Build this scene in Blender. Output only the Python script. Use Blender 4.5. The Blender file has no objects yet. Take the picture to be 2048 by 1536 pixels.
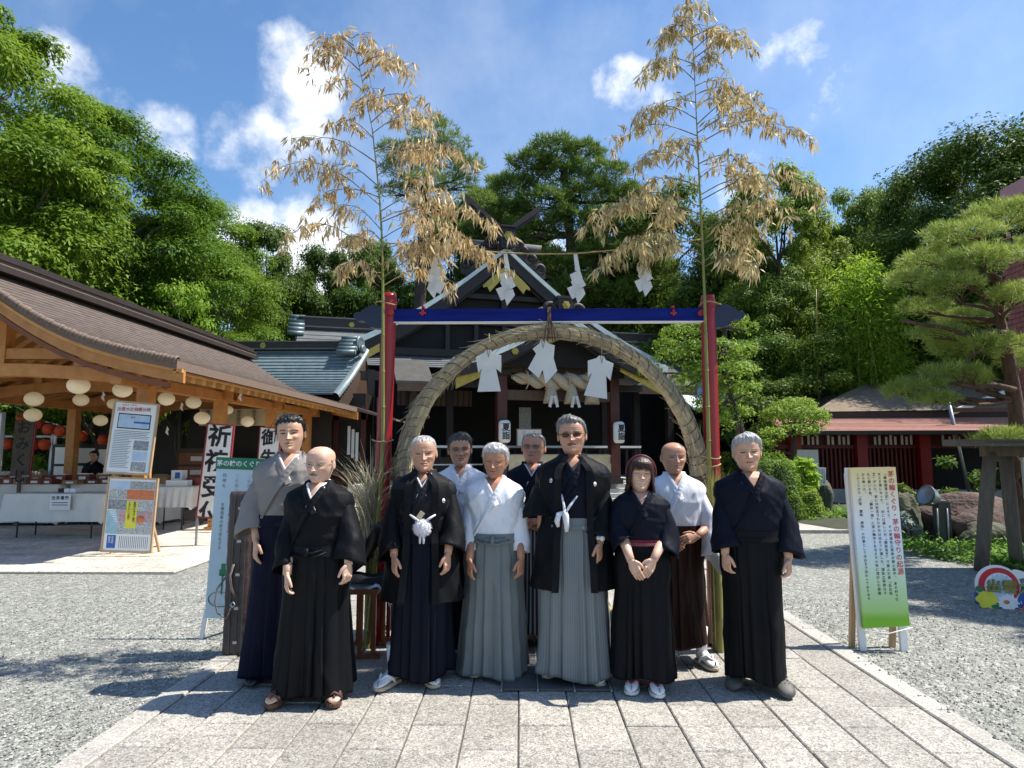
import bpy, math, random
import numpy as np
from mathutils import Vector, Matrix, Euler
random.seed(7); np.random.seed(7)
R = math.radians
scene = bpy.context.scene
col = scene.collection
CAM_H = 1.56; FPX = 1280.0
cam_d = bpy.data.cameras.new('camera'); cam = bpy.data.objects.new('camera', cam_d); col.objects.link(cam)
cam.location = (0, 0, CAM_H)
cam.rotation_euler = Euler((R(90 + 5.98), 0, R(0.85)))
cam_d.sensor_width = 36.0; cam_d.lens = 36.0 * FPX / 2048.0; cam_d.clip_start = 0.05; cam_d.clip_end = 3000
scene.camera = cam
CM = cam.rotation_euler.to_matrix()
def ray(px, py):
 return CM @ Vector(((px - 1024) / FPX, (768 - py) / FPX, -1.0))
def P(px, py, Y):
 d = ray(px, py); t = Y / d.y
 return Vector((d.x * t, Y, CAM_H + d.z * t))
def G(px, py, z=0.0):
 d = ray(px, py); t = (z - CAM_H) / d.z
 return Vector((d.x * t, d.y * t, z))
SUN_EL = R(58); sx, sy = 0.988, 0.155
sun_dir = Vector((sx * math.cos(SUN_EL), sy * math.cos(SUN_EL), math.sin(SUN_EL)))
sd = bpy.data.lights.new('sun', 'SUN'); so = bpy.data.objects.new('sun', sd); col.objects.link(so)
sd.energy = 4.8; sd.angle = R(0.55); sd.color = (1.0, 0.95, 0.86)
so.rotation_euler = sun_dir.to_track_quat('Z', 'Y').to_euler(); so.location = (12, 4, 25)
world = bpy.data.worlds.new('World'); scene.world = world; world.use_nodes = True
nt = world.node_tree; nt.nodes.clear(); N = nt.nodes.new; L = nt.links.new
wout = N('ShaderNodeOutputWorld'); bg = N('ShaderNodeBackground'); L(bg.outputs[0], wout.inputs[0])
sky = N('ShaderNodeTexSky'); sky.sky_type = 'NISHITA'; sky.sun_disc = False
sky.sun_elevation = SUN_EL; sky.sun_rotation = math.atan2(sx, sy); sky.air_density = 1.0; sky.dust_density = 0.4; sky.ozone_density = 2.0
bg.inputs[1].default_value = 0.116
tc = N('ShaderNodeTexCoord')
hsv = N('ShaderNodeHueSaturation'); hsv.inputs['Saturation'].default_value = 1.16; L(sky.outputs[0], hsv.inputs['Color'])
def mathn(op, a, b=None, c=None):
 n = N('ShaderNodeMath'); n.operation = op
 for i, v in enumerate((a, b, c)):
  if v is None: continue
  if isinstance(v, (int, float)): n.inputs[i].default_value = v
  else: L(v, n.inputs[i])
 return n.outputs[0]
blobs = [(575, 115, 3.2, .95), (625, 150, 3.2, .8), (540, 80, 1.8, .7), (490, 290, 3.9, .9), (470, 235, 2.0, .8), (325, 275, 3.2, .95), (400, 370, 3.6, .55),
         (130, 140, 2.8, .8), (200, 230, 3.4, .8), (1260, 170, 2.4, .75), (1215, 165, 1.6, .5), (1310, 185, 2.2, .6), (1640, 150, 4.0, .45), (1560, 150, 3.0, .35), (620, 500, 4.5, 1.0), (500, 480, 4.0, .9),
         (1600, 290, 7.0, .42), (560, 230, 5.0, .5), (1800, 290, 6.0, .2), (1080, 560, 5.0, .8), (1650, 620, 6, .6)]
acc = None
for bx, by, br, ba in blobs:
 d = ray(bx, by).normalized()
 dn = N('ShaderNodeVectorMath'); dn.operation = 'DOT_PRODUCT'; L(tc.outputs['Generated'], dn.inputs[0]); dn.inputs[1].default_value = d
 mr = N('ShaderNodeMapRange'); mr.interpolation_type = 'SMOOTHSTEP'; L(dn.outputs['Value'], mr.inputs['Value'])
 mr.inputs['From Min'].default_value = math.cos(R(br * 1.35)); mr.inputs['From Max'].default_value = 1.0
 mr.inputs['To Min'].default_value = 0; mr.inputs['To Max'].default_value = ba
 acc = mr.outputs[0] if acc is None else mathn('MAXIMUM', acc, mr.outputs[0])
nz = N('ShaderNodeTexNoise'); nz.inputs['Scale'].default_value = 6.0; nz.inputs['Detail'].default_value = 9; nz.inputs['Roughness'].default_value = 0.62; L(tc.outputs['Generated'], nz.inputs['Vector'])
nz2 = N('ShaderNodeTexNoise'); nz2.inputs['Scale'].default_value = 1.8; nz2.inputs['Detail'].default_value = 5; L(tc.outputs['Generated'], nz2.inputs['Vector'])
m1 = mathn('ADD', mathn('MULTIPLY', nz.outputs[0], 2.7), mathn('MULTIPLY', acc, 0.95))
mr = N('ShaderNodeMapRange'); mr.interpolation_type = 'SMOOTHSTEP'; L(m1, mr.inputs['Value']); mr.inputs['From Min'].default_value = 1.72; mr.inputs['From Max'].default_value = 2.45
wisp = N('ShaderNodeMapRange'); L(mathn('ADD', mathn('MULTIPLY', nz.outputs[0], .6), nz2.outputs[0]), wisp.inputs['Value']); wisp.inputs['From Min'].default_value = .80; wisp.inputs['From Max'].default_value = 1.15; wisp.inputs['To Max'].default_value = .22
cm = mathn('MAXIMUM', mr.outputs[0], wisp.outputs[0])
cmx = N('ShaderNodeMix'); cmx.data_type = 'RGBA'; L(cm, cmx.inputs['Factor']); L(hsv.outputs[0], cmx.inputs[6])
cc = N('ShaderNodeMix'); cc.data_type = 'RGBA'; L(nz.outputs[0], cc.inputs['Factor']); cc.inputs[6].default_value = (4.4, 4.8, 5.5, 1); cc.inputs[7].default_value = (8.0, 8.0, 8.0, 1)
L(cc.outputs[2], cmx.inputs[7]); L(cmx.outputs[2], bg.inputs[0])
scene.view_settings.view_transform = 'Standard'; scene.view_settings.look = 'None'
scene.view_settings.exposure = 0.78; scene.view_settings.gamma = 1.0; scene.view_settings.use_curve_mapping = False
scene.render.engine = 'CYCLES'; scene.cycles.use_denoising = True
scene.cycles.max_bounces = 6; scene.cycles.diffuse_bounces = 3; scene.cycles.glossy_bounces = 2; scene.cycles.transmission_bounces = 4; scene.cycles.transparent_max_bounces = 6
scene.cycles.caustics_reflective = False; scene.cycles.caustics_refractive = False
MATS = {}
def newmat(name):
 m = bpy.data.materials.new(name); m.use_nodes = True; MATS[name] = m
 t = m.node_tree; b = t.nodes['Principled BSDF']
 return m, t, b
def c4(c): return (c[0], c[1], c[2], 1.0)
def mat(name, c1, c2=None, scale=8.0, rough=0.6, bump=0.0, bscale=None, stretch=(1, 1, 1), metallic=0.0, detail=5, rnd=0.0, spec=0.5, sheen=0.0, kind='noise', bdist=0.01):
 """two colours mixed by a noise, bump by a finer noise, per-object value jitter"""
 m, t, b = newmat(name); n = t.nodes.new; l = t.links.new
 b.inputs['Roughness'].default_value = rough; b.inputs['Metallic'].default_value = metallic
 b.inputs['Specular IOR Level'].default_value = spec
 if sheen: b.inputs['Sheen Weight'].default_value = sheen
 c2 = c2 or tuple(x * .75 for x in c1)
 tcn = n('ShaderNodeTexCoord'); mp = n('ShaderNodeMapping'); l(tcn.outputs['Object'], mp.inputs['Vector']); mp.inputs['Scale'].default_value = stretch
 if kind == 'voronoi':
  tx = n('ShaderNodeTexVoronoi'); tx.inputs['Scale'].default_value = scale; fac = tx.outputs['Color']
  sep = n('ShaderNodeSeparateColor'); l(fac, sep.inputs[0]); fac = sep.outputs[0]
 else:
  tx = n('ShaderNodeTexNoise'); tx.inputs['Scale'].default_value = scale; tx.inputs['Detail'].default_value = detail; tx.inputs['Roughness'].default_value = .65
  ramp = n('ShaderNodeMapRange'); ramp.inputs['From Min'].default_value = .33; ramp.inputs['From Max'].default_value = .67; l(tx.outputs[0], ramp.inputs['Value']); fac = ramp.outputs[0]
 l(mp.outputs[0], tx.inputs['Vector'])
 mx = n('ShaderNodeMix'); mx.data_type = 'RGBA'; mx.inputs[6].default_value = c4(c1); mx.inputs[7].default_value = c4(c2); l(fac, mx.inputs['Factor'])
 out = mx.outputs[2]
 if rnd:
  oi = n('ShaderNodeObjectInfo'); mr = n('ShaderNodeMapRange'); l(oi.outputs['Random'], mr.inputs['Value']); mr.inputs['To Min'].default_value = 1 - rnd; mr.inputs['To Max'].default_value = 1 + rnd
  hv = n('ShaderNodeHueSaturation'); l(out, hv.inputs['Color']); l(mr.outputs[0], hv.inputs['Value']); out = hv.outputs[0]
 l(out, b.inputs['Base Color'])
 if bump:
  t2 = n('ShaderNodeTexNoise'); t2.inputs['Scale'].default_value = bscale or scale * 4; t2.inputs['Detail'].default_value = 4; l(mp.outputs[0], t2.inputs['Vector'])
  bp = n('ShaderNodeBump'); bp.inputs['Strength'].default_value = bump; bp.inputs['Distance'].default_value = bdist; l(t2.outputs[0], bp.inputs['Height']); l(bp.outputs[0], b.inputs['Normal'])
 return m
def leafmat(name, c1, c2, trans=0.35, rough=.55, vary=.25, spec=.2):
 m, t, b = newmat(name); n = t.nodes.new; l = t.links.new
 at = n('ShaderNodeAttribute'); at.attribute_name = 'tint'
 oi = n('ShaderNodeObjectInfo')
 mx = n('ShaderNodeMix'); mx.data_type = 'RGBA'; mx.inputs[6].default_value = c4(c1); mx.inputs[7].default_value = c4(c2); l(at.outputs['Fac'], mx.inputs['Factor'])
 mr = n('ShaderNodeMapRange'); l(oi.outputs['Random'], mr.inputs['Value']); mr.inputs['To Min'].default_value = 1 - vary; mr.inputs['To Max'].default_value = 1 + vary
 mh = n('ShaderNodeMapRange'); l(oi.outputs['Random'], mh.inputs['Value']); mh.inputs['To Min'].default_value = .515; mh.inputs['To Max'].default_value = .485
 hv = n('ShaderNodeHueSaturation'); l(mx.outputs[2], hv.inputs['Color']); l(mr.outputs[0], hv.inputs['Value']); l(mh.outputs[0], hv.inputs['Hue'])
 l(hv.outputs[0], b.inputs['Base Color']); b.inputs['Roughness'].default_value = rough; b.inputs['Specular IOR Level'].default_value = spec
 tr = n('ShaderNodeBsdfTranslucent'); hv2 = n('ShaderNodeHueSaturation'); l(hv.outputs[0], hv2.inputs['Color']); hv2.inputs['Value'].default_value = 1.5; hv2.inputs['Hue'].default_value = .49
 l(hv2.outputs[0], tr.inputs['Color'])
 ms = n('ShaderNodeMixShader'); ms.inputs[0].default_value = trans; l(b.outputs[0], ms.inputs[1]); l(tr.outputs[0], ms.inputs[2]); l(ms.outputs[0], t.nodes['Material Output'].inputs[0])
 return m
def M(n): return MATS[n]
def gravel_mat():
 m, t, b = newmat('gravel'); n = t.nodes.new; l = t.links.new
 g = n('ShaderNodeNewGeometry')
 v = n('ShaderNodeTexVoronoi'); v.inputs['Scale'].default_value = 74; l(g.outputs['Position'], v.inputs['Vector'])
 v2 = n('ShaderNodeTexVoronoi'); v2.inputs['Scale'].default_value = 27; l(g.outputs['Position'], v2.inputs['Vector'])
 s = n('ShaderNodeSeparateColor'); l(v.outputs['Color'], s.inputs[0])
 s2 = n('ShaderNodeSeparateColor'); l(v2.outputs['Color'], s2.inputs[0])
 cr = n('ShaderNodeValToRGB'); e = cr.color_ramp.elements
 e[0].position = 0; e[0].color = (.095, .098, .085, 1); e[1].position = 1; e[1].color = (.53, .53, .475, 1)
 x = e.new(.35); x.color = (.20, .203, .18, 1); x = e.new(.72); x.color = (.31, .31, .275, 1)
 ad = n('ShaderNodeMath'); ad.operation = 'MULTIPLY_ADD'; l(s2.outputs[1], ad.inputs[0]); ad.inputs[1].default_value = .45
 ml = n('ShaderNodeMath'); ml.operation = 'MULTIPLY'; l(s.outputs[0], ml.inputs[0]); ml.inputs[1].default_value = .6; l(ml.outputs[0], ad.inputs[2])
 l(ad.outputs[0], cr.inputs[0])
 nz = n('ShaderNodeTexNoise'); nz.inputs['Scale'].default_value = .55; nz.inputs['Detail'].default_value = 4; l(g.outputs['Position'], nz.inputs['Vector'])
 mr = n('ShaderNodeMapRange'); l(nz.outputs[0], mr.inputs['Value']); mr.inputs['To Min'].default_value = .82; mr.inputs['To Max'].default_value = 1.2
 hv = n('ShaderNodeHueSaturation'); l(cr.outputs[0], hv.inputs['Color']); l(mr.outputs[0], hv.inputs['Value']); l(hv.outputs[0], b.inputs['Base Color'])
 b.inputs['Roughness'].default_value = .85
 bp = n('ShaderNodeBump'); bp.inputs['Strength'].default_value = .9; bp.inputs['Distance'].default_value = .012; bp.invert = True; l(v.outputs['Distance'], bp.inputs['Height'])
 bp2 = n('ShaderNodeBump'); bp2.inputs['Strength'].default_value = .6; bp2.inputs['Distance'].default_value = .02; bp2.invert = True; l(v2.outputs['Distance'], bp2.inputs['Height']); l(bp.outputs[0], bp2.inputs['Normal'])
 l(bp2.outputs[0], b.inputs['Normal'])
gravel_mat()
def stone_mat(name, c1, c2, c3, vary=.12, s1=38, s2=130):
 m, t, b = newmat(name); n = t.nodes.new; l = t.links.new
 g = n('ShaderNodeNewGeometry'); oi = n('ShaderNodeObjectInfo')
 a = n('ShaderNodeTexNoise'); a.inputs['Scale'].default_value = s1; a.inputs['Detail'].default_value = 3; a.inputs['Distortion'].default_value = 1.6; l(g.outputs['Position'], a.inputs['Vector'])
 c = n('ShaderNodeTexNoise'); c.inputs['Scale'].default_value = s2; c.inputs['Detail'].default_value = 2; l(g.outputs['Position'], c.inputs['Vector'])
 d = n('ShaderNodeTexNoise'); d.inputs['Scale'].default_value = 2.2; d.inputs['Detail'].default_value = 5; l(g.outputs['Position'], d.inputs['Vector'])
 cr = n('ShaderNodeValToRGB'); e = cr.color_ramp.elements; e[0].position = .36; e[0].color = c4(c2); e[1].position = .62; e[1].color = c4(c3); x = e.new(.48); x.color = c4(c1)
 mx = n('ShaderNodeMix'); mx.data_type = 'FLOAT'; mx.inputs[0].default_value = .45; l(a.outputs[0], mx.inputs[2]); l(c.outputs[0], mx.inputs[3]); l(mx.outputs[0], cr.inputs[0])
 mr = n('ShaderNodeMapRange'); l(oi.outputs['Random'], mr.inputs['Value']); mr.inputs['To Min'].default_value = 1 - vary; mr.inputs['To Max'].default_value = 1 + vary
 md = n('ShaderNodeMapRange'); l(d.outputs[0], md.inputs['Value']); md.inputs['From Min'].default_value = .3; md.inputs['From Max'].default_value = .7; md.inputs['To Min'].default_value = .86; md.inputs['To Max'].default_value = 1.12
 mm = n('ShaderNodeMath'); mm.operation = 'MULTIPLY'; l(mr.outputs[0], mm.inputs[0]); l(md.outputs[0], mm.inputs[1])
 hv = n('ShaderNodeHueSaturation'); l(cr.outputs[0], hv.inputs['Color']); l(mm.outputs[0], hv.inputs['Value']); l(hv.outputs[0], b.inputs['Base Color'])
 b.inputs['Roughness'].default_value = .8
 bp = n('ShaderNodeBump'); bp.inputs['Strength'].default_value = .5; bp.inputs['Distance'].default_value = .006; l(mx.outputs[0], bp.inputs['Height']); l(bp.outputs[0], b.inputs['Normal'])
stone_mat('path_stone', (.285, .266, .233), (.12, .11, .094), (.50, .47, .42), vary=.15)
stone_mat('border_stone', (.37, .35, .31), (.22, .205, .18), (.54, .51, .46))
stone_mat('pavilion_tile', (.50, .46, .39), (.34, .31, .26), (.64, .60, .52), vary=.14, s1=9, s2=40)
stone_mat('step_stone', (.42, .41, .39), (.28, .27, .26), (.55, .54, .51))
mat('joint', (.11, .108, .09), (.19, .185, .16), 30, .9)
mat('soil', (.03, .035, .018), (.05, .055, .028), 6, .95, .5, 40)
mat('forest_floor', (.02, .028, .012), (.035, .045, .02), 2, .95)
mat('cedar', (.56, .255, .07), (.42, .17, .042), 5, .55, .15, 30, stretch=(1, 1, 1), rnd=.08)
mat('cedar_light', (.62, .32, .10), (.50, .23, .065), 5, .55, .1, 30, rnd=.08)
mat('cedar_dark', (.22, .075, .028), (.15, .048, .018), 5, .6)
mat('shingle', (.145, .108, .088), (.062, .045, .038), 9, .85, .6, 40, stretch=(.35, .35, 5))
mat('shingle_edge', (.20, .14, .105), (.13, .09, .07), 12, .8, .3, 40, stretch=(1, 1, 5))
mat('ridge_brown', (.042, .028, .024), (.025, .018, .016), 6, .55)
mat('copper_teal', (.10, .15, .165), (.17, .215, .23), 5, .45, .1, 25, rnd=.08, metallic=.15)
mat('copper_edge', (.62, .70, .68), (.48, .58, .56), 4, .5, .1)
mat('copper_gray', (.115, .12, .125), (.15, .158, .162), 3, .8, .2, 30, spec=.2)
mat('skirt_grey', (.075, .072, .065), (.10, .096, .088), 3, .85, spec=.15)
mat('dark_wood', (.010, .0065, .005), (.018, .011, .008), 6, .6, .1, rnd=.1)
mat('bronze_dark', (.013, .009, .009), (.024, .017, .016), 8, .6, .25, 20)
mat('brown_wood', (.10, .055, .03), (.065, .034, .02), 6, .6, .15, stretch=(3, 3, .6))
mat('red_brown', (.085, .018, .012), (.055, .012, .009), 5, .5)
mat('interior_shade', (.003, .002, .002), (.005, .004, .003), 3, .8)  # near-black colour puts the shade inside halls and doorway into the walls
mat('gold', (.42, .31, .06), (.28, .20, .045), 8, .35, metallic=.6)
mat('white_paint', (.78, .78, .76), (.70, .70, .68), 4, .5)
mat('paper', (.82, .82, .81), (.76, .76, .75), 5, .75)
_m = mat('paper_thin', (.84, .84, .82), (.78, .78, .77), 5, .75); _t = _m.node_tree; _r = _t.nodes.new('ShaderNodeBsdfTranslucent'); _r.inputs[0].default_value = (.85, .85, .83, 1); _x = _t.nodes.new('ShaderNodeMixShader'); _x.inputs[0].default_value = .45; _t.links.new(_t.nodes['Principled BSDF'].outputs[0], _x.inputs[1]); _t.links.new(_r.outputs[0], _x.inputs[2]); _t.links.new(_x.outputs[0], _t.nodes['Material Output'].inputs[0])
mat('straw', (.74, .58, .33), (.48, .35, .185), 26, .8, .8, 90, stretch=(1, 1, 1))
mat('straw_tie', (.13, .085, .04), (.085, .055, .03), 30, .8)
mat('straw_pale', (.50, .42, .29), (.32, .26, .18), 20, .8, .6, 80)
mat('rope', (.45, .33, .17), (.30, .21, .10), 60, .85, .4, 200)
mat('torii_red', (.33, .009, .014), (.25, .007, .011), 4, .38, .12, 14, stretch=(6, 6, .5), spec=.55)
mat('beam_blue', (.002, .006, .12), (.004, .018, .21), 3.5, .5, .15, 12, stretch=(.7, 5, 9), spec=.15)
mat('beam_end', (.008, .014, .045), (.016, .026, .065), 5, .5, .15, 20)
mat('clamp_red', (.40, .02, .015), (.3, .015, .012), 5, .4)
mat('culm_green', (.17, .17, .035), (.24, .23, .05), 9, .35, .05, stretch=(2, 2, .5))
mat('culm_dry', (.30, .23, .06), (.20, .17, .045), 9, .4, .05, stretch=(2, 2, .5))
mat('culm_node', (.35, .30, .14), (.12, .11, .05), 9, .5)
mat('twig', (.24, .18, .07), (.16, .12, .05), 9, .6)
mat('bark', (.085, .06, .045), (.045, .032, .025), 7, .9, .8, 22, stretch=(1, 1, .35), bdist=.03)
mat('bark_red', (.16, .085, .055), (.07, .04, .03), 9, .9, .8, 24, stretch=(1, 1, .4), bdist=.03)
mat('bark_grey', (.14, .12, .10), (.08, .07, .06), 7, .9, .6, 24, stretch=(1, 1, .35), bdist=.02)
mat('weathered', (.17, .135, .10), (.10, .08, .06), 7, .85, .4, 30, stretch=(4, 4, .5))
mat('brick_pink', (.34, .125, .105), (.25, .085, .075), 6, .85, .3, 60, rnd=.14)
mat('mortar', (.16, .08, .07), None, 6, .9)
mat('pink_wall', (.55, .29, .30), (.50, .26, .27), 3, .7)
mat('roof_red', (.50, .27, .21), (.40, .21, .165), 4, .7, .25, 30, stretch=(1, 4, 4))
mat('roof_moss', (.25, .19, .13), (.15, .115, .078), 5, .9, .5, 40, stretch=(.5, 3, 3))
mat('lattice_red', (.14, .005, .006), (.09, .004, .005), 4, .5)
mat('post_red', (.30, .008, .010), (.22, .006, .008), 4, .45)
mat('rock', (.14, .085, .07), (.07, .05, .042), 3.5, .9, .9, 12, bdist=.05)
mat('rock_moss', (.11, .11, .07), (.06, .06, .04), 4, .9, .9, 12, bdist=.05)
mat('metal_gray', (.30, .32, .36), (.24, .26, .30), 3, .3, metallic=.5)
mat('metal_pipe', (.45, .46, .47), None, 3, .35, metallic=.7)
mat('metal_dark', (.05, .055, .06), None, 5, .5)
mat('board_white', (.80, .80, .78), (.74, .74, .72), 3, .35, spec=.6)
mat('board_bluewhite', (.55, .66, .70), (.50, .61, .66), 3, .4)
mat('frame_tan', (.50, .33, .18), (.42, .27, .14), 9, .45, stretch=(3, 3, .6))
mat('frame_red', (.30, .03, .035), (.22, .025, .03), 9, .45)
mat('ink', (.012, .012, .014), None, 5, .6)
mat('ink_grey', (.10, .105, .11), None, 5, .6)
mat('ink_red', (.62, .03, .04), None, 5, .6)
mat('ink_blue', (.03, .12, .42), None, 5, .6)
mat('ink_yellow', (.82, .74, .06), None, 5, .6)
mat('ink_pink', (.65, .40, .42), (.35, .22, .2), 30, .6)
mat('ink_orange', (.75, .22, .08), (.5, .14, .05), 30, .6)
mat('ink_green', (.015, .20, .075), None, 5, .5)
mat('ink_teal', (.35, .55, .62), None, 5, .5)
mat('photo_dark', (.05, .06, .05), (.35, .36, .34), 25, .5, detail=8)
mat('photo_crowd', (.30, .16, .12), (.55, .50, .45), 34, .5, detail=8)
mat('photo_sky', (.35, .50, .68), (.55, .62, .70), 8, .5)
mat('photo_green', (.05, .09, .03), (.30, .30, .22), 30, .5, detail=8)
mat('table_cloth', (.74, .72, .67), (.68, .66, .61), 4, .8, .25, 8, bdist=.03)
mat('lantern_paper', (.80, .74, .60), (.74, .68, .54), 5, .7)
mat('lantern_red', (.62, .07, .015), (.50, .05, .012), 5, .6)
mat('lantern_cap', (.02, .02, .02), None, 5, .5)
mat('offer_wood', (.62, .52, .34), (.54, .44, .28), 5, .6)
mat('rubber_mat', (.075, .072, .07), (.10, .096, .092), 10, .7, .3, 80)
mat('strip_metal', (.6, .6, .58), None, 5, .3, metallic=.6)
mat('case_brown', (.075, .048, .045), (.05, .033, .03), 12, .45, .4, 50)
mat('strap_gray', (.26, .20, .18), None, 10, .5)
mat('stool_wood', (.33, .115, .045), (.22, .07, .03), 6, .4, .1, stretch=(4, 4, .7), rnd=.1)
mat('stool_dark', (.16, .025, .018), (.11, .018, .014), 6, .4)
mat('box_red', (.22, .05, .03), (.15, .035, .025), 6, .6, rnd=.3)
mat('box_wood', (.35, .22, .12), (.28, .17, .09), 6, .6, rnd=.2)
def grad_mat():
 m, t, b = newmat('banner_print'); n = t.nodes.new; l = t.links.new
 tcn = n('ShaderNodeTexCoord'); sp = n('ShaderNodeSeparateXYZ'); l(tcn.outputs['Object'], sp.inputs[0])
 mr = n('ShaderNodeMapRange'); l(sp.outputs[2], mr.inputs['Value']); mr.inputs['From Min'].default_value = .20; mr.inputs['From Max'].default_value = 1.43
 cr = n('ShaderNodeValToRGB'); l(mr.outputs[0], cr.inputs[0]); e = cr.color_ramp.elements
 e[0].position = 0; e[0].color = (.17, .42, .01, 1); e[1].position = 1; e[1].color = (.78, .60, .24, 1)
 for p_, c_ in ((.045, (.17, .43, .01)), (.09, (.33, .55, .17)), (.30, (.52, .68, .48)), (.50, (.62, .73, .82)), (.68, (.76, .77, .74)), (.85, (.80, .70, .45))):
  x = e.new(p_); x.color = c4(c_)
 l(cr.outputs[0], b.inputs['Base Color']); b.inputs['Roughness'].default_value = .4
grad_mat()
def collage():
 for nm, sc, val, sat in (('photo_dark', 90, .5, .25), ('photo_crowd', 120, .8, .45), ('photo_green', 80, .6, .4)):
  m, t, b = newmat(nm); n = t.nodes.new; l = t.links.new; tcn = n('ShaderNodeTexCoord'); v = n('ShaderNodeTexVoronoi'); v.inputs['Scale'].default_value = sc; l(tcn.outputs['Object'], v.inputs['Vector'])
  nz = n('ShaderNodeTexNoise'); nz.inputs['Scale'].default_value = sc * .3; nz.inputs['Detail'].default_value = 6; l(tcn.outputs['Object'], nz.inputs['Vector'])
  mx = n('ShaderNodeMix'); mx.data_type = 'RGBA'; mx.blend_type = 'MULTIPLY'; mx.inputs['Factor'].default_value = 1; l(v.outputs['Color'], mx.inputs[6]); l(nz.outputs[1], mx.inputs[7])
  hv = n('ShaderNodeHueSaturation'); hv.inputs['Saturation'].default_value = sat; hv.inputs['Value'].default_value = val * 1.6; l(mx.outputs[2], hv.inputs['Color']); l(hv.outputs[0], b.inputs['Base Color']); b.inputs['Roughness'].default_value = .4
collage()
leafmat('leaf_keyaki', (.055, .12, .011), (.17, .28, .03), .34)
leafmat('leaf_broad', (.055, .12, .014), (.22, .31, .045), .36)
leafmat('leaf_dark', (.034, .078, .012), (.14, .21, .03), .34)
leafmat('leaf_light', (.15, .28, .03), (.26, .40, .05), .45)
leafmat('leaf_bamboo', (.17, .29, .02), (.34, .46, .045), .45, vary=.1)
leafmat('leaf_pine', (.055, .12, .02), (.20, .28, .05), .3, rough=.45)
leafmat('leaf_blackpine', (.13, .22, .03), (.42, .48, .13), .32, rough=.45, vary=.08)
leafmat('leaf_topiary', (.10, .20, .02), (.28, .39, .06), .32)
leafmat('leaf_dry', (.30, .20, .07), (.78, .64, .37), .32, rough=.5, vary=.06, spec=.3)
leafmat('grass_dry', (.34, .28, .16), (.66, .60, .44), .25, vary=.05)
leafmat('grass_green', (.16, .20, .04), (.42, .38, .14), .3, vary=.05)
leafmat('leaf_grey', (.22, .28, .24), (.35, .40, .35), .2)
leafmat('ground_leaf', (.07, .16, .02), (.20, .34, .05), .35)
def cloth(name, c, rough=.62, sheen=0, bump=.3, stripe=None):
 sheen = 0
 m, t, b = newmat(name); n = t.nodes.new; l = t.links.new
 tcn = n('ShaderNodeTexCoord')
 nz = n('ShaderNodeTexNoise'); nz.inputs['Scale'].default_value = 6; nz.inputs['Detail'].default_value = 6; l(tcn.outputs['Object'], nz.inputs['Vector'])
 mx = n('ShaderNodeMix'); mx.data_type = 'RGBA'; mx.inputs[6].default_value = c4([x * .88 for x in c]); mx.inputs[7].default_value = c4([x * 1.12 for x in c]); l(nz.outputs[0], mx.inputs['Factor'])
 out = mx.outputs[2]
 if stripe:
  at = n('ShaderNodeAttribute'); at.attribute_name = 'stripe'
  m2 = n('ShaderNodeMath'); m2.operation = 'MULTIPLY'; l(at.outputs['Fac'], m2.inputs[0]); m2.inputs[1].default_value = stripe[1]
  fr = n('ShaderNodeMath'); fr.operation = 'FRACT'; l(m2.outputs[0], fr.inputs[0])
  gt = n('ShaderNodeMath'); gt.operation = 'GREATER_THAN'; l(fr.outputs[0], gt.inputs[0]); gt.inputs[1].default_value = stripe[2]
  m3 = n('ShaderNodeMix'); m3.data_type = 'RGBA'; l(gt.outputs[0], m3.inputs['Factor']); l(out, m3.inputs[6]); m3.inputs[7].default_value = c4(stripe[0]); out = m3.outputs[2]
 l(out, b.inputs['Base Color']); b.inputs['Roughness'].default_value = rough; b.inputs['Sheen Weight'].default_value = sheen; b.inputs['Sheen Roughness'].default_value = .4
 b.inputs['Specular IOR Level'].default_value = .13 if max(c) < .1 else .25
 wv = n('ShaderNodeTexNoise'); wv.inputs['Scale'].default_value = 22; wv.inputs['Detail'].default_value = 3; mp = n('ShaderNodeMapping'); mp.inputs['Scale'].default_value = (1, 1, .35); l(tcn.outputs['Object'], mp.inputs['Vector']); l(mp.outputs[0], wv.inputs['Vector'])
 bp = n('ShaderNodeBump'); bp.inputs['Strength'].default_value = bump; bp.inputs['Distance'].default_value = .02; l(wv.outputs[0], bp.inputs['Height']); l(bp.outputs[0], b.inputs['Normal'])
cloth('cloth_black', (.0055, .0058, .0075)); cloth('cloth_navyblack', (.0045, .006, .014)); cloth('cloth_black_satin', (.006, .0065, .008), .5, .1)
cloth('cloth_navy', (.004, .0045, .018)); cloth('cloth_grey_kimono', (.23, .208, .198)); cloth('cloth_white', (.74, .75, .80), .8, .1)
cloth('cloth_grey_hakama', (.165, .185, .185)); cloth('cloth_grey_stripe', (.155, .175, .18), .6, .15, .1, stripe=((.205, .225, .235), 95, .72))
cloth('cloth_stripe', (.035, .037, .042), .6, .1, .1, stripe=((.36, .37, .38), 46, .62))
cloth('cloth_brown', (.026, .010, .008), .4, .05); cloth('cloth_wine', (.13, .012, .025)); cloth('cloth_darkgrey', (.018, .019, .023), .6)
cloth('cloth_sock', (.70, .69, .70)); cloth('cloth_patch', (.16, .165, .18))
mat('sandal_sole', (.62, .50, .36), None, 12, .6); mat('sandal_white', (.75, .76, .74), None, 8, .35); mat('sandal_brown', (.11, .05, .03), None, 12, .6)
mat('clog_grey', (.09, .085, .075), (.07, .066, .06), 12, .6); mat('shoe_black', (.012, .012, .012), None, 8, .35); mat('wine_strap', (.16, .015, .035), None, 8, .6)
mat('watch_white', (.75, .72, .66), None, 8, .4); mat('watch_metal', (.55, .52, .46), None, 8, .25, metallic=.8); mat('glass_frame', (.03, .018, .012), None, 8, .3); mat('glass_gold', (.55, .42, .25), None, 8, .25, metallic=.8)
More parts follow.
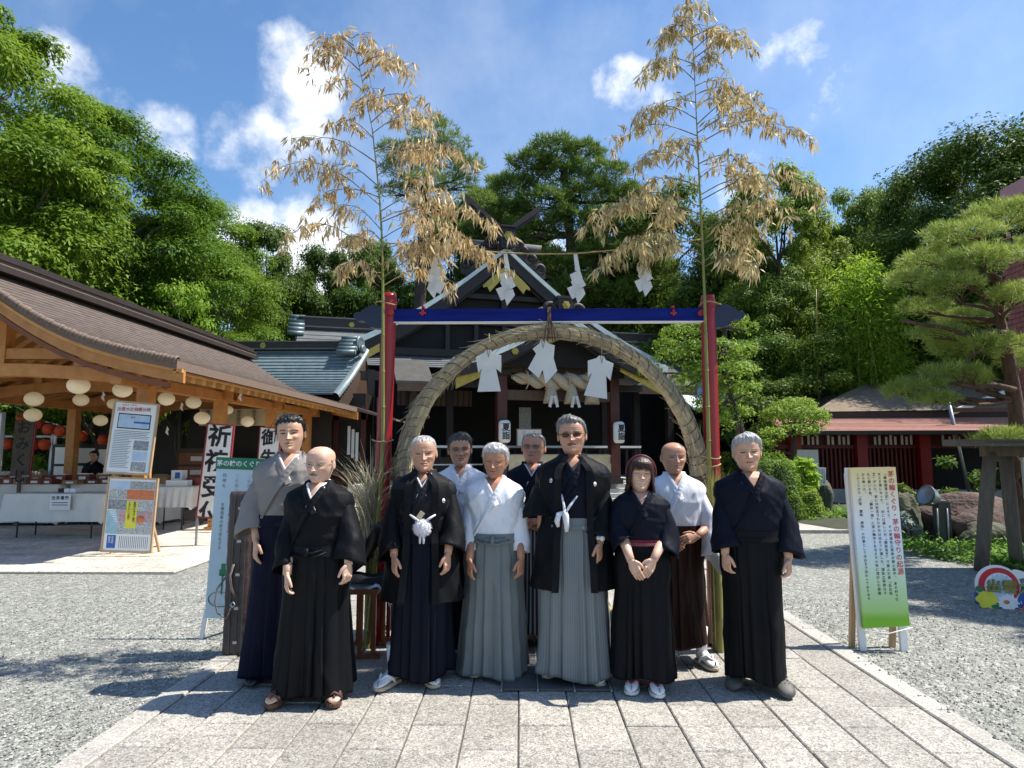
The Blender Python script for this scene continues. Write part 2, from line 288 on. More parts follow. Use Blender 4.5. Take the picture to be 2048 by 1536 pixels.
mat('lens_brown', (.06, .028, .014), None, 8, .15); mat('pompom', (.82, .81, .85), (.72, .71, .76), 60, .9, .8, 160)
def lens(name, c, k):
 m, t, b = newmat(name); n = t.nodes.new; l = t.links.new; b.inputs['Base Color'].default_value = c4([x * .3 for x in c]); b.inputs['Roughness'].default_value = .05
 tr = n('ShaderNodeBsdfTransparent'); tr.inputs[0].default_value = c4(c); ms = n('ShaderNodeMixShader'); ms.inputs[0].default_value = k; l(b.outputs[0], ms.inputs[1]); l(tr.outputs[0], ms.inputs[2]); l(ms.outputs[0], t.nodes['Material Output'].inputs[0])
lens('lens_amber', (.42, .20, .10), .72); lens('lens_clear', (.92, .92, .92), .9)
mat('headband', (.15, .015, .035), None, 8, .5)
def hairmat(name, c1, c2): mat(name, c1, c2, 55, .42, .7, 130, stretch=(1, 1, .22), bdist=.006)
hairmat('hair_black', (.008, .007, .007), (.02, .018, .017)); hairmat('hair_grey', (.30, .30, .30), (.13, .13, .135)); hairmat('hair_white', (.62, .61, .60), (.36, .36, .36))
hairmat('hair_salt', (.20, .20, .20), (.05, .05, .05)); hairmat('hair_red', (.060, .021, .014), (.018, .008, .007)); hairmat('hair_silver', (.52, .51, .49), (.26, .26, .26)); hairmat('hair_stubble', (.20, .17, .15), (.12, .10, .09))
hairmat('hair_dark_grey', (.07, .065, .06), (.022, .02, .02))
def skinmat():
 m, t, b = newmat('skin'); n = t.nodes.new; l = t.links.new
 at = n('ShaderNodeAttribute'); at.attribute_name = 'Col'
 tcn = n('ShaderNodeTexCoord'); nz = n('ShaderNodeTexNoise'); nz.inputs['Scale'].default_value = 28; nz.inputs['Detail'].default_value = 6; l(tcn.outputs['Object'], nz.inputs['Vector'])
 mr = n('ShaderNodeMapRange'); l(nz.outputs[0], mr.inputs['Value']); mr.inputs['To Min'].default_value = .80; mr.inputs['To Max'].default_value = 1.2
 hv = n('ShaderNodeHueSaturation'); l(at.outputs['Color'], hv.inputs['Color']); l(mr.outputs[0], hv.inputs['Value']); l(hv.outputs[0], b.inputs['Base Color'])
 b.inputs['Roughness'].default_value = .48; b.inputs['Subsurface Weight'].default_value = .12; b.inputs['Subsurface Radius'].default_value = (.010, .004, .002); b.inputs['Subsurface Scale'].default_value = 1.0
 bp = n('ShaderNodeBump'); bp.inputs['Strength'].default_value = .25; bp.inputs['Distance'].default_value = .003; l(nz.outputs[0], bp.inputs['Height']); l(bp.outputs[0], b.inputs['Normal'])
skinmat()
PM = {}
def mtx(o): return PM.get(o.name, Matrix.Identity(4)) if o else Matrix.Identity(4)
def props(o, label=None, cat=None, group=None, kind=None):
 if label: o['label'] = label
 if cat: o['category'] = cat
 if group: o['group'] = group
 if kind: o['kind'] = kind
 return o
def thing(name, label, cat, loc=(0, 0, 0), rz=0.0, group=None):
 o = bpy.data.objects.new(name, None); col.objects.link(o); o.empty_display_size = .1
 o.location = loc; o.rotation_euler = (0, 0, rz); PM[o.name] = Matrix.Translation(Vector(loc)) @ Matrix.Rotation(rz, 4, 'Z')
 return props(o, label, cat, group)
def copy_tree(o, parent=None):
 c = o.copy(); col.objects.link(c); c.parent = parent
 for ch in list(o.children): copy_tree(ch, c)
 return c
def dup(root, loc, rz=0.0, label=None, scale=None):
 c = copy_tree(root); c.location = loc; c.rotation_euler = (0, 0, rz)
 if label: c['label'] = label
 if scale: c.scale = scale
 PM[c.name] = Matrix.Translation(Vector(loc)) @ Matrix.Rotation(rz, 4, 'Z')
 return c
def frame(d, up=Vector((0, 0, 1))):
 d = Vector(d).normalized()
 if abs(d.dot(up)) > .98: up = Vector((0, 1, 0))
 u = d.cross(up).normalized(); v = u.cross(d).normalized()
 return u, v
class MB:
 def __init__(s): s.v = []; s.f = []; s.sm = []; s.mi = []; s.c = []; s.cur = 0; s.color = None; s.attr = None
 def add(s, vs, fs, smooth=False, cols=None):
  o = len(s.v); s.v.extend([tuple(p) for p in vs]); s.f.extend([tuple(i + o for i in f) for f in fs])
  s.sm.extend([smooth] * len(fs)); s.mi.extend([s.cur] * len(fs))
  if cols is not None: s.c.extend(cols)
  else: s.c.extend([s.color or (1, 1, 1)] * len(vs))
  return s
 def box(s, c, size, rot=None, taper=1.0):
  hx, hy, hz = size[0] / 2, size[1] / 2, size[2] / 2
  vs = [Vector((x * hx * (taper if z > 0 else 1), y * hy * (taper if z > 0 else 1), z * hz)) for z in (-1, 1) for y in (-1, 1) for x in (-1, 1)]
  if rot is not None:
   m = rot if isinstance(rot, Matrix) else Euler(rot).to_matrix()
   vs = [m @ v for v in vs]
  c = Vector(c); vs = [v + c for v in vs]
  return s.add(vs, [(0, 2, 3, 1), (4, 5, 7, 6), (0, 1, 5, 4), (1, 3, 7, 5), (3, 2, 6, 7), (2, 0, 4, 6)])
 def bar(s, a, b, w, h=None, up=Vector((0, 0, 1))):
  """beam of w (sideways) x h (up) from a to b"""
  a = Vector(a); b = Vector(b); h = h or w; u, v = frame(b - a, up)
  vs = []
  for p in (a, b):
   for su, sv in ((-1, -1), (1, -1), (1, 1), (-1, 1)): vs.append(p + u * su * w / 2 + v * sv * h / 2)
  return s.add(vs, [(0, 1, 2, 3), (7, 6, 5, 4), (0, 4, 5, 1), (1, 5, 6, 2), (2, 6, 7, 3), (3, 7, 4, 0)])
 def tube(s, pts, rad, n=8, caps=True, flat=None, smooth=True):
  pts = [Vector(p) for p in pts]; m = len(pts)
  if not hasattr(rad, '__len__'): rad = [rad] * m
  vs = []; u0 = None
  for i, p in enumerate(pts):
   t = (pts[min(i + 1, m - 1)] - pts[max(i - 1, 0)])
   if t.length < 1e-9: t = Vector((0, 0, 1))
   t.normalize()
   if u0 is None: u, v = frame(t)
   else:
    u = (u0 - t * u0.dot(t))
    if u.length < 1e-6: u, v = frame(t)
    u.normalize(); v = u.cross(t).normalized()
   u0 = u
   fu, fv = flat if flat else (1, 1)
   for k in range(n):
    a = 2 * math.pi * k / n; vs.append(p + (u * math.cos(a) * fu + v * math.sin(a) * fv) * rad[i])
  fs = []
  for i in range(m - 1):
   for k in range(n):
    k2 = (k + 1) % n; fs.append((i * n + k, i * n + k2, (i + 1) * n + k2, (i + 1) * n + k))
  s.add(vs, fs, smooth)
  if caps:
   o = len(s.v) - len(vs)
   s.f.append(tuple(o + k for k in range(n))[::-1]); s.f.append(tuple(o + (m - 1) * n + k for k in range(n))); s.sm += [False, False]; s.mi += [s.cur, s.cur]
  return s
 def lathe(s, prof, c=(0, 0, 0), n=20, axis=None, smooth=True):
  """prof: list of (r, z); axis: direction of z"""
  c = Vector(c); ax = Vector(axis or (0, 0, 1)).normalized(); u, v = frame(ax)
  vs = [c + ax * z + (u * math.cos(2 * math.pi * k / n) + v * math.sin(2 * math.pi * k / n)) * r for r, z in prof for k in range(n)]
  fs = [(i * n + k, i * n + (k + 1) % n, (i + 1) * n + (k + 1) % n, (i + 1) * n + k) for i in range(len(prof) - 1) for k in range(n)]
  return s.add(vs, fs, smooth)
 def sphere(s, c, r, n=12, m=8, smooth=True, rot=None):
  r = r if hasattr(r, '__len__') else (r, r, r); c = Vector(c); vs = []
  for i in range(m + 1):
   th = math.pi * i / m
   for k in range(n):
    a = 2 * math.pi * k / n; p = Vector((math.sin(th) * math.cos(a) * r[0], math.sin(th) * math.sin(a) * r[1], math.cos(th) * r[2]))
    if rot is not None: p = rot @ p
    vs.append(c + p)
  fs = [(i * n + k, i * n + (k + 1) % n, (i + 1) * n + (k + 1) % n, (i + 1) * n + k) for i in range(m) for k in range(n)]
  return s.add(vs, fs, smooth)
 def grid(s, A, closed=False, smooth=True, cols=None, capends=False):
  A = np.asarray(A, float); r, c = A.shape[:2]; vs = A.reshape(-1, 3).tolist(); fs = []
  cc = c if closed else c - 1
  for i in range(r - 1):
   for k in range(cc):
    k2 = (k + 1) % c; fs.append((i * c + k, i * c + k2, (i + 1) * c + k2, (i + 1) * c + k))
  s.add(vs, fs, smooth, None if cols is None else np.asarray(cols).reshape(-1, 3).tolist())
  if capends:
   o = len(s.v) - len(vs); s.f.append(tuple(o + k for k in range(c))[::-1]); s.f.append(tuple(o + (r - 1) * c + k for k in range(c))); s.sm += [False, False]; s.mi += [s.cur] * 2
  return s
 def prism(s, poly, o, u, v, w):
  """polygon (2D list) in the plane o,u,v extruded by the vector w"""
  o, u, v, w = Vector(o), Vector(u), Vector(v), Vector(w); n = len(poly)
  vs = [o + u * x + v * y for x, y in poly] + [o + u * x + v * y + w for x, y in poly]
  fs = [tuple(range(n)), tuple(range(2 * n - 1, n - 1, -1))] + [(i, i + n, (i + 1) % n + n, (i + 1) % n) for i in range(n)]
  return s.add(vs, fs)
 def build(s, name, m, parent=None, world=False, label=None, kind=None, tri=False):
  me = bpy.data.meshes.new(name); vs = s.v
  if world and parent is not None:
   inv = mtx(parent).inverted(); vs = [tuple(inv @ Vector(p)) for p in vs]
  me.from_pydata(vs, [], s.f)
  me.polygons.foreach_set('use_smooth', s.sm)
  ms = m if isinstance(m, (list, tuple)) else [m]
  for x in ms: me.materials.append(MATS[x])
  if len(ms) > 1: me.polygons.foreach_set('material_index', s.mi)
  if s.color is not None or s.attr:
   ca = me.color_attributes.new('Col', 'FLOAT_COLOR', 'POINT'); arr = np.ones((len(vs), 4), np.float32); arr[:, :3] = np.asarray(s.c, np.float32); ca.data.foreach_set('color', arr.ravel())
  me.update(); me.validate()
  o = bpy.data.objects.new(name, me); col.objects.link(o)
  if parent is not None:
   o.parent = parent; PM[o.name] = mtx(parent)
  props(o, label, None, None, kind)
  return o
def struct(name, mb, m):
 return props(mb.build(name, m), kind='structure')
def share(src, parent, loc, name=None, rot=None, scale=None):
 o = src.copy(); col.objects.link(o); o.parent = parent; o.location = loc
 if rot is not None: o.rotation_euler = rot
 if scale is not None: o.scale = scale
 return o
_glyph = {}
_tc = bpy.data.curves.new('glyphs', 'FONT'); _to = bpy.data.objects.new('glyphs', _tc); col.objects.link(_to)
def glyph(ch, bold=.0, res=2):
 k = (ch, bold, res)
 if k not in _glyph:
  _tc.body = ch; _tc.resolution_u = res; _tc.offset = bold
  dg = bpy.context.evaluated_depsgraph_get(); dg.update()
  me = bpy.data.meshes.new_from_object(_to.evaluated_get(dg))
  vs = [(v.co.x - .5, v.co.y - .38) for v in me.vertices] if ord(ch) > 0x2000 else [(v.co.x - .28, v.co.y - .35) for v in me.vertices]
  _glyph[k] = (vs, [tuple(p.vertices) for p in me.polygons]); bpy.data.meshes.remove(me)
 return _glyph[k]
def put_text(mb, s, o, u, v, size, vertical=True, pitch=1.08, bold=.0, res=2, gap=.5):
 """write s from o (centre of the first character) along -v (vertical) or u"""
 o, u, v = Vector(o), Vector(u), Vector(v); q = 0.0
 for ch in s:
  if ch in ' 　': q += gap; continue
  vs, fs = glyph(ch, bold, res); c = o - v * q * size * pitch if vertical else o + u * q * size * pitch
  if vertical and ch in '「」ー（）': vs = [(y, -x) for x, y in vs]
  if vertical and ch in '、。': vs = [(x + .55, y + .55) for x, y in vs]
  mb.add([c + u * x * size + v * y * size for x, y in vs], fs); q += 1.0
 return mb
def leaves_mesh(name, C, Nn, D, Ln, Wd, m, parent=None, tint=None, three=False):
 """rhombic leaves: centres C, normals Nn, directions D, lengths Ln, widths Wd (numpy)"""
 n = len(C); Nn = Nn / (np.linalg.norm(Nn, axis=1, keepdims=True) + 1e-9)
 D = D - Nn * (D * Nn).sum(1, keepdims=True); D = D / (np.linalg.norm(D, axis=1, keepdims=True) + 1e-9); S = np.cross(D, Nn)
 Ln = np.asarray(Ln).reshape(-1, 1) * np.ones((n, 1)); Wd = np.asarray(Wd).reshape(-1, 1) * np.ones((n, 1))
 V = np.empty((n, 4, 3)); V[:, 0] = C; V[:, 1] = C + D * Ln * .42 + S * Wd * .5 + Nn * Wd * .12; V[:, 2] = C + D * Ln; V[:, 3] = C + D * Ln * .42 - S * Wd * .5 + Nn * Wd * .12
 me = bpy.data.meshes.new(name); me.vertices.add(n * 4); me.vertices.foreach_set('co', V.astype(np.float32).ravel())
 me.loops.add(n * 4); me.loops.foreach_set('vertex_index', np.arange(n * 4, dtype=np.int32)); me.polygons.add(n)
 me.polygons.foreach_set('loop_start', (np.arange(n) * 4).astype(np.int32))
 try: me.polygons.foreach_set('loop_total', np.full(n, 4, np.int32))
 except Exception: pass
 me.materials.append(MATS[m])
 a = me.attributes.new('tint', 'FLOAT', 'FACE'); a.data.foreach_set('value', (tint if tint is not None else np.random.rand(n)).astype(np.float32))
 me.update(calc_edges=True)
 o = bpy.data.objects.new(name, me); col.objects.link(o)
 if parent is not None: o.parent = parent; PM[o.name] = mtx(parent)
 return o
def rnd_dir(n):
 v = np.random.normal(size=(n, 3)); return v / np.linalg.norm(v, axis=1, keepdims=True)
def cr_interp(z, Z, V):
 """smooth (monotone-ish) interpolation of a table"""
 Z = np.asarray(Z, float); V = np.asarray(V, float); m = np.gradient(V, Z); z = np.clip(z, Z[0], Z[-1])
 i = np.clip(np.searchsorted(Z, z) - 1, 0, len(Z) - 2); h = Z[i + 1] - Z[i]; t = (z - Z[i]) / h
 return (2 * t**3 - 3 * t**2 + 1) * V[i] + (t**3 - 2 * t**2 + t) * h * m[i] + (-2 * t**3 + 3 * t**2) * V[i + 1] + (t**3 - t**2) * h * m[i + 1]
def sstep(x, a, b):
 t = np.clip((x - a) / (b - a), 0, 1); return t * t * (3 - 2 * t)
# ================================================================== ground
b = MB(); g = 40
A = np.zeros((61, 81, 3))
for i in range(61):
 for j in range(81):
  x = -150 + 300 * j / 80; y = -25 + 260 * i / 60
  A[i, j] = (x, y, -.006 + .9 * sstep(y, 31, 60) + (.5 * sstep(abs(x), 22, 60)))
b.grid(A); struct('ground', b, 'forest_floor')
b = MB(); A = np.zeros((2, 2, 3)); A[0, 0] = (-22, -6, 0); A[0, 1] = (17, -6, 0); A[1, 0] = (-22, 31, 0); A[1, 1] = (17, 31, 0)
b.grid(A); struct('gravel_yard', b, 'gravel')
PX0, PX1 = -2.14, 2.40
path = thing('stone_path', None, None); path['kind'] = 'structure'
b = MB(); b.box(((PX0 + PX1) / 2, 8.8, .004), (PX1 - PX0 + .36, 24.4, .006)); b.build('joint_bed', 'joint', path)
ncol = 15; cw = (PX1 - PX0) / ncol; SL = .60
def slab_mesh(name, w, l, h, ch=.006):
 m = MB(); x, y = w / 2, l / 2
 vs = []
 for z, k in ((-h, 0), (-ch, 0), (0, ch)):
  vs += [(-x + k, -y + k, z), (x - k, -y + k, z), (x - k, y - k, z), (-x + k, y - k, z)]
 fs = [(8, 9, 10, 11)]
 for r_ in (0, 4):
  for k in range(4): fs.append((r_ + k, r_ + (k + 1) % 4, r_ + 4 + (k + 1) % 4, r_ + 4 + k))
 m.add(vs, fs); return m
far = MB(); proto = None; cnt = 0
rs = random.Random(3)
for j in range(40):
 for i in range(ncol):
  y = -3.1 + j * SL + (SL / 2 if i % 2 else 0); x = PX0 + (i + .5) * cw; yc = y + SL / 2
  w = cw - .006 - rs.random() * .004; l = SL - .005 - rs.random() * .003
  z = .020 + rs.uniform(-.0025, .0025)
  if 1.3 < yc < 11.6 and cnt < 290:
   m = slab_mesh('paving_slab', w, l, .018)
   o = m.build('paving_slab', 'path_stone', path); o.location = (x, yc, z); o.rotation_euler = (rs.uniform(-.002, .002), rs.uniform(-.002, .002), rs.uniform(-.003, .003)); cnt += 1
  else:
   far.box((x, yc, z - .009), (w, l, .018))
far.build('paving_slab_field', 'path_stone', path, kind='stuff')
for sgn, xe in ((-1, PX0 - .085), (1, PX1 + .085)):
 y = -3.0; k = 0
 while y < 20.4:
  l = .88
  if 1.0 < y < 12:
   m = slab_mesh('e', .155, l - .012, .02, .008); o = m.build('edge_stone', 'border_stone', path); o.location = (xe, y + l / 2, .026)
  y += l
 m = MB(); m.box((xe, 16.4, .016), (.155, 8.2, .02)); m.build('edge_stone_run', 'border_stone', path, kind='stuff')
floor = thing('pavilion_floor', None, None); floor['kind'] = 'structure'
b = MB(); b.box((-10.2, 14.6, .006), (11.55, 12.65, .008)); b.build('joint_bed', 'joint', floor)
far = MB(); y = 8.30; j = 0; cnt = 0
while y < 20.8:
 d = .30; x = -4.43 - (.3 if j % 2 else 0); first = True
 if j % 2:
  far.box((-4.43 - .15, y + d / 2, .016), (.294, d - .006, .016))
 while x > -15.9:
  w = .60; c = (x - w / 2, y + d / 2)
  if cnt < 280 and y < 13.2 and c[0] > -1.03 * 1.0 * (y * .86) - .9:
   m = slab_mesh('t', w - .014, d - .014, .016, .004); o = m.build('floor_tile', 'pavilion_tile', floor); o.location = (c[0], c[1], .026 + rs.uniform(-.0015, .0015)); cnt += 1
  else: far.box((c[0], c[1], .017), (w - .014, d - .014, .016))
  x -= w
 y += d; j += 1
far.build('floor_tile_field', 'pavilion_tile', floor, kind='stuff')
b = MB(); b.box((8.6, 13.7, .010), (12.2, 2.1, .016)); struct('cross_path', b, 'border_stone')
kb = thing('kerb', None, None); kb['kind'] = 'structure'
for k in range(10):
 m = MB(); m.box((2.9 + k * .95, 12.58 - .012 * k, .03), (.935, .12, .07)); m.build('kerb_stone', 'border_stone', kb)
b = MB()
A = np.zeros((14, 40, 3))
for i in range(14):
 for j in range(40):
  x = 3.4 + j * .35; e = 15.0 - 4.6 * sstep(x, 5.2, 7.4) ; y = e + (19 - e) * i / 13
  A[i, j] = (x, y, .012 + .05 * sstep(i, 0, 5) + .03 * math.sin(x * 3 + i))
b.grid(A); struct('planting_bed', b, 'soil')
rm = thing('floor_mat', 'dark grey mat panels with thin metal strips laid on the paving before the straw ring', 'mat', (.22, 4.9, .024))
for k in range(3):
 m = MB(); m.box((-.235 + k * .235, .0, .009), (.228, 1.2, .012)); m.build('mat_panel', 'rubber_mat', rm)
for k in range(4):
 m = MB(); m.box((-.352 + k * .235, .0, .011), (.009, 1.24, .016)); m.build('strip', 'strip_metal', rm)
# ================================================================== pavilion (open timber hall, left)
EX, RX, WX = -4.98, -8.40, -11.8
EZ, RZ = 2.87, 4.42; Y0, Y1 = 9.1, 19.3
pav = thing('timber_pavilion', 'open timber pavilion on the left with a brown shingled gable roof and orange beams', 'pavilion', (RX, (Y0 + Y1) / 2, 0))
def roofz(t, sag=.36): return RZ + (EZ - RZ) * t - sag * math.sin(math.pi * min(t, 1)) * (1 - .25 * t)
def roof_surface(mb, x_r, x_e, y0, y1, nc, step, zf, ny=2, thick=.0):
 """stepped courses from ridge to eave"""
 rows = []
 for i in range(nc):
  t0, t1 = i / nc, (i + 1) / nc
  z0 = zf(t0); z1 = zf(t1)
  x0 = x_r + (x_e - x_r) * t0; x1 = x_r + (x_e - x_r) * t1
  rows.append((x0, z0)); rows.append((x1, z1 + step)); 
  rows.append((x1, z1))
 A = np.zeros((len(rows), ny, 3))
 for k in range(ny):
  y = y0 + (y1 - y0) * k / (ny - 1)
  for i, (x, z) in enumerate(rows): A[i, k] = (x, y, z)
 mb.grid(A, smooth=False)
b = MB(); roof_surface(b, RX, EX, Y0, Y1, 34, .016, roofz)
def slabroof(mb, x_r, x_e, y0, y1, zf, th, n=24):
 top = []; bot = []
 for i in range(n + 1):
  t = i / n; x = x_r + (x_e - x_r) * t; z = zf(t) - .004; top.append((x, z)); bot.append((x, z - th * (0.55 + .45 * t)))
 loop = top + bot[::-1]; m = len(loop)
 vs = [(x, y0, z) for x, z in loop] + [(x, y1, z) for x, z in loop]
 fs = []
 for i in range(n):
  fs.append((i, i + 1, m - 2 - i, m - 1 - i)); fs.append((m + m - 1 - i, m + m - 2 - i, m + i + 1, m + i))
 for i in range(m): j = (i + 1) % m; fs.append((i, i + m, j + m, j))
 mb.add(vs, fs)
b.build('roof_shingles', 'shingle', pav, world=True)
b = MB(); roof_surface(b, RX, WX, Y0, Y1, 30, .012, roofz); b.build('roof_shingles', 'shingle', pav, world=True)
b = MB(); slabroof(b, RX, EX, Y0, Y1, roofz, .13); slabroof(b, RX, WX, Y0, Y1, roofz, .13); b.build('roof_edge', 'shingle_edge', pav, world=True)
def verge_pts(x_e, y, dz, n=26, t1=1.0): return [Vector((RX + (x_e - RX) * t1 * i / n, y, roofz(t1 * i / n) + dz)) for i in range(n + 1)]
b = MB()
vp = verge_pts(EX, Y0 + .02, .0, 60)
for i in range(60):
 a, c = vp[i], vp[i + 1]; r_ = .052 + .006 * ((i * 7) % 3)
 b.tube([a, a.lerp(c, .15), a.lerp(c, .85), c], [r_ * .8, r_, r_ * .97, r_ * .75], 8, caps=False)
b.build('verge_roll', 'shingle_edge', pav, world=True)
for k, (w, h, z, mt) in enumerate(((.62, .10, .02, 'ridge_brown'), (.46, .10, .115, 'shingle_edge'), (.52, .04, .185, 'ridge_brown'), (.36, .09, .25, 'ridge_brown'))):
 b = MB(); b.box((RX, (Y0 + Y1) / 2 - .05, RZ + z - .04), (w, Y1 - Y0 + .3 - .04 * k, h)); b.build('ridge_cap', mt, pav, world=True)
def board_curve(mb, x_e, y, dz0, h, th, t0=0.0, t1=1.0, n=22, grow=0.0):
 top = []; bot = []
 for i in range(n + 1):
  t = t0 + (t1 - t0) * i / n; x = RX + (x_e - RX) * t; z = roofz(t) + dz0; hh = h + grow * t
  top.append((x, z)); bot.append((x, z - hh))
 loop = top + bot[::-1]; m = len(loop); vs = [(x, y, z) for x, z in loop] + [(x, y + th, z) for x, z in loop]; fs = []
 for i in range(n): fs.append((i, i + 1, m - 2 - i, m - 1 - i)); fs.append((m + m - 1 - i, m + m - 2 - i, m + i + 1, m + i))
 for i in range(m): j = (i + 1) % m; fs.append((i, i + m, j + m, j))
 mb.add(vs, fs)
for x_e in (EX + .05, WX - .05):
 b = MB(); board_curve(b, x_e, Y0 + .10, -.135, .19, .06); b.build('bargeboard', 'cedar', pav, world=True)
 b = MB(); board_curve(b, x_e, Y0 + .05, -.125, .05, .05); b.build('bargeboard_trim', 'cedar_light', pav, world=True)
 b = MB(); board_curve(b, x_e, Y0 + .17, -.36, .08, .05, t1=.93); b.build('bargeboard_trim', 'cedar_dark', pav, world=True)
 b = MB(); board_curve(b, x_e, Y1 - .12, -.135, .24, .06); b.build('bargeboard', 'cedar', pav, world=True)
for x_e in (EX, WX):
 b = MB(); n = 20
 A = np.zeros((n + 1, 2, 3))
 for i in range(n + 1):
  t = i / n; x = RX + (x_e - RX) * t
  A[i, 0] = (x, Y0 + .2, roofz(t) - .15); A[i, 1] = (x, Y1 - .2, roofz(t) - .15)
 b.grid(A, smooth=False); b.build('ceiling_board', 'cedar_dark', pav, world=True)  # darker wood colour puts the shade between the rafters into the ceiling
for side, x_e in ((1, EX), (-1, WX)):
 src = None; y = Y0 + .42
 while y < Y1 - .2:
  if src is None:
   b = MB(); pts = []
   for i in range(9):
    t = .02 + .94 * i / 8; pts.append((RX + (x_e - RX) * t, roofz(t) - .225))
   for (x0, z0), (x1, z1) in zip(pts[:-1], pts[1:]): b.bar((x0, 0, z0), (x1, 0, z1), .13, .13)
   src = b.build('rafter', 'cedar_light', pav); src.location = (-RX, y - (Y0 + Y1) / 2, 0)
  else: share(src, pav, (-RX, y - (Y0 + Y1) / 2, 0))
  y += .34
for x_e, s_ in ((EX, 1), (WX, -1)):
 b = MB(); b.box((x_e - .06 * s_, (Y0 + Y1) / 2, EZ - .155), (.04, Y1 - Y0 - .1, .05)); b.build('fascia', 'cedar_light', pav, world=True)
PYS = (10.15, 12.7, 15.3, 17.9); PXR, PXL = -6.02, -10.8
for x in (PXR, PXL):
 for y in PYS:
  b = MB(); b.box((0, 0, 1.31), (.20, .20, 2.56)); b.box((0, 0, .05), (.30, .30, .08)); o = b.build('post', 'cedar', pav); o.location = (x - RX, y - (Y0 + Y1) / 2, 0)
 b = MB(); b.bar((x, Y0 + .25, 2.64), (x, Y1 - .3, 2.64), .17, .17); b.build('wall_plate', 'cedar', pav, world=True)
for k, y in enumerate(PYS):
 b = MB(); pts = [Vector((PXL - .3 + (PXR + .45 - PXL + .15) * i / 12, y - .02, 2.66 + .20 * math.sin(math.pi * i / 12)) ) for i in range(13)]
 for q in (-1, 1): b.grid([[p + Vector((0, q * .09, -.10)), p + Vector((0, q * .09, .10))] for p in pts])
 b.grid([[p + Vector((0, -.09, -.10)), p + Vector((0, .09, -.10))] for p in pts]); b.grid([[p + Vector((0, -.09, .10)), p + Vector((0, .09, .10))] for p in pts])
 b.build('tie_beam', 'cedar', pav, world=True)
 b = MB(); b.box((RX, y, 3.35), (.2, .2, 1.2)); b.build('king_post', 'cedar', pav, world=True)
 b = MB(); b.bar((RX - 1.6, y, 3.12), (RX + 1.6, y, 3.12), .15, .17); b.build('collar_beam', 'cedar', pav, world=True)
 for q in (-1.3, 1.3):
  b = MB(); b.box((RX + q, y, 2.95), (.16, .16, .3)); b.build('strut', 'cedar_light', pav, world=True)
for x in (RX, RX - 1.7, RX + 1.7):
 t = abs(x - RX) / (EX - RX); b = MB(); b.bar((x, Y0 + .2, roofz(t) - .30), (x, Y1 - .3, roofz(t) - .30), .14, .17); b.build('purlin', 'cedar', pav, world=True)
b = MB(); b.box((PXR, Y0 + .62, 2.70), (.26, .10, .16)); b.build('bracket', 'cedar_light', pav, world=True)
off = thing('amulet_office', 'low dark wooden office behind the pavilion under a ribbed blue-grey copper roof', 'building', (-7.6, 22, 0))
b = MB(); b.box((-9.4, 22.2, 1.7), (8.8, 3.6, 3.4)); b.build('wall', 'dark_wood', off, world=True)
for k, (x, mt) in enumerate(((-8.9, 'red_brown'), (-7.9, 'red_brown'), (-6.9, 'red_brown'), (-5.9, 'red_brown'), (-5.02, 'red_brown'))):
 b = MB(); b.box((x, 20.34, 1.5), (.16, .12, 3.0)); b.build('post', mt, off, world=True)
b = MB(); b.box((-7.0, 20.33, 2.72), (4.2, .10, .34)); b.build('lintel', 'red_brown', off, world=True)
b = MB(); b.box((-7.0, 20.32, .45), (4.2, .08, .9)); b.build('panel', 'red_brown', off, world=True)
for k in range(3):
 b = MB(); b.box((-5.9 + .42 + k * .0 + k * .13, 20.31, 1.9 - .1 * k), (.09, .02, .9)); b.build('paper_strip', 'paper', off, world=True)
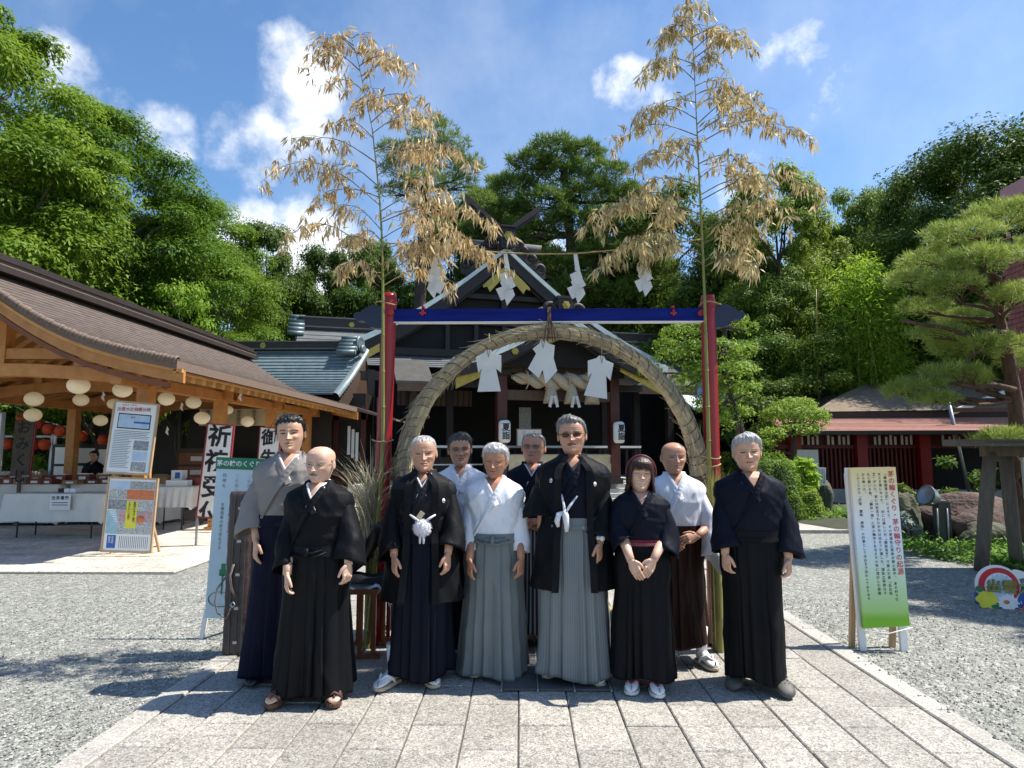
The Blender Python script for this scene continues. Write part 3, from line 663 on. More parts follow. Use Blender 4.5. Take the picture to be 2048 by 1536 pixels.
def office_roof():
 rx0, rx1 = -12.5, -5.5; ry, rz = 22.0, 5.10; ey, ez = 19.75, 3.32
 def zf(t): return rz + (ez - rz) * t - .20 * math.sin(math.pi * t)
 nc = 17
 for k in range(nc):
  t0, t1 = k / nc, (k + 1) / nc; m = MB()
  ya, yb = ry + (ey - ry) * t0, ry + (ey - ry) * t1; za, zb = zf(t0), zf(t1)
  xa = rx1 + .30 * math.sin(math.pi * t0 * .5) * -1.2; xb = rx1 + .30 * math.sin(math.pi * t1 * .5) * -1.2
  A = [[(rx0, ya, za), ((rx0 + xa) / 2, ya, za), (xa, ya, za)], [(rx0, yb, zb + .045), ((rx0 + xb) / 2, yb, zb + .045), (xb, yb, zb + .045)], [(rx0, yb, zb - .01), ((rx0 + xb) / 2, yb, zb - .01), (xb, yb, zb - .01)]]
  m.grid(A, smooth=False); m.build('roof_course', 'copper_teal', off, world=True)
 m = MB(); vs = []
 n = 14; A = np.zeros((n + 1, 7, 3))
 for i in range(n + 1):
  t = i / n; y = ry + (ey - ry) * t; x0 = rx1 - .36 * math.sin(math.pi * t * .5)
  for q in range(7):
   a = q / 6; A[i, q] = (x0 + .20 * math.sin(a * math.pi / 2), y, zf(t) + .05 - .16 * (1 - math.cos(a * math.pi / 2)))
 m.grid(A); m.build('verge', 'copper_teal', off, world=True)
 m = MB()
 for i in range(n):
  t = i / n; t2 = (i + 1) / n; m.bar((rx1 + .07, ry + (ey - ry) * t, zf(t) - .30), (rx1 + .07 - .36 * (math.sin(math.pi * t2 * .5) - 0) * .6, ry + (ey - ry) * t2, zf(t2) - .30), .05, .22)
 m.build('bargeboard', 'brown_wood', off, world=True)
 m = MB(); m.add([(rx1 + .0, ry, rz - .1), (rx1 - .25, ey + .2, ez - .05), (rx1 - .25, 24.2, ez - .05)], [(0, 1, 2)]); m.build('gable_wall', 'brown_wood', off, world=True)
 m = MB(); m.grid([[(rx0, ry, rz), (rx1, ry, rz)], [(rx0, 24.4, ez), (rx1, 24.4, ez)]], smooth=False); m.build('rear_slope', 'copper_teal', off, world=True)
 m = MB(); m.box(((rx0 + rx1) / 2, ry, rz + .09), (rx1 - rx0 - .3, .42, .26)); m.build('ridge_beam', 'ridge_brown', off, world=True)
 for dz, w in ((.0, .56), (.25, .52)):
  m = MB(); m.box(((rx0 + rx1) / 2, ry, rz + dz - .02), (rx1 - rx0 - .2, w, .045)); m.build('ridge_trim', 'copper_gray', off, world=True)
 m = MB(); m.lathe([(0, 0), (.11, 0), (.11, .02), (0, .02)], (-8.95, ry - .215, rz + .1), 6, (0, -1, 0), False); m.build('crest', 'gold', off, world=True)
 for k in range(5):
  r_ = .085; m = MB(); z = rz + .36 - k * .145; y = ry - .08 - k * .16
  m.tube([(rx1 - .75, y, z), (rx1 - .12, y, z)], r_, 12); m.lathe([(.05, 0), (r_, 0), (r_, .03), (.055, .035), (0, .02)], (rx1 - .12, y, z), 12, (1, 0, 0)); m.build('ridge_end_roll', 'copper_teal', off, world=True)
 m = MB(); m.lathe([(0, 0), (.28, 0), (.28, .06), (.20, .09), (.16, .06), (0, .1)], (rx1 - .1, ry - .22, rz + .15), 16, (1, -.25, 0)); m.lathe([(0, 0), (.16, 0), (.15, .06), (.08, .09), (0, .05)], (rx1 + .06, ry - .45, rz - .08), 14, (1, -.25, 0)); m.build('ridge_ornament', 'copper_teal', off, world=True)
office_roof()
b = MB(); b.prism([(-.9, .42), (0, .42), (1.45, -.02), (1.45, -.07), (0, .30), (-.9, .30)], (-5.3, 19.6, 2.55), (1, 0, 0), (0, 0, 1), (0, 1.6, 0)); b.build('side_canopy', 'shingle_edge', off, world=True)
# ================================================================== shrine hall
TH = R(16); OX, OY = 1.16, 20.0
sh = thing('shrine_hall', 'large dark wooden shrine hall with a curved gable roof and crossed roof finials', 'shrine', (OX, OY, 0), TH)
def sb(name, m, mb, parent=None, label=None, kind=None): return mb.build(name, m, parent or sh, label=label, kind=kind)
def gz(t, pk, ev, sag): return pk + (ev - pk) * t - sag * math.sin(math.pi * t)
def gable_roof(parent, cx, hw, pk, ev, sag, y0, y1, th, n=16, bw=.5, nm=('roof_slope', 'bargeboard', 'verge_strip'), flare=.12):
 for s_ in (-1, 1):
  m = MB(); A = np.zeros((n + 1, 2, 3))
  for i in range(n + 1):
   t = i / n; z = gz(t, pk, ev, sag) + flare * max(0, t - .8) * 5 * .5
   A[i, 0] = (cx + s_ * hw * t, y0 + .05, z); A[i, 1] = (cx + s_ * hw * t, y1, z)
  m.grid(A, smooth=False); m.grid(A - np.array([0, 0, th]), smooth=False); sb(nm[0], 'copper_gray', m, parent)
  def strip(ya, yb, dz, h, mt, name, t1=1.0):
   m = MB(); top = []; bot = []
   for i in range(n + 1):
    t = t1 * i / n; z = gz(t, pk, ev, sag) + flare * max(0, t - .8) * 5 * .5 + dz
    top.append((cx + s_ * hw * t, z)); bot.append((cx + s_ * hw * t, z - h * (.85 + .3 * t)))
   lp = top + bot[::-1]; q = len(lp); vs = [(x, ya, z) for x, z in lp] + [(x, yb, z) for x, z in lp]; fs = []
   for i in range(n): fs.append((i, i + 1, q - 2 - i, q - 1 - i)); fs.append((q + q - 1 - i, q + q - 2 - i, q + i + 1, q + i))
   for i in range(q): j = (i + 1) % q; fs.append((i, i + q, j + q, j))
   m.add(vs, fs); sb(name, mt, m, parent)
  strip(y0 - .12, y0 + .34, .16, .22, 'copper_edge', nm[2])  # sunlit top of the verge put into the strip's pale colour
  strip(y0 - .04, y0 + .10, -.065, bw, 'bronze_dark', nm[1])
  strip(y0 + .14, y0 + .22, -.10 - bw * .75, bw * .35, 'dark_wood', 'bargeboard_trim', .98)
gable_roof(sh, 0, 6.9, 9.95, 5.35, .40, 6.5, 15.0, .30, bw=.55)
for s_ in (-1,):
 for k in range(12):
  t0, t1 = k / 12, (k + 1) / 12; m = MB()
  za, zb = 6.75 - 2.0 * t0 - .22 * math.sin(math.pi * t0), 6.75 - 2.0 * t1 - .22 * math.sin(math.pi * t1); ya, yb = 9.0 - 3.6 * t0, 9.0 - 3.6 * t1
  x0a, x1a = -8.4, 11.5
  m.grid([[(x0a, ya, za), (x1a, ya, za)], [(x0a - .02, yb, zb + .03), (x1a, yb, zb + .03)], [(x0a, yb, zb), (x1a, yb, zb)]], smooth=False); sb('wing_roof_course', 'copper_gray', m)
m = MB(); m.grid([[(-8.4, 9, 6.75), (11.5, 9, 6.75)], [(-8.4, 13, 5), (11.5, 13, 5)]], smooth=False); sb('wing_rear_slope', 'copper_gray', m)
m = MB(); m.box((1.55, 9, 6.88), (19.6, .5, .50)); sb('wing_ridge', 'ridge_brown', m)
for dz in (-.14, .27):
 m = MB(); m.box((1.55, 9, 6.88 + dz), (19.8, .62, .06)); sb('wing_ridge_trim', 'copper_gray', m)
for x in (-6.2, 9.5):
 m = MB(); m.lathe([(0, 0), (.12, 0), (.12, .03), (0, .03)], (x, 8.74, 6.9), 6, (0, -1, 0), False); sb('crest', 'gold', m)
for k in range(5):
 m = MB(); m.tube([(-8.75, 9 - .17 * k, 7.16 - .20 * k), (-8.1, 9 - .17 * k, 7.16 - .20 * k)], .10, 10); sb('ridge_end_roll', 'copper_teal', m)
m = MB(); m.add([(-8.35, 9, 6.7), (-8.35, 5.5, 4.9), (-8.35, 12.6, 4.9)], [(0, 1, 2)]); sb('wing_gable', 'dark_wood', m)
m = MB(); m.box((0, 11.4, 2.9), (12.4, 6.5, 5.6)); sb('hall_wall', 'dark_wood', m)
m = MB(); m.box((1.5, 9.5, 2.6), (19.4, 5.5, 4.6)); sb('wing_wall', 'interior_shade', m)
m = MB(); m.add([(-6.3, 7.0, 5.2), (6.3, 7.0, 5.2), (0, 7.0, 9.5)], [(0, 1, 2)]); sb('gable_wall', 'interior_shade', m)
for k, (z, w, h) in enumerate(((5.55, 6.1, .30), (6.9, 3.6, .24), (8.0, 1.9, .2))):
 m = MB(); m.box((0, 6.85, z), (w * 2, .16, h)); sb('gable_beam', 'dark_wood', m)
for x in (-2.4, -1.2, 0, 1.2, 2.4):
 m = MB(); m.box((x, 6.87, 6.25), (.18, .14, 1.1)); sb('gable_strut', 'dark_wood', m)
m = MB(); m.box((0, 6.84, 7.5), (.26, .15, 1.0)); sb('gable_strut', 'dark_wood', m)
m = MB()
for s_ in (-1, 1):
 m.prism([(0, 9.30), (s_ * .72, 8.68), (s_ * 1.02, 8.38), (s_ * 1.0, 8.28), (s_ * .84, 8.34), (s_ * .72, 8.12), (s_ * .3, 8.6), (0, 8.5)][::s_], (0, 6.40, 0), (1, 0, 0), (0, 0, 1), (0, .04, 0))
sb('gable_ornament', 'gold', m)
for s_ in (-1, 1):
 m = MB(); a = Vector((s_ * 6.3, 6.42, 5.05)); m.prism([(0, 0), (s_ * -1.15, .72), (s_ * -1.15, .40), (s_ * -.1, -.25)][::s_], a, (1, 0, 0), (0, 0, 1), (0, .05, 0)); sb('bargeboard_fitting', 'gold', m)
rb = MB(); rb.box((0, 6.35, 10.42), (.60, .46, .86)); rb.box((0, 6.30, 10.88), (.70, .56, .08)); rb.box((0, 6.20, 10.40), (.44, .2, .62)); rbo = sb('ridge_end_box', 'bronze_dark', rb)
m = MB(); m.lathe([(0, 0), (.22, 0), (.22, .03), (.13, .03), (.13, .06), (0, .06)], (0, 6.08, 10.46), 6, (0, -1, 0), False); m.build('crest', 'gold', rbo)
def scroll(mb, c, r, n, turns, w, y0, y1, s_=1):
 pts = []
 for i in range(n + 1):
  a = i / n * turns * 2 * math.pi; q = r * (1 - .8 * i / n); pts.append(Vector((c[0] + s_ * q * math.cos(a), (y0 + y1) / 2, c[1] + q * math.sin(a))))
 mb.tube(pts, [w * (1 - .5 * i / n) for i in range(n + 1)], 8, flat=(1, 1))
for s_ in (-1, 1):
 m = MB()
 scroll(m, (s_ * .55, 10.33), .26, 26, 1.6, .10, 6.75, 6.95, s_); scroll(m, (s_ * .80, 10.10), .22, 22, 1.5, .09, 6.75, 6.95, s_); scroll(m, (s_ * 1.62, 9.35), .24, 22, 1.4, .09, 6.75, 6.95, -s_); scroll(m, (s_ * 1.15, 9.75), .26, 22, 1.4, .10, 6.75, 6.95, s_)
 m.prism([(s_ * .2, 10.0), (s_ * .7, 10.25), (s_ * 1.35, 9.95), (s_ * 1.85, 9.55), (s_ * 1.85, 9.0), (s_ * 1.55, 8.85), (s_ * .4, 9.6)][::s_], (0, 6.85, 0), (1, 0, 0), (0, 0, 1), (0, .2, 0))
 sb('scroll_ornament', 'bronze_dark', m)
m = MB(); m.tube([(-1.35, 7.3, 10.42), (1.75, 7.3, 10.42)], .17, 14); bil = sb('ridge_billet', 'copper_gray', m)
for x in (-1.36, 1.75):
 m = MB(); m.tube([(x, 7.3, 10.42), (x + .02 * (1 if x > 0 else -1), 7.3, 10.42)], .178, 14); m.build('billet_cap', 'gold', bil)
m = MB(); m.box((0, 10.8, 10.1), (.56, 7.8, .5)); sb('main_ridge', 'ridge_brown', m)
for s_ in (-1, 1):
 m = MB(); a = Vector((-s_ * .25, 6.8 + .12 * s_, 10.62)); c = Vector((s_ * 1.72, 6.8 + .12 * s_, 12.1)); dv = (c - a).normalized(); up = Vector((-dv.z * s_, 0, dv.x * s_))
 m.prism([(0, -.13), (2.2, -.15), (2.62, .20), (2.3, .20), (0, .13)] if s_ > 0 else [(0, .13), (2.3, .20), (2.62, .20), (2.2, -.15), (0, -.13)], a, dv, Vector((-dv.z, 0, dv.x)) * s_, (0, .12, 0))
 m.bar(a + dv * .4 + Vector((0, -.03, 0)), a + dv * 2.2 + Vector((0, -.03, 0)), .06, .07); sb('roof_finial', 'bronze_dark', m)
pz0 = .55
for s_ in (-1, 1):
 m = MB(); m.box((s_ * 1.85, 0, 2.2), (.30, .30, 3.3)); p_ = sb('porch_post', 'red_brown', m)
 m = MB(); m.box((s_ * 1.85, 0, .62), (.42, .42, .18)); m.build('post_shoe', 'bronze_dark', p_)
 m = MB(); m.box((s_ * 1.85, 0, 3.95), (.55, .55, .18)); m.box((s_ * 1.85, 0, 4.12), (.9, .3, .16)); sb('bracket_block', 'dark_wood', m)
m = MB(); m.box((0, -.02, 3.27), (3.38, .22, .30)); sb('tie_beam', 'brown_wood', m)
m = MB(); m.box((0, -.04, 4.10), (6.6, .30, .26)); sb('porch_beam', 'brown_wood', m)
for x in (-2.5, 2.5):
 m = MB(); m.box((x, .5, 3.62), (1.2, .2, .2)); sb('side_beam', 'dark_wood', m)
gable_roof(sh, -.22, 3.35, 5.55, 3.98, .22, -1.15, 6.4, .2, bw=.28, nm=('porch_roof_slope', 'porch_bargeboard', 'porch_verge_strip'), flare=.08)
m = MB(); m.add([(-2.9, -.6, 4.1), (2.9, -.6, 4.1), (0, -.6, 5.3)], [(0, 1, 2)]); sb('porch_gable_wall', 'interior_shade', m)
m = MB()
for s_ in (-1, 1): m.prism([(0, 5.2), (s_ * .62, 4.92), (s_ * .95, 4.66), (s_ * .7, 4.72), (s_ * .35, 4.85), (0, 4.8)][::s_], (0, -1.24, 0), (1, 0, 0), (0, 0, 1), (0, .04, 0))
sb('porch_ornament', 'gold', m)
for s_ in (-1, 1):
 m = MB(); m.prism([(0, .02), (s_ * -1.35, .64), (s_ * -1.35, .36), (0, -.30)][::s_], (-.22 + s_ * 3.22, -1.02, 3.62), (1, 0, 0), (0, 0, 1), (0, .05, 0)); sb('bargeboard_fitting', 'gold', m)
 m = MB(); m.lathe([(0, 0), (.11, 0), (.11, .03), (0, .04)], (s_ * 1.75, -1.22, 4.44), 6, (0, -1, 0), False); sb('crest', 'gold', m)
m = MB(); m.box((-.22, -1.15, 5.82), (.46, .4, .52)); m.box((-.22, -1.15, 6.10), (.54, .46, .07)); pr = sb('porch_ridge_box', 'bronze_dark', m)
m = MB(); m.lathe([(0, 0), (.13, 0), (.13, .03), (0, .05)], (-.22, -1.36, 5.86), 6, (0, -1, 0), False); m.build('crest', 'gold', pr)
for s_ in (-1, 1):
 m = MB(); scroll(m, (-.22 + s_ * .42, 5.75), .20, 20, 1.5, .08, -1.3, -1.1, s_); scroll(m, (-.22 + s_ * .66, 5.60), .17, 20, 1.5, .07, -1.3, -1.1, s_); m.build('scroll_ornament', 'bronze_dark', pr)
m = MB(); m.box((-.22, 2.6, 5.62), (.34, 7.2, .24)); sb('porch_ridge', 'ridge_brown', m)
for s_, x0, x1, z in ((-1, -4.9, -3.7, 4.0), (1, 3.5, 5.9, 4.1)):
 m = MB(); m.prism([(0, 0), (1.9, .95), (1.9, 1.05), (0, .10)], (x0, 1.6, z - .3), (0, 1, 0), (0, 0, 1), (x1 - x0, 0, 0)); sb('skirt_roof', 'skirt_grey', m)
 m = MB(); m.box(((x0 + x1) / 2, 1.62, z - .42), (x1 - x0 - .1, .10, .22)); sb('skirt_fascia', 'brown_wood', m)
m = MB(); m.prism([(0, 0), (2.9, 1.35), (2.9, 1.45), (0, .10)], (6.3, 2.6, 3.1), (0, 1, 0), (0, 0, 1), (5.2, 0, 0)); sb('skirt_roof', 'copper_edge', m)
m = MB(); m.box((0, 5.6, .30), (12.6, 9.4, .50)); sb('platform', 'step_stone', m)
for k in range(4):
 m = MB(); m.box((.1, -.55 - .34 * k + .9, .52 - .13 * k - .065), (5.0, .36, .125)); sb('stone_step', 'step_stone', m)
m = MB(); m.box((-.3, 1.5, 1.66), (7.6, .10, .08)); rl = sb('railing', 'dark_wood', m)
m = MB(); m.box((-.3, 1.42, 1.70), (7.6, .05, .07)); m.build('rail_top', 'white_paint', rl)
m = MB(); m.box((-3.1, 1.48, 1.13), (2.0, .10, .04)); m.build('rail_lower', 'white_paint', rl)
for k in range(16):
 m = MB(); m.box((-4.0 + k * .5, 1.52, 1.15), (.08, .08, .95)); m.build('baluster', 'dark_wood', rl)
for x in (-5.6, -4.2, -2.9, 2.9, 4.2, 5.6):
 m = MB(); m.box((x, 3.2, 2.4), (.24, .24, 3.8)); sb('veranda_post', 'dark_wood', m)
m = MB(); m.box((0, 3.2, 4.1), (12, .22, .3)); sb('veranda_beam', 'dark_wood', m)
m = MB(); m.box((-3.4, 3.3, 3.4), (2.6, .06, .55)); sb('lattice_panel', 'brown_wood', m)
for k in range(13):
 m = MB(); m.box((-4.6 + k * .2, 3.24, 3.4), (.05, .05, .55)); sb('lattice_bar', 'dark_wood', m)
m = MB(); m.box((-3.8, 2.9, .95), (2.6, .06, .8)); sb('veranda_panel', 'brown_wood', m)
m = MB(); m.box((-.78, .62, 1.98), (.82, .04, .56)); nb = sb('inner_notice', 'frame_tan', m)
m = MB(); m.box((-.78, .595, 1.98), (.76, .012, .50)); m.build('sheet', 'paper', nb)
m = MB()
for k in range(2): put_text(m, '二礼四拍', (-.95 + .34 * k, .585, 2.14), (1, 0, 0), (0, 0, 1), .10, bold=.02)
m.build('lettering', 'ink_red', nb)
m = MB(); m.box((-.45, 2.2, 2.5), (.42, .03, 1.1)); sb('hanging_scroll', 'photo_green', m)
ob = thing('offering_box', 'long pale wooden offering box standing at the top of the shrine steps', 'offering box', (OX, OY, 0), TH)
m = MB(); m.box((.15, .30, .98), (3.55, .72, .80)); m.build('box_body', 'offer_wood', ob)
m = MB(); m.box((.15, .30, 1.405), (3.7, .82, .05)); m.build('rim', 'offer_wood', ob)
for x in (-1.35, 1.65):
 m = MB(); m.box((x, -.085, .86), (.12, .05, .62)); m.build('leg', 'offer_wood', ob)
for k in range(9):
 m = MB(); m.box((.15, .0 + .075 * k, 1.44), (3.4, .03, .04)); m.build('slat', 'offer_wood', ob)
m = MB(); m.lathe([(0, 0), (.2, 0), (.2, .012), (0, .012)], (-1.1, -.065, 1.05), 6, (0, -1, 0), False); m.build('crest', 'ink_yellow', ob)
gr = thing('shimenawa', 'thick twisted straw rope hanging across the shrine porch beam', 'sacred rope', (OX, OY, 0), TH)
m = MB(); n = 60
def cen(t): return Vector((-1.62 + 3.0 * t, -.42, 3.78 - .10 * math.sin(math.pi * t) - .02 * t))
for st in (0, 1):
 pts = []; rr = []
 for i in range(n + 1):
  t = i / n; w = .06 + .165 * math.sin(math.pi * min(1, t * .93 + .03)) ** .8; a = t * 2 * math.pi * 2.9 + st * math.pi
  pts.append(cen(t) + Vector((0, math.cos(a) * w * .55, math.sin(a) * w * .62))); rr.append(w * .70)
 m.tube(pts, rr, 14)
m.build('twisted_strands', 'straw_pale', gr)
for x in (-.42, .25, .92):
 m = MB(); m.lathe([(.07, .0), (.13, -.12), (.20, -.40), (.235, -.56), (.0, -.57)], (x, -.50, 3.62), 16)
 for k in range(24):
  a = k / 24 * 2 * math.pi; m.tube([(x + .08 * math.cos(a), -.50 + .08 * math.sin(a), 3.55), (x + .22 * math.cos(a), -.50 + .22 * math.sin(a), 3.0)], .018, 4)
 m.build('straw_tassel', 'straw_pale', gr)
for x in (-1.2, -.6, .1, .75, 1.2):
 m = MB(); m.tube([(x, -.2, 4.05), (x, -.68, 3.9), (x + .03, -.72, 3.6), (x, -.5, 3.42)], .022, 6); m.build('hanging_cord', 'straw_pale', gr)
# ================================================================== right: red building, brick tower
rb_ = thing('red_lattice_building', 'low red lattice building with a pink-brown eave roof and mossy upper roof behind the planting', 'building', (8, 20, 0))
ang = R(-5)
def RBp(x, y, z): return Vector((12.6 + x * math.cos(ang) - y * math.sin(ang), 19.2 + x * math.sin(ang) + y * math.cos(ang), z))
def rbox(mt, name, x0, x1, y0, y1, z0, z1, **k):
 m = MB(); vs = [RBp(x, y, z) for z in (z0, z1) for y in (y0, y1) for x in (x0, x1)]
 m.add(vs, [(0, 2, 3, 1), (4, 5, 7, 6), (0, 1, 5, 4), (1, 3, 7, 5), (3, 2, 6, 7), (2, 0, 4, 6)]); return m.build(name, mt, rb_, world=True, **k)
rbox('lattice_red', 'wall', -4.8, 4, .35, .6, .15, 2.3)
rbox('step_stone', 'base', -5.0, 4, .2, .7, -.05, .42)
rbox('lattice_red', 'top_beam', -4.8, 4, .05, .35, 2.10, 2.38)
for x in (-4.3, -2.4, -.62, 2.0, 3.4): rbox('post_red', 'post', x - .15, x + .15, .0, .30, .15, 2.3)
for k in range(33):
 x = -4.75 + k * .125
 rbox('lattice_red', 'lattice_bar', x, x + .055, .22, .30, .3, 1.68)
rbox('lattice_red', 'lattice_rail', -4.8, 2.0, .16, .33, 1.64, 1.75)
for k in range(33):
 x = -4.1 + k * .15 + .02 * ((k * 5) % 3)
 if k % 9 in (4,) or abs(x + .62) < .2 or abs(x + 2.4) < .17 or 24 < k < 27: continue
 rbox('paper', 'paper_slip', x, x + .065, .19, .20, 1.75, 1.99 + .05 * ((k * 3) % 2))
rbox('interior_shade', 'doorway', -.4, 1.8, .30, .34, .3, 1.64)
rbox('board_white', 'notice_panel', -4.3, -3.7, -.05, -.01, 1.0, 1.6)
for k in range(12):
 t0, t1 = k / 12, (k + 1) / 12; m = MB()
 ya, yb = 1.35 - 2.3 * t0, 1.35 - 2.3 * t1; za, zb = 2.66 - .53 * t0, 2.66 - .53 * t1
 m.grid([[RBp(-4.9, ya, za), RBp(2.3, ya, za)], [RBp(-4.9, yb, zb + .022), RBp(2.3 + .05 * k, yb, zb + .022)], [RBp(-4.9, yb, zb), RBp(2.3 + .05 * k, yb, zb)]], smooth=False); m.build('eave_course', 'roof_red', rb_, world=True)
rbox('ridge_brown', 'eave_edge', -4.9, 2.9, -.97, -.92, 2.03, 2.13)
rbox('lattice_red', 'soffit', -4.9, 2.9, -.90, .04, 2.085, 2.10)
rbox('ridge_brown', 'upper_fascia', -3.3, 4, 1.0, 1.1, 2.60, 2.80)
m = MB(); A = [[RBp(-3.4, .9, 2.80), RBp(-.5, .88, 2.82), RBp(4, .8, 2.86)], [RBp(-2.4, 2.1, 3.28), RBp(0, 2.1, 3.3), RBp(4, 2.1, 3.35)], [RBp(-.7, 3.6, 3.92), RBp(1, 3.6, 3.95), RBp(4, 3.6, 4.0)], [RBp(.8, 4.6, 4.35), RBp(1.6, 4.6, 4.38), RBp(4, 4.6, 4.42)]]
m.grid(A, smooth=False); m.build('upper_roof', 'roof_moss', rb_, world=True)
m = MB(); m.grid([[RBp(-3.4, .9, 2.80), RBp(-3.4, 8, 2.8)], [RBp(.8, 4.6, 4.35), RBp(.8, 8, 4.35)]], smooth=False); m.build('upper_roof_side', 'roof_moss', rb_, world=True)
m = MB(); m.bar(RBp(.3, .2, 2.72), RBp(2.2, .9, 3.35), .10, .14); m.build('gable_edge', 'white_paint', rb_, world=True)
m = MB(); m.bar(RBp(.3, .15, 2.78), RBp(3.4, .0, 2.78), .12, .12); m.build('gable_beam', 'brown_wood', rb_, world=True)
tw = thing('brick_tower', 'pink brick tower block with a projecting pale pink cap at the right edge', 'tower', (12.6, 15.2, 0))
m = MB(); m.box((13.35, 15.5, 3.4), (2.4, .84, 6.8)); m.build('core', 'mortar', tw, world=True)
bx0, bz = 12.15, .2; src = None
bm_ = slab_mesh('brick', .225, .12, .02, .003)
for j in range(39):
 for i in range(5):
  x = bx0 + .12 + i * .24 + (.12 if j % 2 else 0); z = 1.9 + j * .125
  if src is None:
   src = MB(); src.box((0, 0, 0), (.228, .05, .112)); src = src.build('brick', 'brick_pink', tw); src.location = (x - 12.6, 15.04 - 15.2, z)
  else: share(src, tw, (x - 12.6, 15.04 - 15.2, z))
m = MB()
for j in range(53):
 for i in range(3):
  m.box((12.135, 15.24 + i * .24 + (.12 if j % 2 else 0), .1 + j * .125), (.05, .228, .112))
 if j < 15:
  for i in range(5): m.box((12.27 + i * .24, 15.04, .1 + j * .125), (.228, .05, .112))
m.build('brick_field', 'brick_pink', tw, world=True, kind='stuff')
m = MB(); m.box((13.6, 15.5, 8.0), (2.8, .8, .34)); m.box((13.9, 15.5, 7.3), (2.0, .7, 1.1)); m.build('cap', 'pink_wall', tw, world=True)
m = MB(); m.box((12.2, 14.7, 2.75), (1.0, .5, .35)); m.box((12.45, 14.68, 2.45), (.5, .5, .35)); m.build('red_bracket', 'post_red', tw, world=True)
a = G(1944, 1010); b_ = P(1933, 800, a.y * .96)
pp = thing('grey_pole', 'slim grey metal pole standing in front of the red building', 'pole', (a.x, a.y, 0))
m = MB(); m.tube([(a.x, a.y, 0), (b_.x, a.y, 3.0)], .05, 10); m.build('pole_shaft', 'metal_pipe', pp, world=True)
Lg = G(1962, 1142); 
nf = thing('roofed_notice_frame', 'weathered log frame with a thin plank roof at the right edge', 'frame', (Lg.x + .3, Lg.y, 0))
Y_ = Lg.y
def log(name, p0, p1, r, mt='weathered'):
 m = MB(); pts = [Vector(p0).lerp(Vector(p1), t) for t in (0, .3, .6, 1)]; m.tube(pts, [r, r * .97, r * 1.02, r * .94], 12); return m.build(name, mt, nf, world=True)
log('log_post', P(1962, 1142, Y_), P(1980, 905, Y_), .083)
log('log_post', P(2036, 1150, Y_ + .25), P(2010, 905, Y_ + .25), .083)
log('log_post', (Lg.x + 2.0, Y_, 0), (Lg.x + 1.95, Y_, 1.6), .083)
m = MB(); m.bar(P(1965, 903, Y_), P(1965, 903, Y_) + Vector((2.1, 0, .02)), .12, .13); m.build('cross_log', 'weathered', nf, world=True)
for k in range(3):
 m = MB(); a = P(1912, 890, Y_ - .35 + k * .3); m.box((a.x + 1.3, Y_ - .35 + k * .3, 1.64 + .03 * k), (2.75, .29, .035)); m.build('roof_plank', 'weathered', nf, world=True)
m = MB(); m.box((Lg.x + 1.3, Y_ + .14, 1.2), (1.1, .04, .55)); m.build('notice_panel', 'board_white', nf, world=True)
a = G(1888, 1092); fl = thing('floodlight', 'grey bell-shaped floodlight aimed left on a dark post beside the rock', 'floodlight', (a.x, a.y, 0))
Yf = a.y
m = MB(); m.box((a.x, Yf, .36), (.20, .16, .72)); m.build('post', 'metal_dark', fl, world=True)
for px in (1879, 1899):
 p0 = P(px, 1090, Yf - .1); m = MB(); m.tube([(p0.x, Yf - .1, 0), (p0.x, Yf - .1, .62)], .014, 8); m.build('conduit', 'metal_pipe', fl, world=True)
c0 = P(1850, 990, Yf); c1 = P(1905, 1012, Yf); ax = (c1 - c0).normalized(); ax = (ax + Vector((0, .25, 0))).normalized()
m = MB(); m.lathe([(0, .03), (.125, .015), (.165, -.01), (.17, .0), (.165, .05), (.15, .13), (.11, .22), (.07, .27), (.055, .29), (.055, .44), (.048, .45), (0, .45)], c0, 24, ax); m.build('lamp_housing', 'metal_gray', fl, world=True)
m = MB(); m.lathe([(.150, .0), (.166, -.012), (.178, .0), (.172, .02)], c0, 24, ax); m.build('rim', 'metal_dark', fl, world=True)
m = MB(); m.bar(c0 + ax * .22, Vector((a.x, Yf, .70)), .03, .02); m.bar((a.x - .08, Yf, .72), (a.x + .08, Yf, .72), .1, .03); m.build('bracket', 'metal_dark', fl, world=True)
def rock(name, c, r, mt, label, seed):
 rr = random.Random(seed); m = MB(); n, k_ = 22, 16; vs = []
 ph = [rr.uniform(0, 6) for _ in range(9)]
 A = np.zeros((k_ + 1, n, 3))
 for i in range(k_ + 1):
  th = math.pi * i / k_
  for j in range(n):
   a = 2 * math.pi * j / n; d = Vector((math.sin(th) * math.cos(a), math.sin(th) * math.sin(a), math.cos(th)))
   q = 1 + .13 * math.sin(3 * d.x + ph[0]) + .12 * math.sin(4 * d.y + ph[1]) + .10 * math.sin(5 * d.z + 3 * d.x + ph[2]) + .05 * math.sin(11 * d.x + 7 * d.z + ph[3]) + .04 * math.sin(13 * d.y + ph[4])
   q = min(q, 1.12); A[i, j] = (d.x * r[0] * q, d.y * r[1] * q, d.z * r[2] * q)
 m.grid(A, closed=True, smooth=True); o = m.build(name, mt); o.location = c; return props(o, label, 'rock')
rock('garden_rock', (7.65, 11.3, .28), (.95, .5, .52), 'rock', 'large reddish brown rock lying behind the log frame posts', 4)
rock('garden_rock', (6.62, 11.3, .30), (.28, .3, .50), 'rock_moss', 'upright mossy rock just left of the floodlight post', 9)
rock('garden_rock', (7.6, 10.75, .10), (.5, .3, .30), 'rock_moss', 'low mossy rock in front of the reddish rock', 12)
a = G(1668, 1030); rock('garden_rock', (a.x, a.y + .5, .35), (.22, .2, .5), 'rock_moss', 'slim upright stone post behind the small white information sign', 15)
a = G(1622, 1032); si = thing('information_sign', 'small white information sheet on two dark legs among the shrubs', 'sign', (a.x, a.y, 0)); Ys = a.y
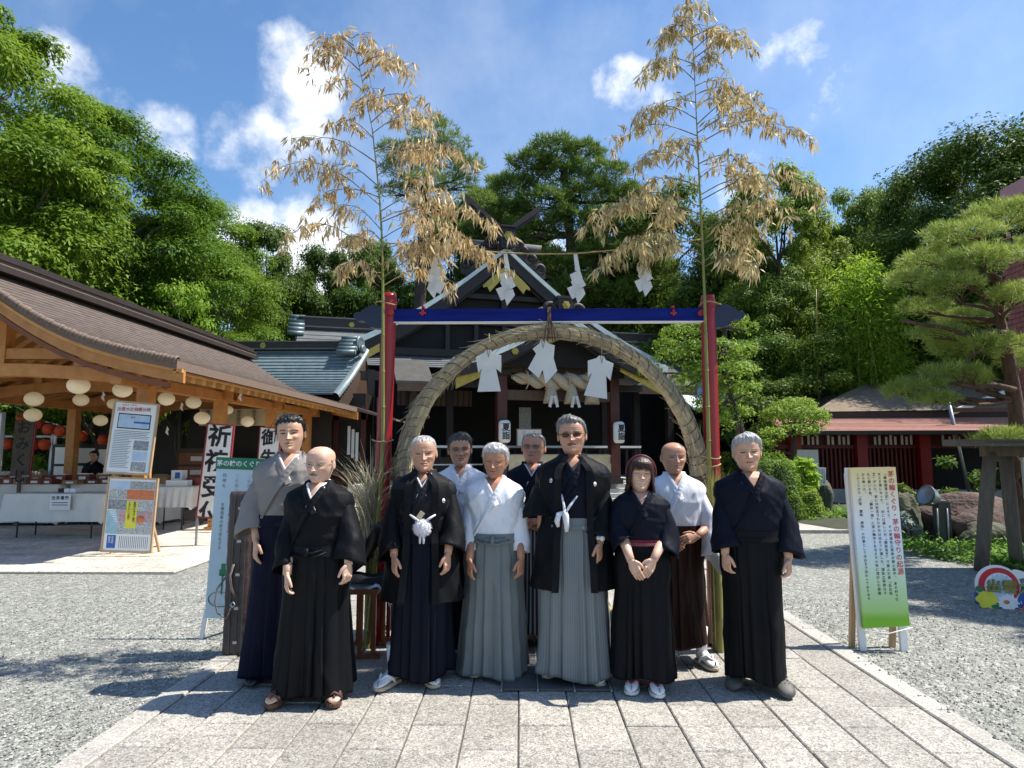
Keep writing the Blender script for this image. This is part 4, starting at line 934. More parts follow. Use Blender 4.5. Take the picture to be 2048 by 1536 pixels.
q = [P(1604, 969, Ys), P(1652, 971, Ys), P(1652, 935, Ys), P(1605, 933, Ys)]
m = MB(); m.add([v + Vector((0, d, 0)) for d in (0, .03) for v in q], [(0, 1, 2, 3), (7, 6, 5, 4), (0, 4, 5, 1), (1, 5, 6, 2), (2, 6, 7, 3), (3, 7, 4, 0)]); m.build('panel', 'board_white', si, world=True)
for px in (1605, 1650):
 p0 = P(px, 1000, Ys + .05); m = MB(); m.tube([(p0.x, Ys + .06, 0), (p0.x, Ys + .06, 1.15)], .018, 6); m.build('leg', 'metal_dark', si, world=True)
m = MB()
for k in range(11):
 x = q[1].x - .03 - k * .036; m.box((x, Ys - .004, (q[0].z + q[2].z) / 2 - .01), (.010, .002, .34))
put_text(m, '由緒', (q[0].x + .055, Ys - .004, q[2].z - .07), (1, 0, 0), (0, 0, 1), .06)
m.build('lettering', 'ink_grey', si, world=True)
# ================================================================== banner sign (right)
a = G(1722, 1306); b_ = G(1816, 1305); c_ = (a + b_) / 2
bs = thing('upright_text_banner', 'tall leaning yellow to green signboard with a red title and columns of black brush text', 'signboard', (c_.x, c_.y, 0))
Yb = c_.y
tl, tr, br, bl = P(1700, 936, Yb + .16), P(1791, 934, Yb + .16), P(1820, 1252, Yb), P(1728, 1257, Yb)
uu = (br - bl).normalized(); vv = (tl - bl).normalized(); nn = uu.cross(vv).normalized()
if nn.y > 0: nn = -nn
def quadp(x, y, off=0.0): return bl.lerp(br, x).lerp(tl.lerp(tr, x), y) + nn * off
m = MB(); m.add([quadp(x, y, o) for o in (0, -.035) for x, y in ((0, 0), (1, 0), (1, 1), (0, 1))], [(0, 1, 2, 3), (7, 6, 5, 4), (0, 4, 5, 1), (1, 5, 6, 2), (2, 6, 7, 3), (3, 7, 4, 0)]); m.build('panel', 'banner_print', bs, world=True)
m = MB(); m.add([quadp(x, y, o) + Vector((0, .012, 0)) for o in (-.036, -.05) for x, y in ((-.05, .0), (.98, .0), (.98, 1.004), (-.05, 1.004))], [(0, 1, 2, 3), (7, 6, 5, 4), (0, 4, 5, 1), (1, 5, 6, 2), (2, 6, 7, 3), (3, 7, 4, 0)]); m.build('backing_board', 'board_white', bs, world=True)
for x, lab in ((.03, 0), (.93, 1)):
 top = quadp(x, .97, -.07); d = (quadp(x, 0, -.07) - top).normalized(); k = (0.0 - top.z) / d.z; bot = top + d * k
 m = MB(); m.bar(top, bot, .05, .03, up=Vector((0, 1, 0))); m.build('leg', 'white_paint', bs, world=True)
 m = MB(); tq = top.lerp(bot, .45); m.bar(tq + Vector((.01, .035, 0)), Vector((bot.x - .035, bot.y + .10, 0)), .035, .04, up=Vector((0, 1, 0))); m.build('back_leg', 'frame_tan', bs, world=True)
m = MB(); m.tube([quadp(-.08, -.01, .01), quadp(.5, -.035, .02), quadp(1.04, -.008, .01)], .004, 5); m.build('tie_string', 'paper', bs, world=True)
t_ = MB(); W = (br - bl).length; H_ = (tl - bl).length
put_text(t_, '茅の輪くぐり・茅の輪守りの起源', quadp(.88, .955, .003), uu, vv, .052, pitch=1.06, bold=.012, res=3)
t_.build('title_lettering', 'ink_red', bs, world=True, kind='stuff')
t_ = MB()
cols_ = ['「備後国風土記」によると、　　その昔須佐之男命が旅の途中、　ある村で宿', 'をとる事になった。　　村には貧しい兄「蘇民将来」で富んだ弟「巨旦将', '来」がいた。弟には拒否されたが兄は泊めて優遇した。須佐之男命はそ', 'れに報いる為、「蘇民一族」に茅の輪守りを与えその年に流行した疫病', 'から救った。', 'このことから「厄除　　魔除　　病除」の行事として今日まで伝わっております']
for k, s in enumerate(cols_): put_text(t_, s, quadp(.745 - k * .118, .955, .003), uu, vv, .0262 if k != 5 else .0262, pitch=1.15 if k != 5 else 1.12, bold=.012, res=1, gap=.55)
t_.build('body_lettering', 'ink', bs, world=True, kind='stuff')
a = G(1952, 1214); ff = thing('flower_photo_board', 'low cut-out photo board with a red ring, flowers and gold characters at the right edge', 'signboard', (a.x + .4, a.y, 0))
Yf = a.y; fp = lambda px, py: P(px, py, Yf)
S_ = (P(2048, 1180, Yf).x - P(1951, 1180, Yf).x) / 97.0
def FQ(px, py, off=0.0): v = P(1951, 1180, Yf); return Vector((v.x + (px - 1951) * S_, Yf - off + (px - 1951) * S_ * -.22, v.z - (py - 1180) * S_ - (0)))
def fdisc(cx, cy, r, off, mt, name, ry=None, n=36, r0=0.0, pet=0, a0=0, a1=360):
 m = MB(); ry = ry or r; vs = []; fs = []
 for k in range(n):
  q = R(a0 + (a1 - a0) * k / (n - (0 if a1 - a0 == 360 else 1))); w = 1 + (.10 * math.cos(pet * q) if pet else 0)
  for rr_, o in ((r0, off), (1, off), (1, off - .012), (r0, off - .012)): vs.append(FQ(cx + math.cos(q) * r * w * rr_, cy - math.sin(q) * ry * w * rr_, o))
 e = n if a1 - a0 == 360 else n - 1
 for k in range(e):
  k2 = (k + 1) % n
  for i in range(4): i2 = (i + 1) % 4; fs.append((k * 4 + i, k2 * 4 + i, k2 * 4 + i2, k * 4 + i2))
 m.add(vs, fs); return m.build(name, mt, ff, world=True)
m = MB(); m.add([FQ(x, y, o) for o in (0, -.02) for x, y in ((1951, 1208), (2020, 1226), (2150, 1262), (2150, 1180), (2080, 1165), (1990, 1170), (1951, 1185))], [tuple(range(7)), tuple(range(13, 6, -1))] + [(i, i + 7, (i + 1) % 7 + 7, (i + 1) % 7) for i in range(7)]); m.build('board', 'ink_blue', ff, world=True)
fdisc(1990, 1169, 39, .004, 'paper', 'outer_ring', 40); fdisc(1991, 1170, 35, .010, 'ink_red', 'red_ring', 36, a0=0)
fdisc(1992, 1172, 26, .014, 'paper', 'inner_disc', 28); fdisc(1993, 1173, 24, .018, 'photo_sky', 'fan_disc', 26, pet=18, n=72)
fdisc(1968, 1197, 18, .020, 'ink_yellow', 'yellow_flower', 17, pet=6, n=48); fdisc(1956, 1177, 6, .022, 'ink_green', 'leaf', 6)
fdisc(2003, 1201, 17, .024, 'paper', 'white_flower', 15, pet=12, n=72); fdisc(2000, 1200, 5, .028, 'ink_orange', 'flower_centre', 4)
fdisc(2034, 1222, 20, .022, 'ink_orange', 'orange_flower', 14, pet=14, n=72); fdisc(1982, 1210, 8, .022, 'ink_green', 'leaf', 4); fdisc(2026, 1146, 14, .006, 'paper', 'cloud_cutout', 9, pet=3, n=48)
fdisc(2060, 1150, 22, .004, 'paper', 'cloud_cutout', 14, pet=4, n=48)
m = MB(); fu = (FQ(2000, 1180) - FQ(1980, 1180)).normalized(); z1 = Vector((0, 0, 1))
put_text(m, '出雲大社', FQ(1980, 1170, .030), fu, z1, S_ * 27, vertical=False, pitch=1.02, bold=.05); m.build('outline_lettering', 'ink_green', ff, world=True)
m = MB(); put_text(m, '出雲大社', FQ(1980, 1170, .034), fu, z1, S_ * 27, vertical=False, pitch=1.02, bold=.012); m.build('gold_lettering', 'gold', ff, world=True)
m = MB(); put_text(m, 'いずもたいしゃ', FQ(2020, 1199, .040), fu, z1, S_ * 10, vertical=False, bold=.02); m.build('kana_lettering', 'paper', ff, world=True)
m = MB(); m.box(FQ(2060, 1240, .05), (.45, .12, .06)); m.build('base_weight', 'metal_dark', ff, world=True)
for px in (1975, 2100):
 q = FQ(px, 1200, -.03); m = MB(); m.box((q.x, q.y + .03, q.z / 2), (.05, .04, q.z + .0)); m.build('stand_leg', 'frame_tan', ff, world=True)
# ================================================================== torii frame and straw ring
YT = 5.32
gt = thing('red_gate_frame', 'red round-post gate frame with a dark blue crossbeam standing over the paving', 'gate', (.23, YT, 0))
pL = [P(752, 1272, YT), P(771, 800, YT), P(780, 587, YT)]; pR = [P(1433, 1278, YT), P(1417, 800, YT), P(1415.5, 591, YT)]
for pts in (pL, pR):
 pts[0] = Vector((pts[0].x, YT, 0)); m = MB(); q = [pts[0].lerp(pts[2], t) for t in (0, .25, .5, .75, .985, 1)]
 m.tube(q, [.066, .065, .064, .0625, .060, .052], 24); po = m.build('post', 'torii_red', gt, world=True)
 m = MB(); m.lathe([(.066, 0), (.10, 0), (.10, .012), (.066, .016)], pts[0], 24); m.build('base_ring', 'metal_dark', po, world=True)
zt, zb = P(1100, 619, YT).z, P(1100, 644, YT).z; xl, xr = P(790, 630, YT).x - .05, P(1403, 630, YT).x + .05
m = MB(); m.box(((xl + xr) / 2, YT, (zt + zb) / 2), (xr - xl, .075, zt - zb)); m.build('crossbeam', 'beam_blue', gt, world=True)
m = MB(); m.box(((xl + xr) / 2, YT - .002, zb - .005), (xr - xl, .068, .009)); m.build('beam_underside', 'white_paint', gt, world=True)
prof = [(0, -.13), (.10, -.13), (.17, -.11), (.20, -.07), (.24, -.045), (.29, -.05), (.335, -.02), (.35, .015), (.33, .045), (.29, .055), (.262, .048), (.25, .075), (.21, .10), (.165, .125), (.11, .13), (.06, .115), (.0, .085)]
for s_, xx in ((-1, P(768, 630, YT).x), (1, P(1427, 630, YT).x)):
 m = MB(); m.prism([(s_ * x * .78, z * .76) for x, z in prof][::s_], (xx - s_ * .02, YT - .04, P(1100, 634, YT).z), (1, 0, 0), (0, 0, 1), (0, .08, 0)); m.build('carved_beam_end', 'beam_end', gt, world=True)
for px in (847, 1344):
 q = P(px, 629, YT); m = MB(); m.box((q.x, YT - .048, q.z), (.052, .02, .018)); m.box((q.x, YT - .050, q.z + .004), (.016, .024, .05)); m.box((q.x, YT, q.z + .055), (.02, .11, .02)); m.build('wedge', 'clamp_red', gt, world=True)
for px in (790, 1402):
 q = P(px, 629, YT); m = MB(); m.tube([(q.x - .02, YT - .09, q.z), (q.x - .02, YT + .09, q.z)], .022, 12); m.build('peg', 'clamp_red', gt, world=True)
RC = Vector((P(1101, 900, YT).x, YT + .0, 1.335)); RR = 1.225
ring = thing('straw_ring', 'big woven straw ring wrapped with cord, hung under the blue crossbeam', 'straw ring', (RC.x, RC.y, 0))
rs = random.Random(11)
n, k_ = 300, 26; A = np.zeros((n, k_, 3))
ph = [rs.uniform(0, 6.28) for _ in range(8)]
def ring_r(a): # tube radius around the ring (thicker low down)
 return .051 + .030 * (1 - math.sin(a)) * .5 + .004 * math.sin(5 * a + 1)
for i in range(n):
 a = 2 * math.pi * i / n; cseg = abs(math.sin(a * 42)) ** .5
 rr = ring_r(a) * (.95 + .07 * cseg); Rr = RR + .012 * math.sin(3 * a + ph[0])
 for j in range(k_):
  t = 2 * math.pi * j / k_; bump = .0045 * math.sin(9 * t + 8 * a + ph[1]) + .0035 * math.sin(17 * t - 14 * a + ph[2]) + .003 * math.sin(23 * a + 5 * t)
  q = rr + bump; A[i, j] = ((Rr + q * math.cos(t)) * math.cos(a), q * math.sin(t), (Rr + q * math.cos(t)) * math.sin(a))
A2 = np.concatenate([A, A[:1]], 0); m = MB(); m.grid(A2 + np.array([RC.x, RC.y, RC.z]), closed=True); m.build('straw_core', 'straw', ring, world=True)
m = MB()
for _ in range(2300):
 a = rs.uniform(-.35, math.pi + .35); t0 = rs.uniform(0, 6.28); L_ = rs.uniform(.05, .16); pts = []
 lift = rs.uniform(.002, .008); out = 0 if rs.random() < .84 else rs.uniform(.012, .06)
 for q in range(4):
  aa = a + L_ * q / 3; rr = ring_r(aa) + lift + out * (q / 3) ** 2; t = t0 + .25 * q / 3; pts.append((RC.x + (RR + rr * math.cos(t)) * math.cos(aa), RC.y + rr * math.sin(t), RC.z + (RR + rr * math.cos(t)) * math.sin(aa)))
 m.tube(pts, [.0028, .003, .0025, .001], 3, caps=False)
m.build('loose_straws', 'straw_pale', ring, world=True, kind='stuff')
src = None; cnt = 0
for i in range(84):
 a = 2 * math.pi * (i + .5 + .16 * math.sin(i * 2.3)) / 84
 m = MB(); pts = []; rr = ring_r(a) + .005
 for q in range(15):
  t = 2 * math.pi * q / 14; aa = a + .035 * math.sin(t + .6) + (.042 * (q / 14) - .02); pts.append((RC.x + (RR + rr * math.cos(t)) * math.cos(aa), RC.y + rr * math.sin(t), RC.z + (RR + rr * math.cos(t)) * math.sin(aa)))
 m.tube(pts, .0042, 5, caps=False); m.build('wrapping_cord', 'straw_tie', ring, world=True)
for sgn in (-1, 1): # thick binding low on each side
 for k in range(4):
  a = (math.pi * .5 + sgn * (math.pi * .5 + .02)) - sgn * (.02 * k - .03); m = MB(); rr = ring_r(a) + .008
  pts = [(RC.x + (RR + rr * math.cos(t)) * math.cos(a), RC.y + rr * math.sin(t), RC.z + (RR + rr * math.cos(t)) * math.sin(a)) for t in [2 * math.pi * q / 14 for q in range(15)]]
  m.tube(pts, .010, 6, caps=False); m.build('binding', 'bark_red', ring, world=True)
m = MB(); q = P(1098, 648, YT)
for dx in (-.03, -.01, .015, .03): m.tube([(q.x + dx * .3, YT - .045, zt + .01), (q.x + dx * .4, YT - .06, zb), (q.x + dx, YT - .10, RC.z + RR + .02), (q.x + dx * 1.6, YT - .10, RC.z + RR - .10)], .006, 5)
m.build('hanging_tie', 'bark_red', ring, world=True)
def paper_robe(px, py, ppx, ppy, w, label, tilt=0.0, kind=0):
 q0 = P(px, py, YT - .08); s = (P(0, 0, YT).z - P(0, 100, YT).z) / 100.0
 o = thing('paper_figure', label, 'paper cut-out', (q0.x, YT - .09, q0.z), 0, 'paper figures in the ring')
 if kind == 0: poly = [(-4, 0), (4, 0), (8, -6), (22, -10), (21, -40), (13, -33), (12, -30), (20, -72), (-20, -72), (-12, -32), (-18, -40), (-22, -12), (-8, -5)]
 else: poly = [(-4, 2), (5, 2), (8, -4), (20, -8), (18, -30), (24, -52), (4, -74), (-1, -50), (-8, -64), (-26, -48), (-12, -22), (-18, -14), (-6, -4)]
 c, s_ = math.cos(tilt), math.sin(tilt); pts = [((x * c - y * s_) * s * w, (x * s_ + y * c) * s * w) for x, y in poly]
 m = MB(); m.prism(pts, (0, 0, 0), (1, 0, 0), (0, 0, 1), (0, .004, 0)); m.build('paper_robe', 'paper_thin', o)
 m = MB(); m.prism([(-3.2 * s, 0), (0, -14 * s), (3.2 * s, 0), (2.2 * s, 0), (0, -10 * s), (-2.2 * s, 0)], (0, -.003, 0), (1, 0, 0), (0, 0, 1), (0, .002, 0)); m.build('paper_collar', 'cloth_grey_hakama', o)
 m = MB(); m.tube([(0, 0, 0), (.005, .02, .14)], .003, 4); m.build('string', 'rope', o)
paper_robe(977, 700, 0, 0, 1.0, 'white paper robe figure hanging at the left inside the straw ring', .02)
paper_robe(1086, 682, 0, 0, 1.0, 'white folded paper figure hanging at the middle under the hanging tie', .0, 1)
paper_robe(1203, 712, 0, 0, 1.0, 'white paper robe figure hanging at the right inside the straw ring', -.16)
YR = YT - .16
rp = thing('streamer_rope', 'thin straw rope strung between the two dry bamboos above the gate', 'rope', (.2, YR, P(1040, 507, YR).z))
ropepx = [(766, 486), (820, 489), (872, 495), (940, 500), (1012, 506), (1080, 508), (1150, 507), (1220, 501), (1283, 494), (1345, 486), (1406, 478)]
m = MB(); m.tube([P(x, y, YR) for x, y in ropepx], .006, 6); m.build('rope_strand', 'rope', rp, world=True)
def shide(px, py, s_, label, mir=1):
 q = P(px, py, YR); s = (P(0, 0, YR).z - P(0, 100, YR).z) / 100.0 * s_
 o = thing('paper_streamer', label, 'paper streamer', (q.x, YR, q.z), 0, 'zigzag paper streamers on the rope')
 cells = [[(-4, 0), (5, 0), (7, -38), (-5, -34)], [(-5, -34), (7, -42), (13, -58), (-8, -56)], [(-9, -56), (12, -66), (18, -82), (-4, -78)], [(-2, -70), (24, -76), (14, -100), (-9, -86)]]
 cells = [[(-4, 0), (3, 0), (9, -36), (-1, -36)], [(-12, -44), (8, -34), (14, -52), (-6, -62)], [(-10, -58), (11, -50), (20, -66), (-1, -78)], [(-18, -72), (6, -62), (14, -82), (-8, -94)], [(-4, -78), (14, -72), (18, -84), (3, -104)]]
 for k, cl in enumerate(cells):
  m = MB(); pts = [(mir * x * s, y * s) for x, y in cl]; 
  if mir < 0: pts = pts[::-1]
  a = (.10 if k % 2 else -.10); m.prism(pts, (0, -.006 * k, 0), Vector((1, a, 0)).normalized(), (0, 0, 1), (0, .002, 0)); m.build('paper_fold', 'paper_thin', o)
shide(874, 494, .92, 'white zigzag paper streamer at the left end of the rope beside the dry bamboo', -1)
shide(1011, 505, .94, 'white zigzag paper streamer in front of the shrine gable peak', 1)
shide(1151, 506, .90, 'white zigzag paper streamer over the right slope of the shrine gable', 1)
shide(1284, 494, .88, 'white zigzag paper streamer nearest the right bamboo', 1)
for k, (lx, lab) in enumerate(((-.42, 'small white paper streamer under the shrine straw rope, left of the pair'), (.28, 'small white paper streamer under the shrine straw rope, right of the pair'))):
 o = thing('small_streamer', lab, 'paper streamer', Vector((OX, OY, 0)) + Matrix.Rotation(TH, 3, 'Z') @ Vector((lx, -.75, 3.2)), TH, 'streamers on the shrine rope')
 for q in range(4):
  m = MB()
  for s_ in (-1, 1): m.prism([(0, 0), (s_ * .08, .03), (s_ * .11, -.06), (s_ * .02, -.09)][::s_], (s_ * .02 * q, -.004 * q, -.085 * q), (1, 0, 0), (0, 0, 1), (0, .003, 0))
  m.build('paper_fold', 'paper_thin', o)
for lx, lab in ((-1.85, 'white paper lantern with black characters on the left porch post'), (1.85, 'white paper lantern with black characters on the right porch post')):
 o = thing('paper_lantern', lab, 'lantern', Vector((OX, OY, 0)) + Matrix.Rotation(TH, 3, 'Z') @ Vector((lx, -.40, 2.14)), TH, 'lanterns on the porch posts')
 m = MB(); m.lathe([(.09, -.34), (.155, -.31), (.175, -.24)] + [(.178 + .004 * (k % 2), -.24 + .04 * k) for k in range(13)] + [(.155, .31), (.09, .34)], (0, 0, 0), 20); m.build('paper_shade', 'paper', o)
 for z in (-.35, .35):
  m = MB(); m.lathe([(0, z - .015), (.10, z - .015), (.10, z + .015), (0, z + .015)], (0, 0, 0), 16); m.build('ring_cap', 'lantern_cap', o)
 m = MB(); put_text(m, '夏詣', (0, -.192, .13), (1, 0, 0), (0, 0, 1), .25, bold=.02, pitch=1.0); m.build('lettering', 'ink', o)
 m = MB(); m.bar((0, 0, .35), (0, .3, .40), .03); m.build('hook', 'metal_dark', o)
# ================================================================== dry bamboos
def bamboo(px_pts, Yb, label, seed, r0, spread, hang):
 """culm through pixel points at depth Yb; side branches with drooping dry leaf sprays"""
 rr = random.Random(seed); rn = np.random.RandomState(seed)
 pts = [P(x, y, Yb) for x, y in px_pts]; pts[0].z = 0
 base = pts[0]; o = thing('dry_bamboo', label, 'bamboo', (base.x, Yb, 0), 0, 'dry bamboos tied to the gate posts')
 Ls = [0]
 for a, c in zip(pts[:-1], pts[1:]): Ls.append(Ls[-1] + (c - a).length)
 def at(s):
  for i in range(len(pts) - 1):
   if s <= Ls[i + 1] or i == len(pts) - 2: return pts[i].lerp(pts[i + 1], (s - Ls[i]) / (Ls[i + 1] - Ls[i]))
 T = Ls[-1]; s = 0.0; nodes = []
 while s < T: nodes.append(s); s += .16 + .14 * min(1, s / 2.0)
 nodes.append(T)
 mm = MB(); rad = lambda s: max(.0032, r0 * (1 - (s / T) ** 1.25))
 for k, (a, c) in enumerate(zip(nodes[:-1], nodes[1:])):
  if c - a < .02: continue
  pa, pc = at(a), at(c); q = [pa, pa.lerp(pc, .06), pa.lerp(pc, .94), pc]; mm.tube(q, [rad(a) * 1.15, rad(a), rad(c), rad(c) * 1.15], 9, caps=False)
 mm.build('culm', 'culm_green', o, world=True)
 mm = MB()
 for s in nodes[:-1]:
  if s / T > .6: break
  mm.tube([at(s) - Vector((0, 0, .004)), at(s) + Vector((0, 0, .004))], rad(s) * 1.28, 9)
 mm.build('node_rings', 'culm_node', o, world=True, kind='stuff')
 tw = MB(); C = []; D = []
 def spray(p, d, n, ln):
  for _ in range(n):
   C.append(p + Vector((rr.gauss(0, .012), rr.gauss(0, .012), rr.gauss(0, .012)))); dd = Vector((rr.gauss(0, .40) + d.x * .35, rr.gauss(0, .40) + d.y * .35, -1.0 + rr.gauss(0, .30))); D.append(tuple(dd.normalized()) + (ln * rr.uniform(.6, 1.15),))
 for (sx_, side, length, rise, droop) in spread:
  sx_ = .56 + (sx_ - .52) * .44 / .48
  p0 = at(T * sx_); depth = rr.uniform(-.8, .8); d = Vector((side, depth * .7, 0)); 
  if d.length > 0: d = d.normalized() if abs(side) > .3 else d
  pts_b = []; nseg = 9
  for q in range(nseg + 1):
   t = q / nseg; pts_b.append(p0 + d * length * (t ** .92) + Vector((0, 0, (rise + .34 * length) * math.sin(t * math.pi * .60) - (droop * .5 + .30 * length) * t ** 2.2)))
  tw.tube(pts_b, [.0055 * (1 - .75 * q / nseg) for q in range(nseg + 1)], 4, caps=False)
  length *= .88; nsub = int(8 + length * 20)
  for q in range(nsub):
   t = .22 + .78 * (q + rr.random()) / nsub; i = min(int(t * nseg), nseg - 1); pb = pts_b[i].lerp(pts_b[i + 1], t * nseg - i)
   sd = Vector((rr.gauss(0, 1), rr.gauss(0, 1), rr.gauss(0, .3))).normalized(); sl = rr.uniform(.04, .20) * (1.15 - .5 * t)
   e = pb + (sd + d * .8).normalized() * sl + Vector((0, 0, -.02 + .02 * rr.random())); tw.tube([pb, pb.lerp(e, .5) + Vector((0, 0, .012)), e], [.0022, .002, .0012], 3, caps=False)
   for w in (.45, .75, 1.0):
    if rr.random() < .82: spray(pb.lerp(e, w), sd, rr.choice((2, 3, 4)), hang)
 tw.build('branches', 'twig', o, world=True, kind='stuff')
 C = np.array([tuple(c) for c in C]) - np.array(tuple(mtx(o).translation)); D4 = np.array(D); n = len(C); Nn = rn.normal(size=(n, 3))
 Nn[:, 2] *= .25
 leaves_mesh('dry_leaves', C, Nn, D4[:, :3], D4[:, 3], rn.uniform(.012, .021, n), 'leaf_dry', o)['kind'] = 'stuff'
 return n
spL = [(.985, .4, .12, .05, .15), (.97, -.8, .22, .06, .12), (.96, -1, .30, .12, .16), (.955, .5, .26, .06, .18), (.93, 1, .42, .10, .30), (.92, -.9, .40, .12, .22), (.90, .7, .50, .06, .30), (.88, -1, .30, .04, .14), (.87, .2, .3, .1, .2), (.86, 1, .55, .02, .22), (.84, -.2, .25, .1, .2), (.80, 1, .55, -.04, .10), (.82, .5, .40, .1, .25), (.79, -.7, .35, .06, .2),
       (.765, 1, .50, .0, .15), (.745, -1, .78, .10, .22), (.735, .6, .50, .06, .25), (.72, 1, .92, .0, .25), (.70, -.6, .50, .12, .2), (.695, .8, .70, .02, .2), (.68, -1, .62, -.02, .1), (.665, -1, .95, .12, .22), (.655, .9, .62, .0, .2), (.64, .4, .45, .08, .2), (.635, 1, 1.05, -.12, .22), (.62, -.5, .45, .1, .2), (.605, .8, .85, -.12, .2), (.60, -1, .3, .1, .2), (.585, .7, .55, .0, .2), (.56, 1, .95, .02, .22), (.555, -1, .82, .16, .22), (.545, .6, .6, .1, .25), (.535, 1, 1.05, .05, .25), (.53, -.6, .40, .15, .2), (.52, 1, .62, .10, .25)]
spR = [(.99, -.4, .10, .03, .12), (.985, .4, .08, .02, .12), (.97, -1, .16, .03, .14), (.96, .6, .18, .05, .16), (.95, -.6, .22, .04, .14), (.94, 1, .30, .03, .16), (.925, -1, .34, .02, .14), (.915, .6, .36, .04, .2), (.90, 1, .50, .02, .2), (.89, -.8, .40, .05, .2), (.875, .3, .35, .05, .2), (.86, -1, .50, .0, .22), (.85, .5, .40, .04, .2), (.835, 1, .65, .02, .12), (.82, -.5, .40, .0, .2), (.81, .5, .35, .1, .2), (.79, -1, .48, .05, .2),
       (.78, .9, .55, .12, .2), (.765, 1, .70, .10, .22), (.76, -1, .72, .04, .2), (.745, 1, .95, .05, .16), (.74, -.7, .5, .05, .25), (.72, -.3, .4, .1, .2), (.71, .6, .45, .0, .2), (.70, -1, .62, .0, .2), (.685, 1, .55, .1, .2), (.67, -.9, .65, .05, .25), (.655, .7, .7, .05, .2), (.645, 1, .95, .0, .15), (.635, -1, .80, .05, .25), (.62, -.5, .5, .08, .25), (.61, 1, .80, .05, .2), (.60, -1, .92, .02, .2), (.59, .5, .5, .05, .2), (.58, -1, 1.05, .05, .2), (.57, .7, .6, .0, .2), (.565, -.8, .75, -.02, .25), (.55, -1, .55, -.02, .22), (.54, .5, .35, .02, .2), (.535, -1, .95, -.05, .2), (.53, .8, .42, -.02, .2)]
bamboo([(735, 1275), (752, 1100), (766, 900), (766, 560), (762, 420), (745, 260), (718, 130), (700, 62)], YT - .13, 'tall dry bamboo with tan leaves tied to the left red post', 5, .0215, spL, .108)
bamboo([(1430, 1295), (1420, 1000), (1414, 760), (1408, 560), (1398, 350), (1390, 170), (1384, 60), (1380, 10)], YT - .13, 'tall dry bamboo with tan leaves tied to the right red post', 8, .0215, spR, .108)
for px, lab in ((771, 'straw cord tied round the left red post and its bamboo'), (1414, 'straw cord tied round the right red post and its bamboo')):
 for k, py in enumerate((612, 882, 945) if px < 1000 else (612, 915, 930)):
  q = P(px + (3 if py < 700 else -4 if px < 1000 else 2), py, YT); m = MB()
  m.tube([(q.x + .085 * math.cos(a), YT - .035 + .115 * math.sin(a), q.z + .01 * math.sin(a * 2 + k)) for a in [2 * math.pi * i / 16 for i in range(17)]], .006, 5, caps=False)
  o = m.build('tying_cord', 'rope'); props(o, lab.replace('cord', ('upper cord', 'middle cord', 'lower cord')[k]), 'cord', 'cords tying bamboo to the gate')
def vase(px, py_b, py_t, Yv, r, lab, group='green bamboo vases beside the gate'):
 b0 = P(px, py_b, Yv); t0 = P(px, py_t, Yv); o = thing('bamboo_vase', lab, 'bamboo vase', (b0.x, Yv, 0), 0, group)
 z = 0.0; m = MB(); nn_ = MB(); top = t0.z
 while z < top - .02:
  z2 = min(top, z + .27); m.tube([(0, 0, z), (0, 0, z + .012), (0, 0, z2 - .012), (0, 0, z2)], [r * 1.06, r, r, r * 1.06], 16, caps=True); nn_.lathe([(r * 1.04, z2 - .006), (r * 1.10, z2), (r * 1.04, z2 + .006)], (0, 0, 0), 16); z = z2
 m.build('bamboo_tube', 'culm_green', o); nn_.build('node_rings', 'culm_node', o, kind='stuff'); return o, Vector((b0.x, Yv, top))
v1, t1 = vase(737, 1262, 1040, YT - .05, .036, 'thick green bamboo vase left of the left red post')
v2, t2 = vase(1440, 1296, 1096, YT - .18, .034, 'thick green bamboo vase in front of the right red post')
def grass(p, name, label, n, L0, L1, lean, mt, seed, wd=.006, zb=0.0, spreadr=.03):
 rn = np.random.RandomState(seed); V = []; F = []; tn = []
 for k in range(n):
  a = rn.uniform(0, 2 * math.pi); L_ = rn.uniform(L0, L1); ben = rn.uniform(.15, 1.0) * lean[2]; dx = math.cos(a) * ben + lean[0]; dy = math.sin(a) * ben * .8 + lean[1]
  x0, y0 = rn.normal(0, spreadr), rn.normal(0, spreadr); ns = 7; w = wd * rn.uniform(.5, 1.3); wx, wy = -math.sin(a), math.cos(a); i0 = len(V)
  if abs(wx) < .4: wx = .6
  for q in range(ns + 1):
   t = q / ns; z = L_ * (t - .42 * ben * t * t * t * 1.1); h = L_ * .62 * t * t; ww = w * (1 - t ** 2 * .9)
   c = (x0 + dx * h, y0 + dy * h, zb + z); V.append((c[0] - wx * ww, c[1] - wy * ww, c[2])); V.append((c[0] + wx * ww, c[1] + wy * ww, c[2]))
  for q in range(ns): F.append((i0 + 2 * q, i0 + 2 * q + 1, i0 + 2 * q + 3, i0 + 2 * q + 2))
 m = MB(); m.add(V, F); o = m.build(name, mt); o.location = p
 at_ = o.data.attributes.new('tint', 'FLOAT', 'FACE'); at_.data.foreach_set('value', np.repeat(rn.rand(n), 7).astype(np.float32))
 props(o, label, 'grass bundle'); return o
grass((t1.x, t1.y, t1.z - .22), 'pampas_bundle', 'dry arching pampas grass standing in the left bamboo vase', 330, .40, 1.0, (-.14, -.05, .9), 'grass_dry', 3, .0045, 0)
grass((t2.x + .0, t2.y, t2.z - .02), 'pampas_bundle', 'green and straw coloured reed bundle tied in front of the right red post', 260, .30, .72, (.12, -.02, .38), 'grass_green', 6, .005, 0)
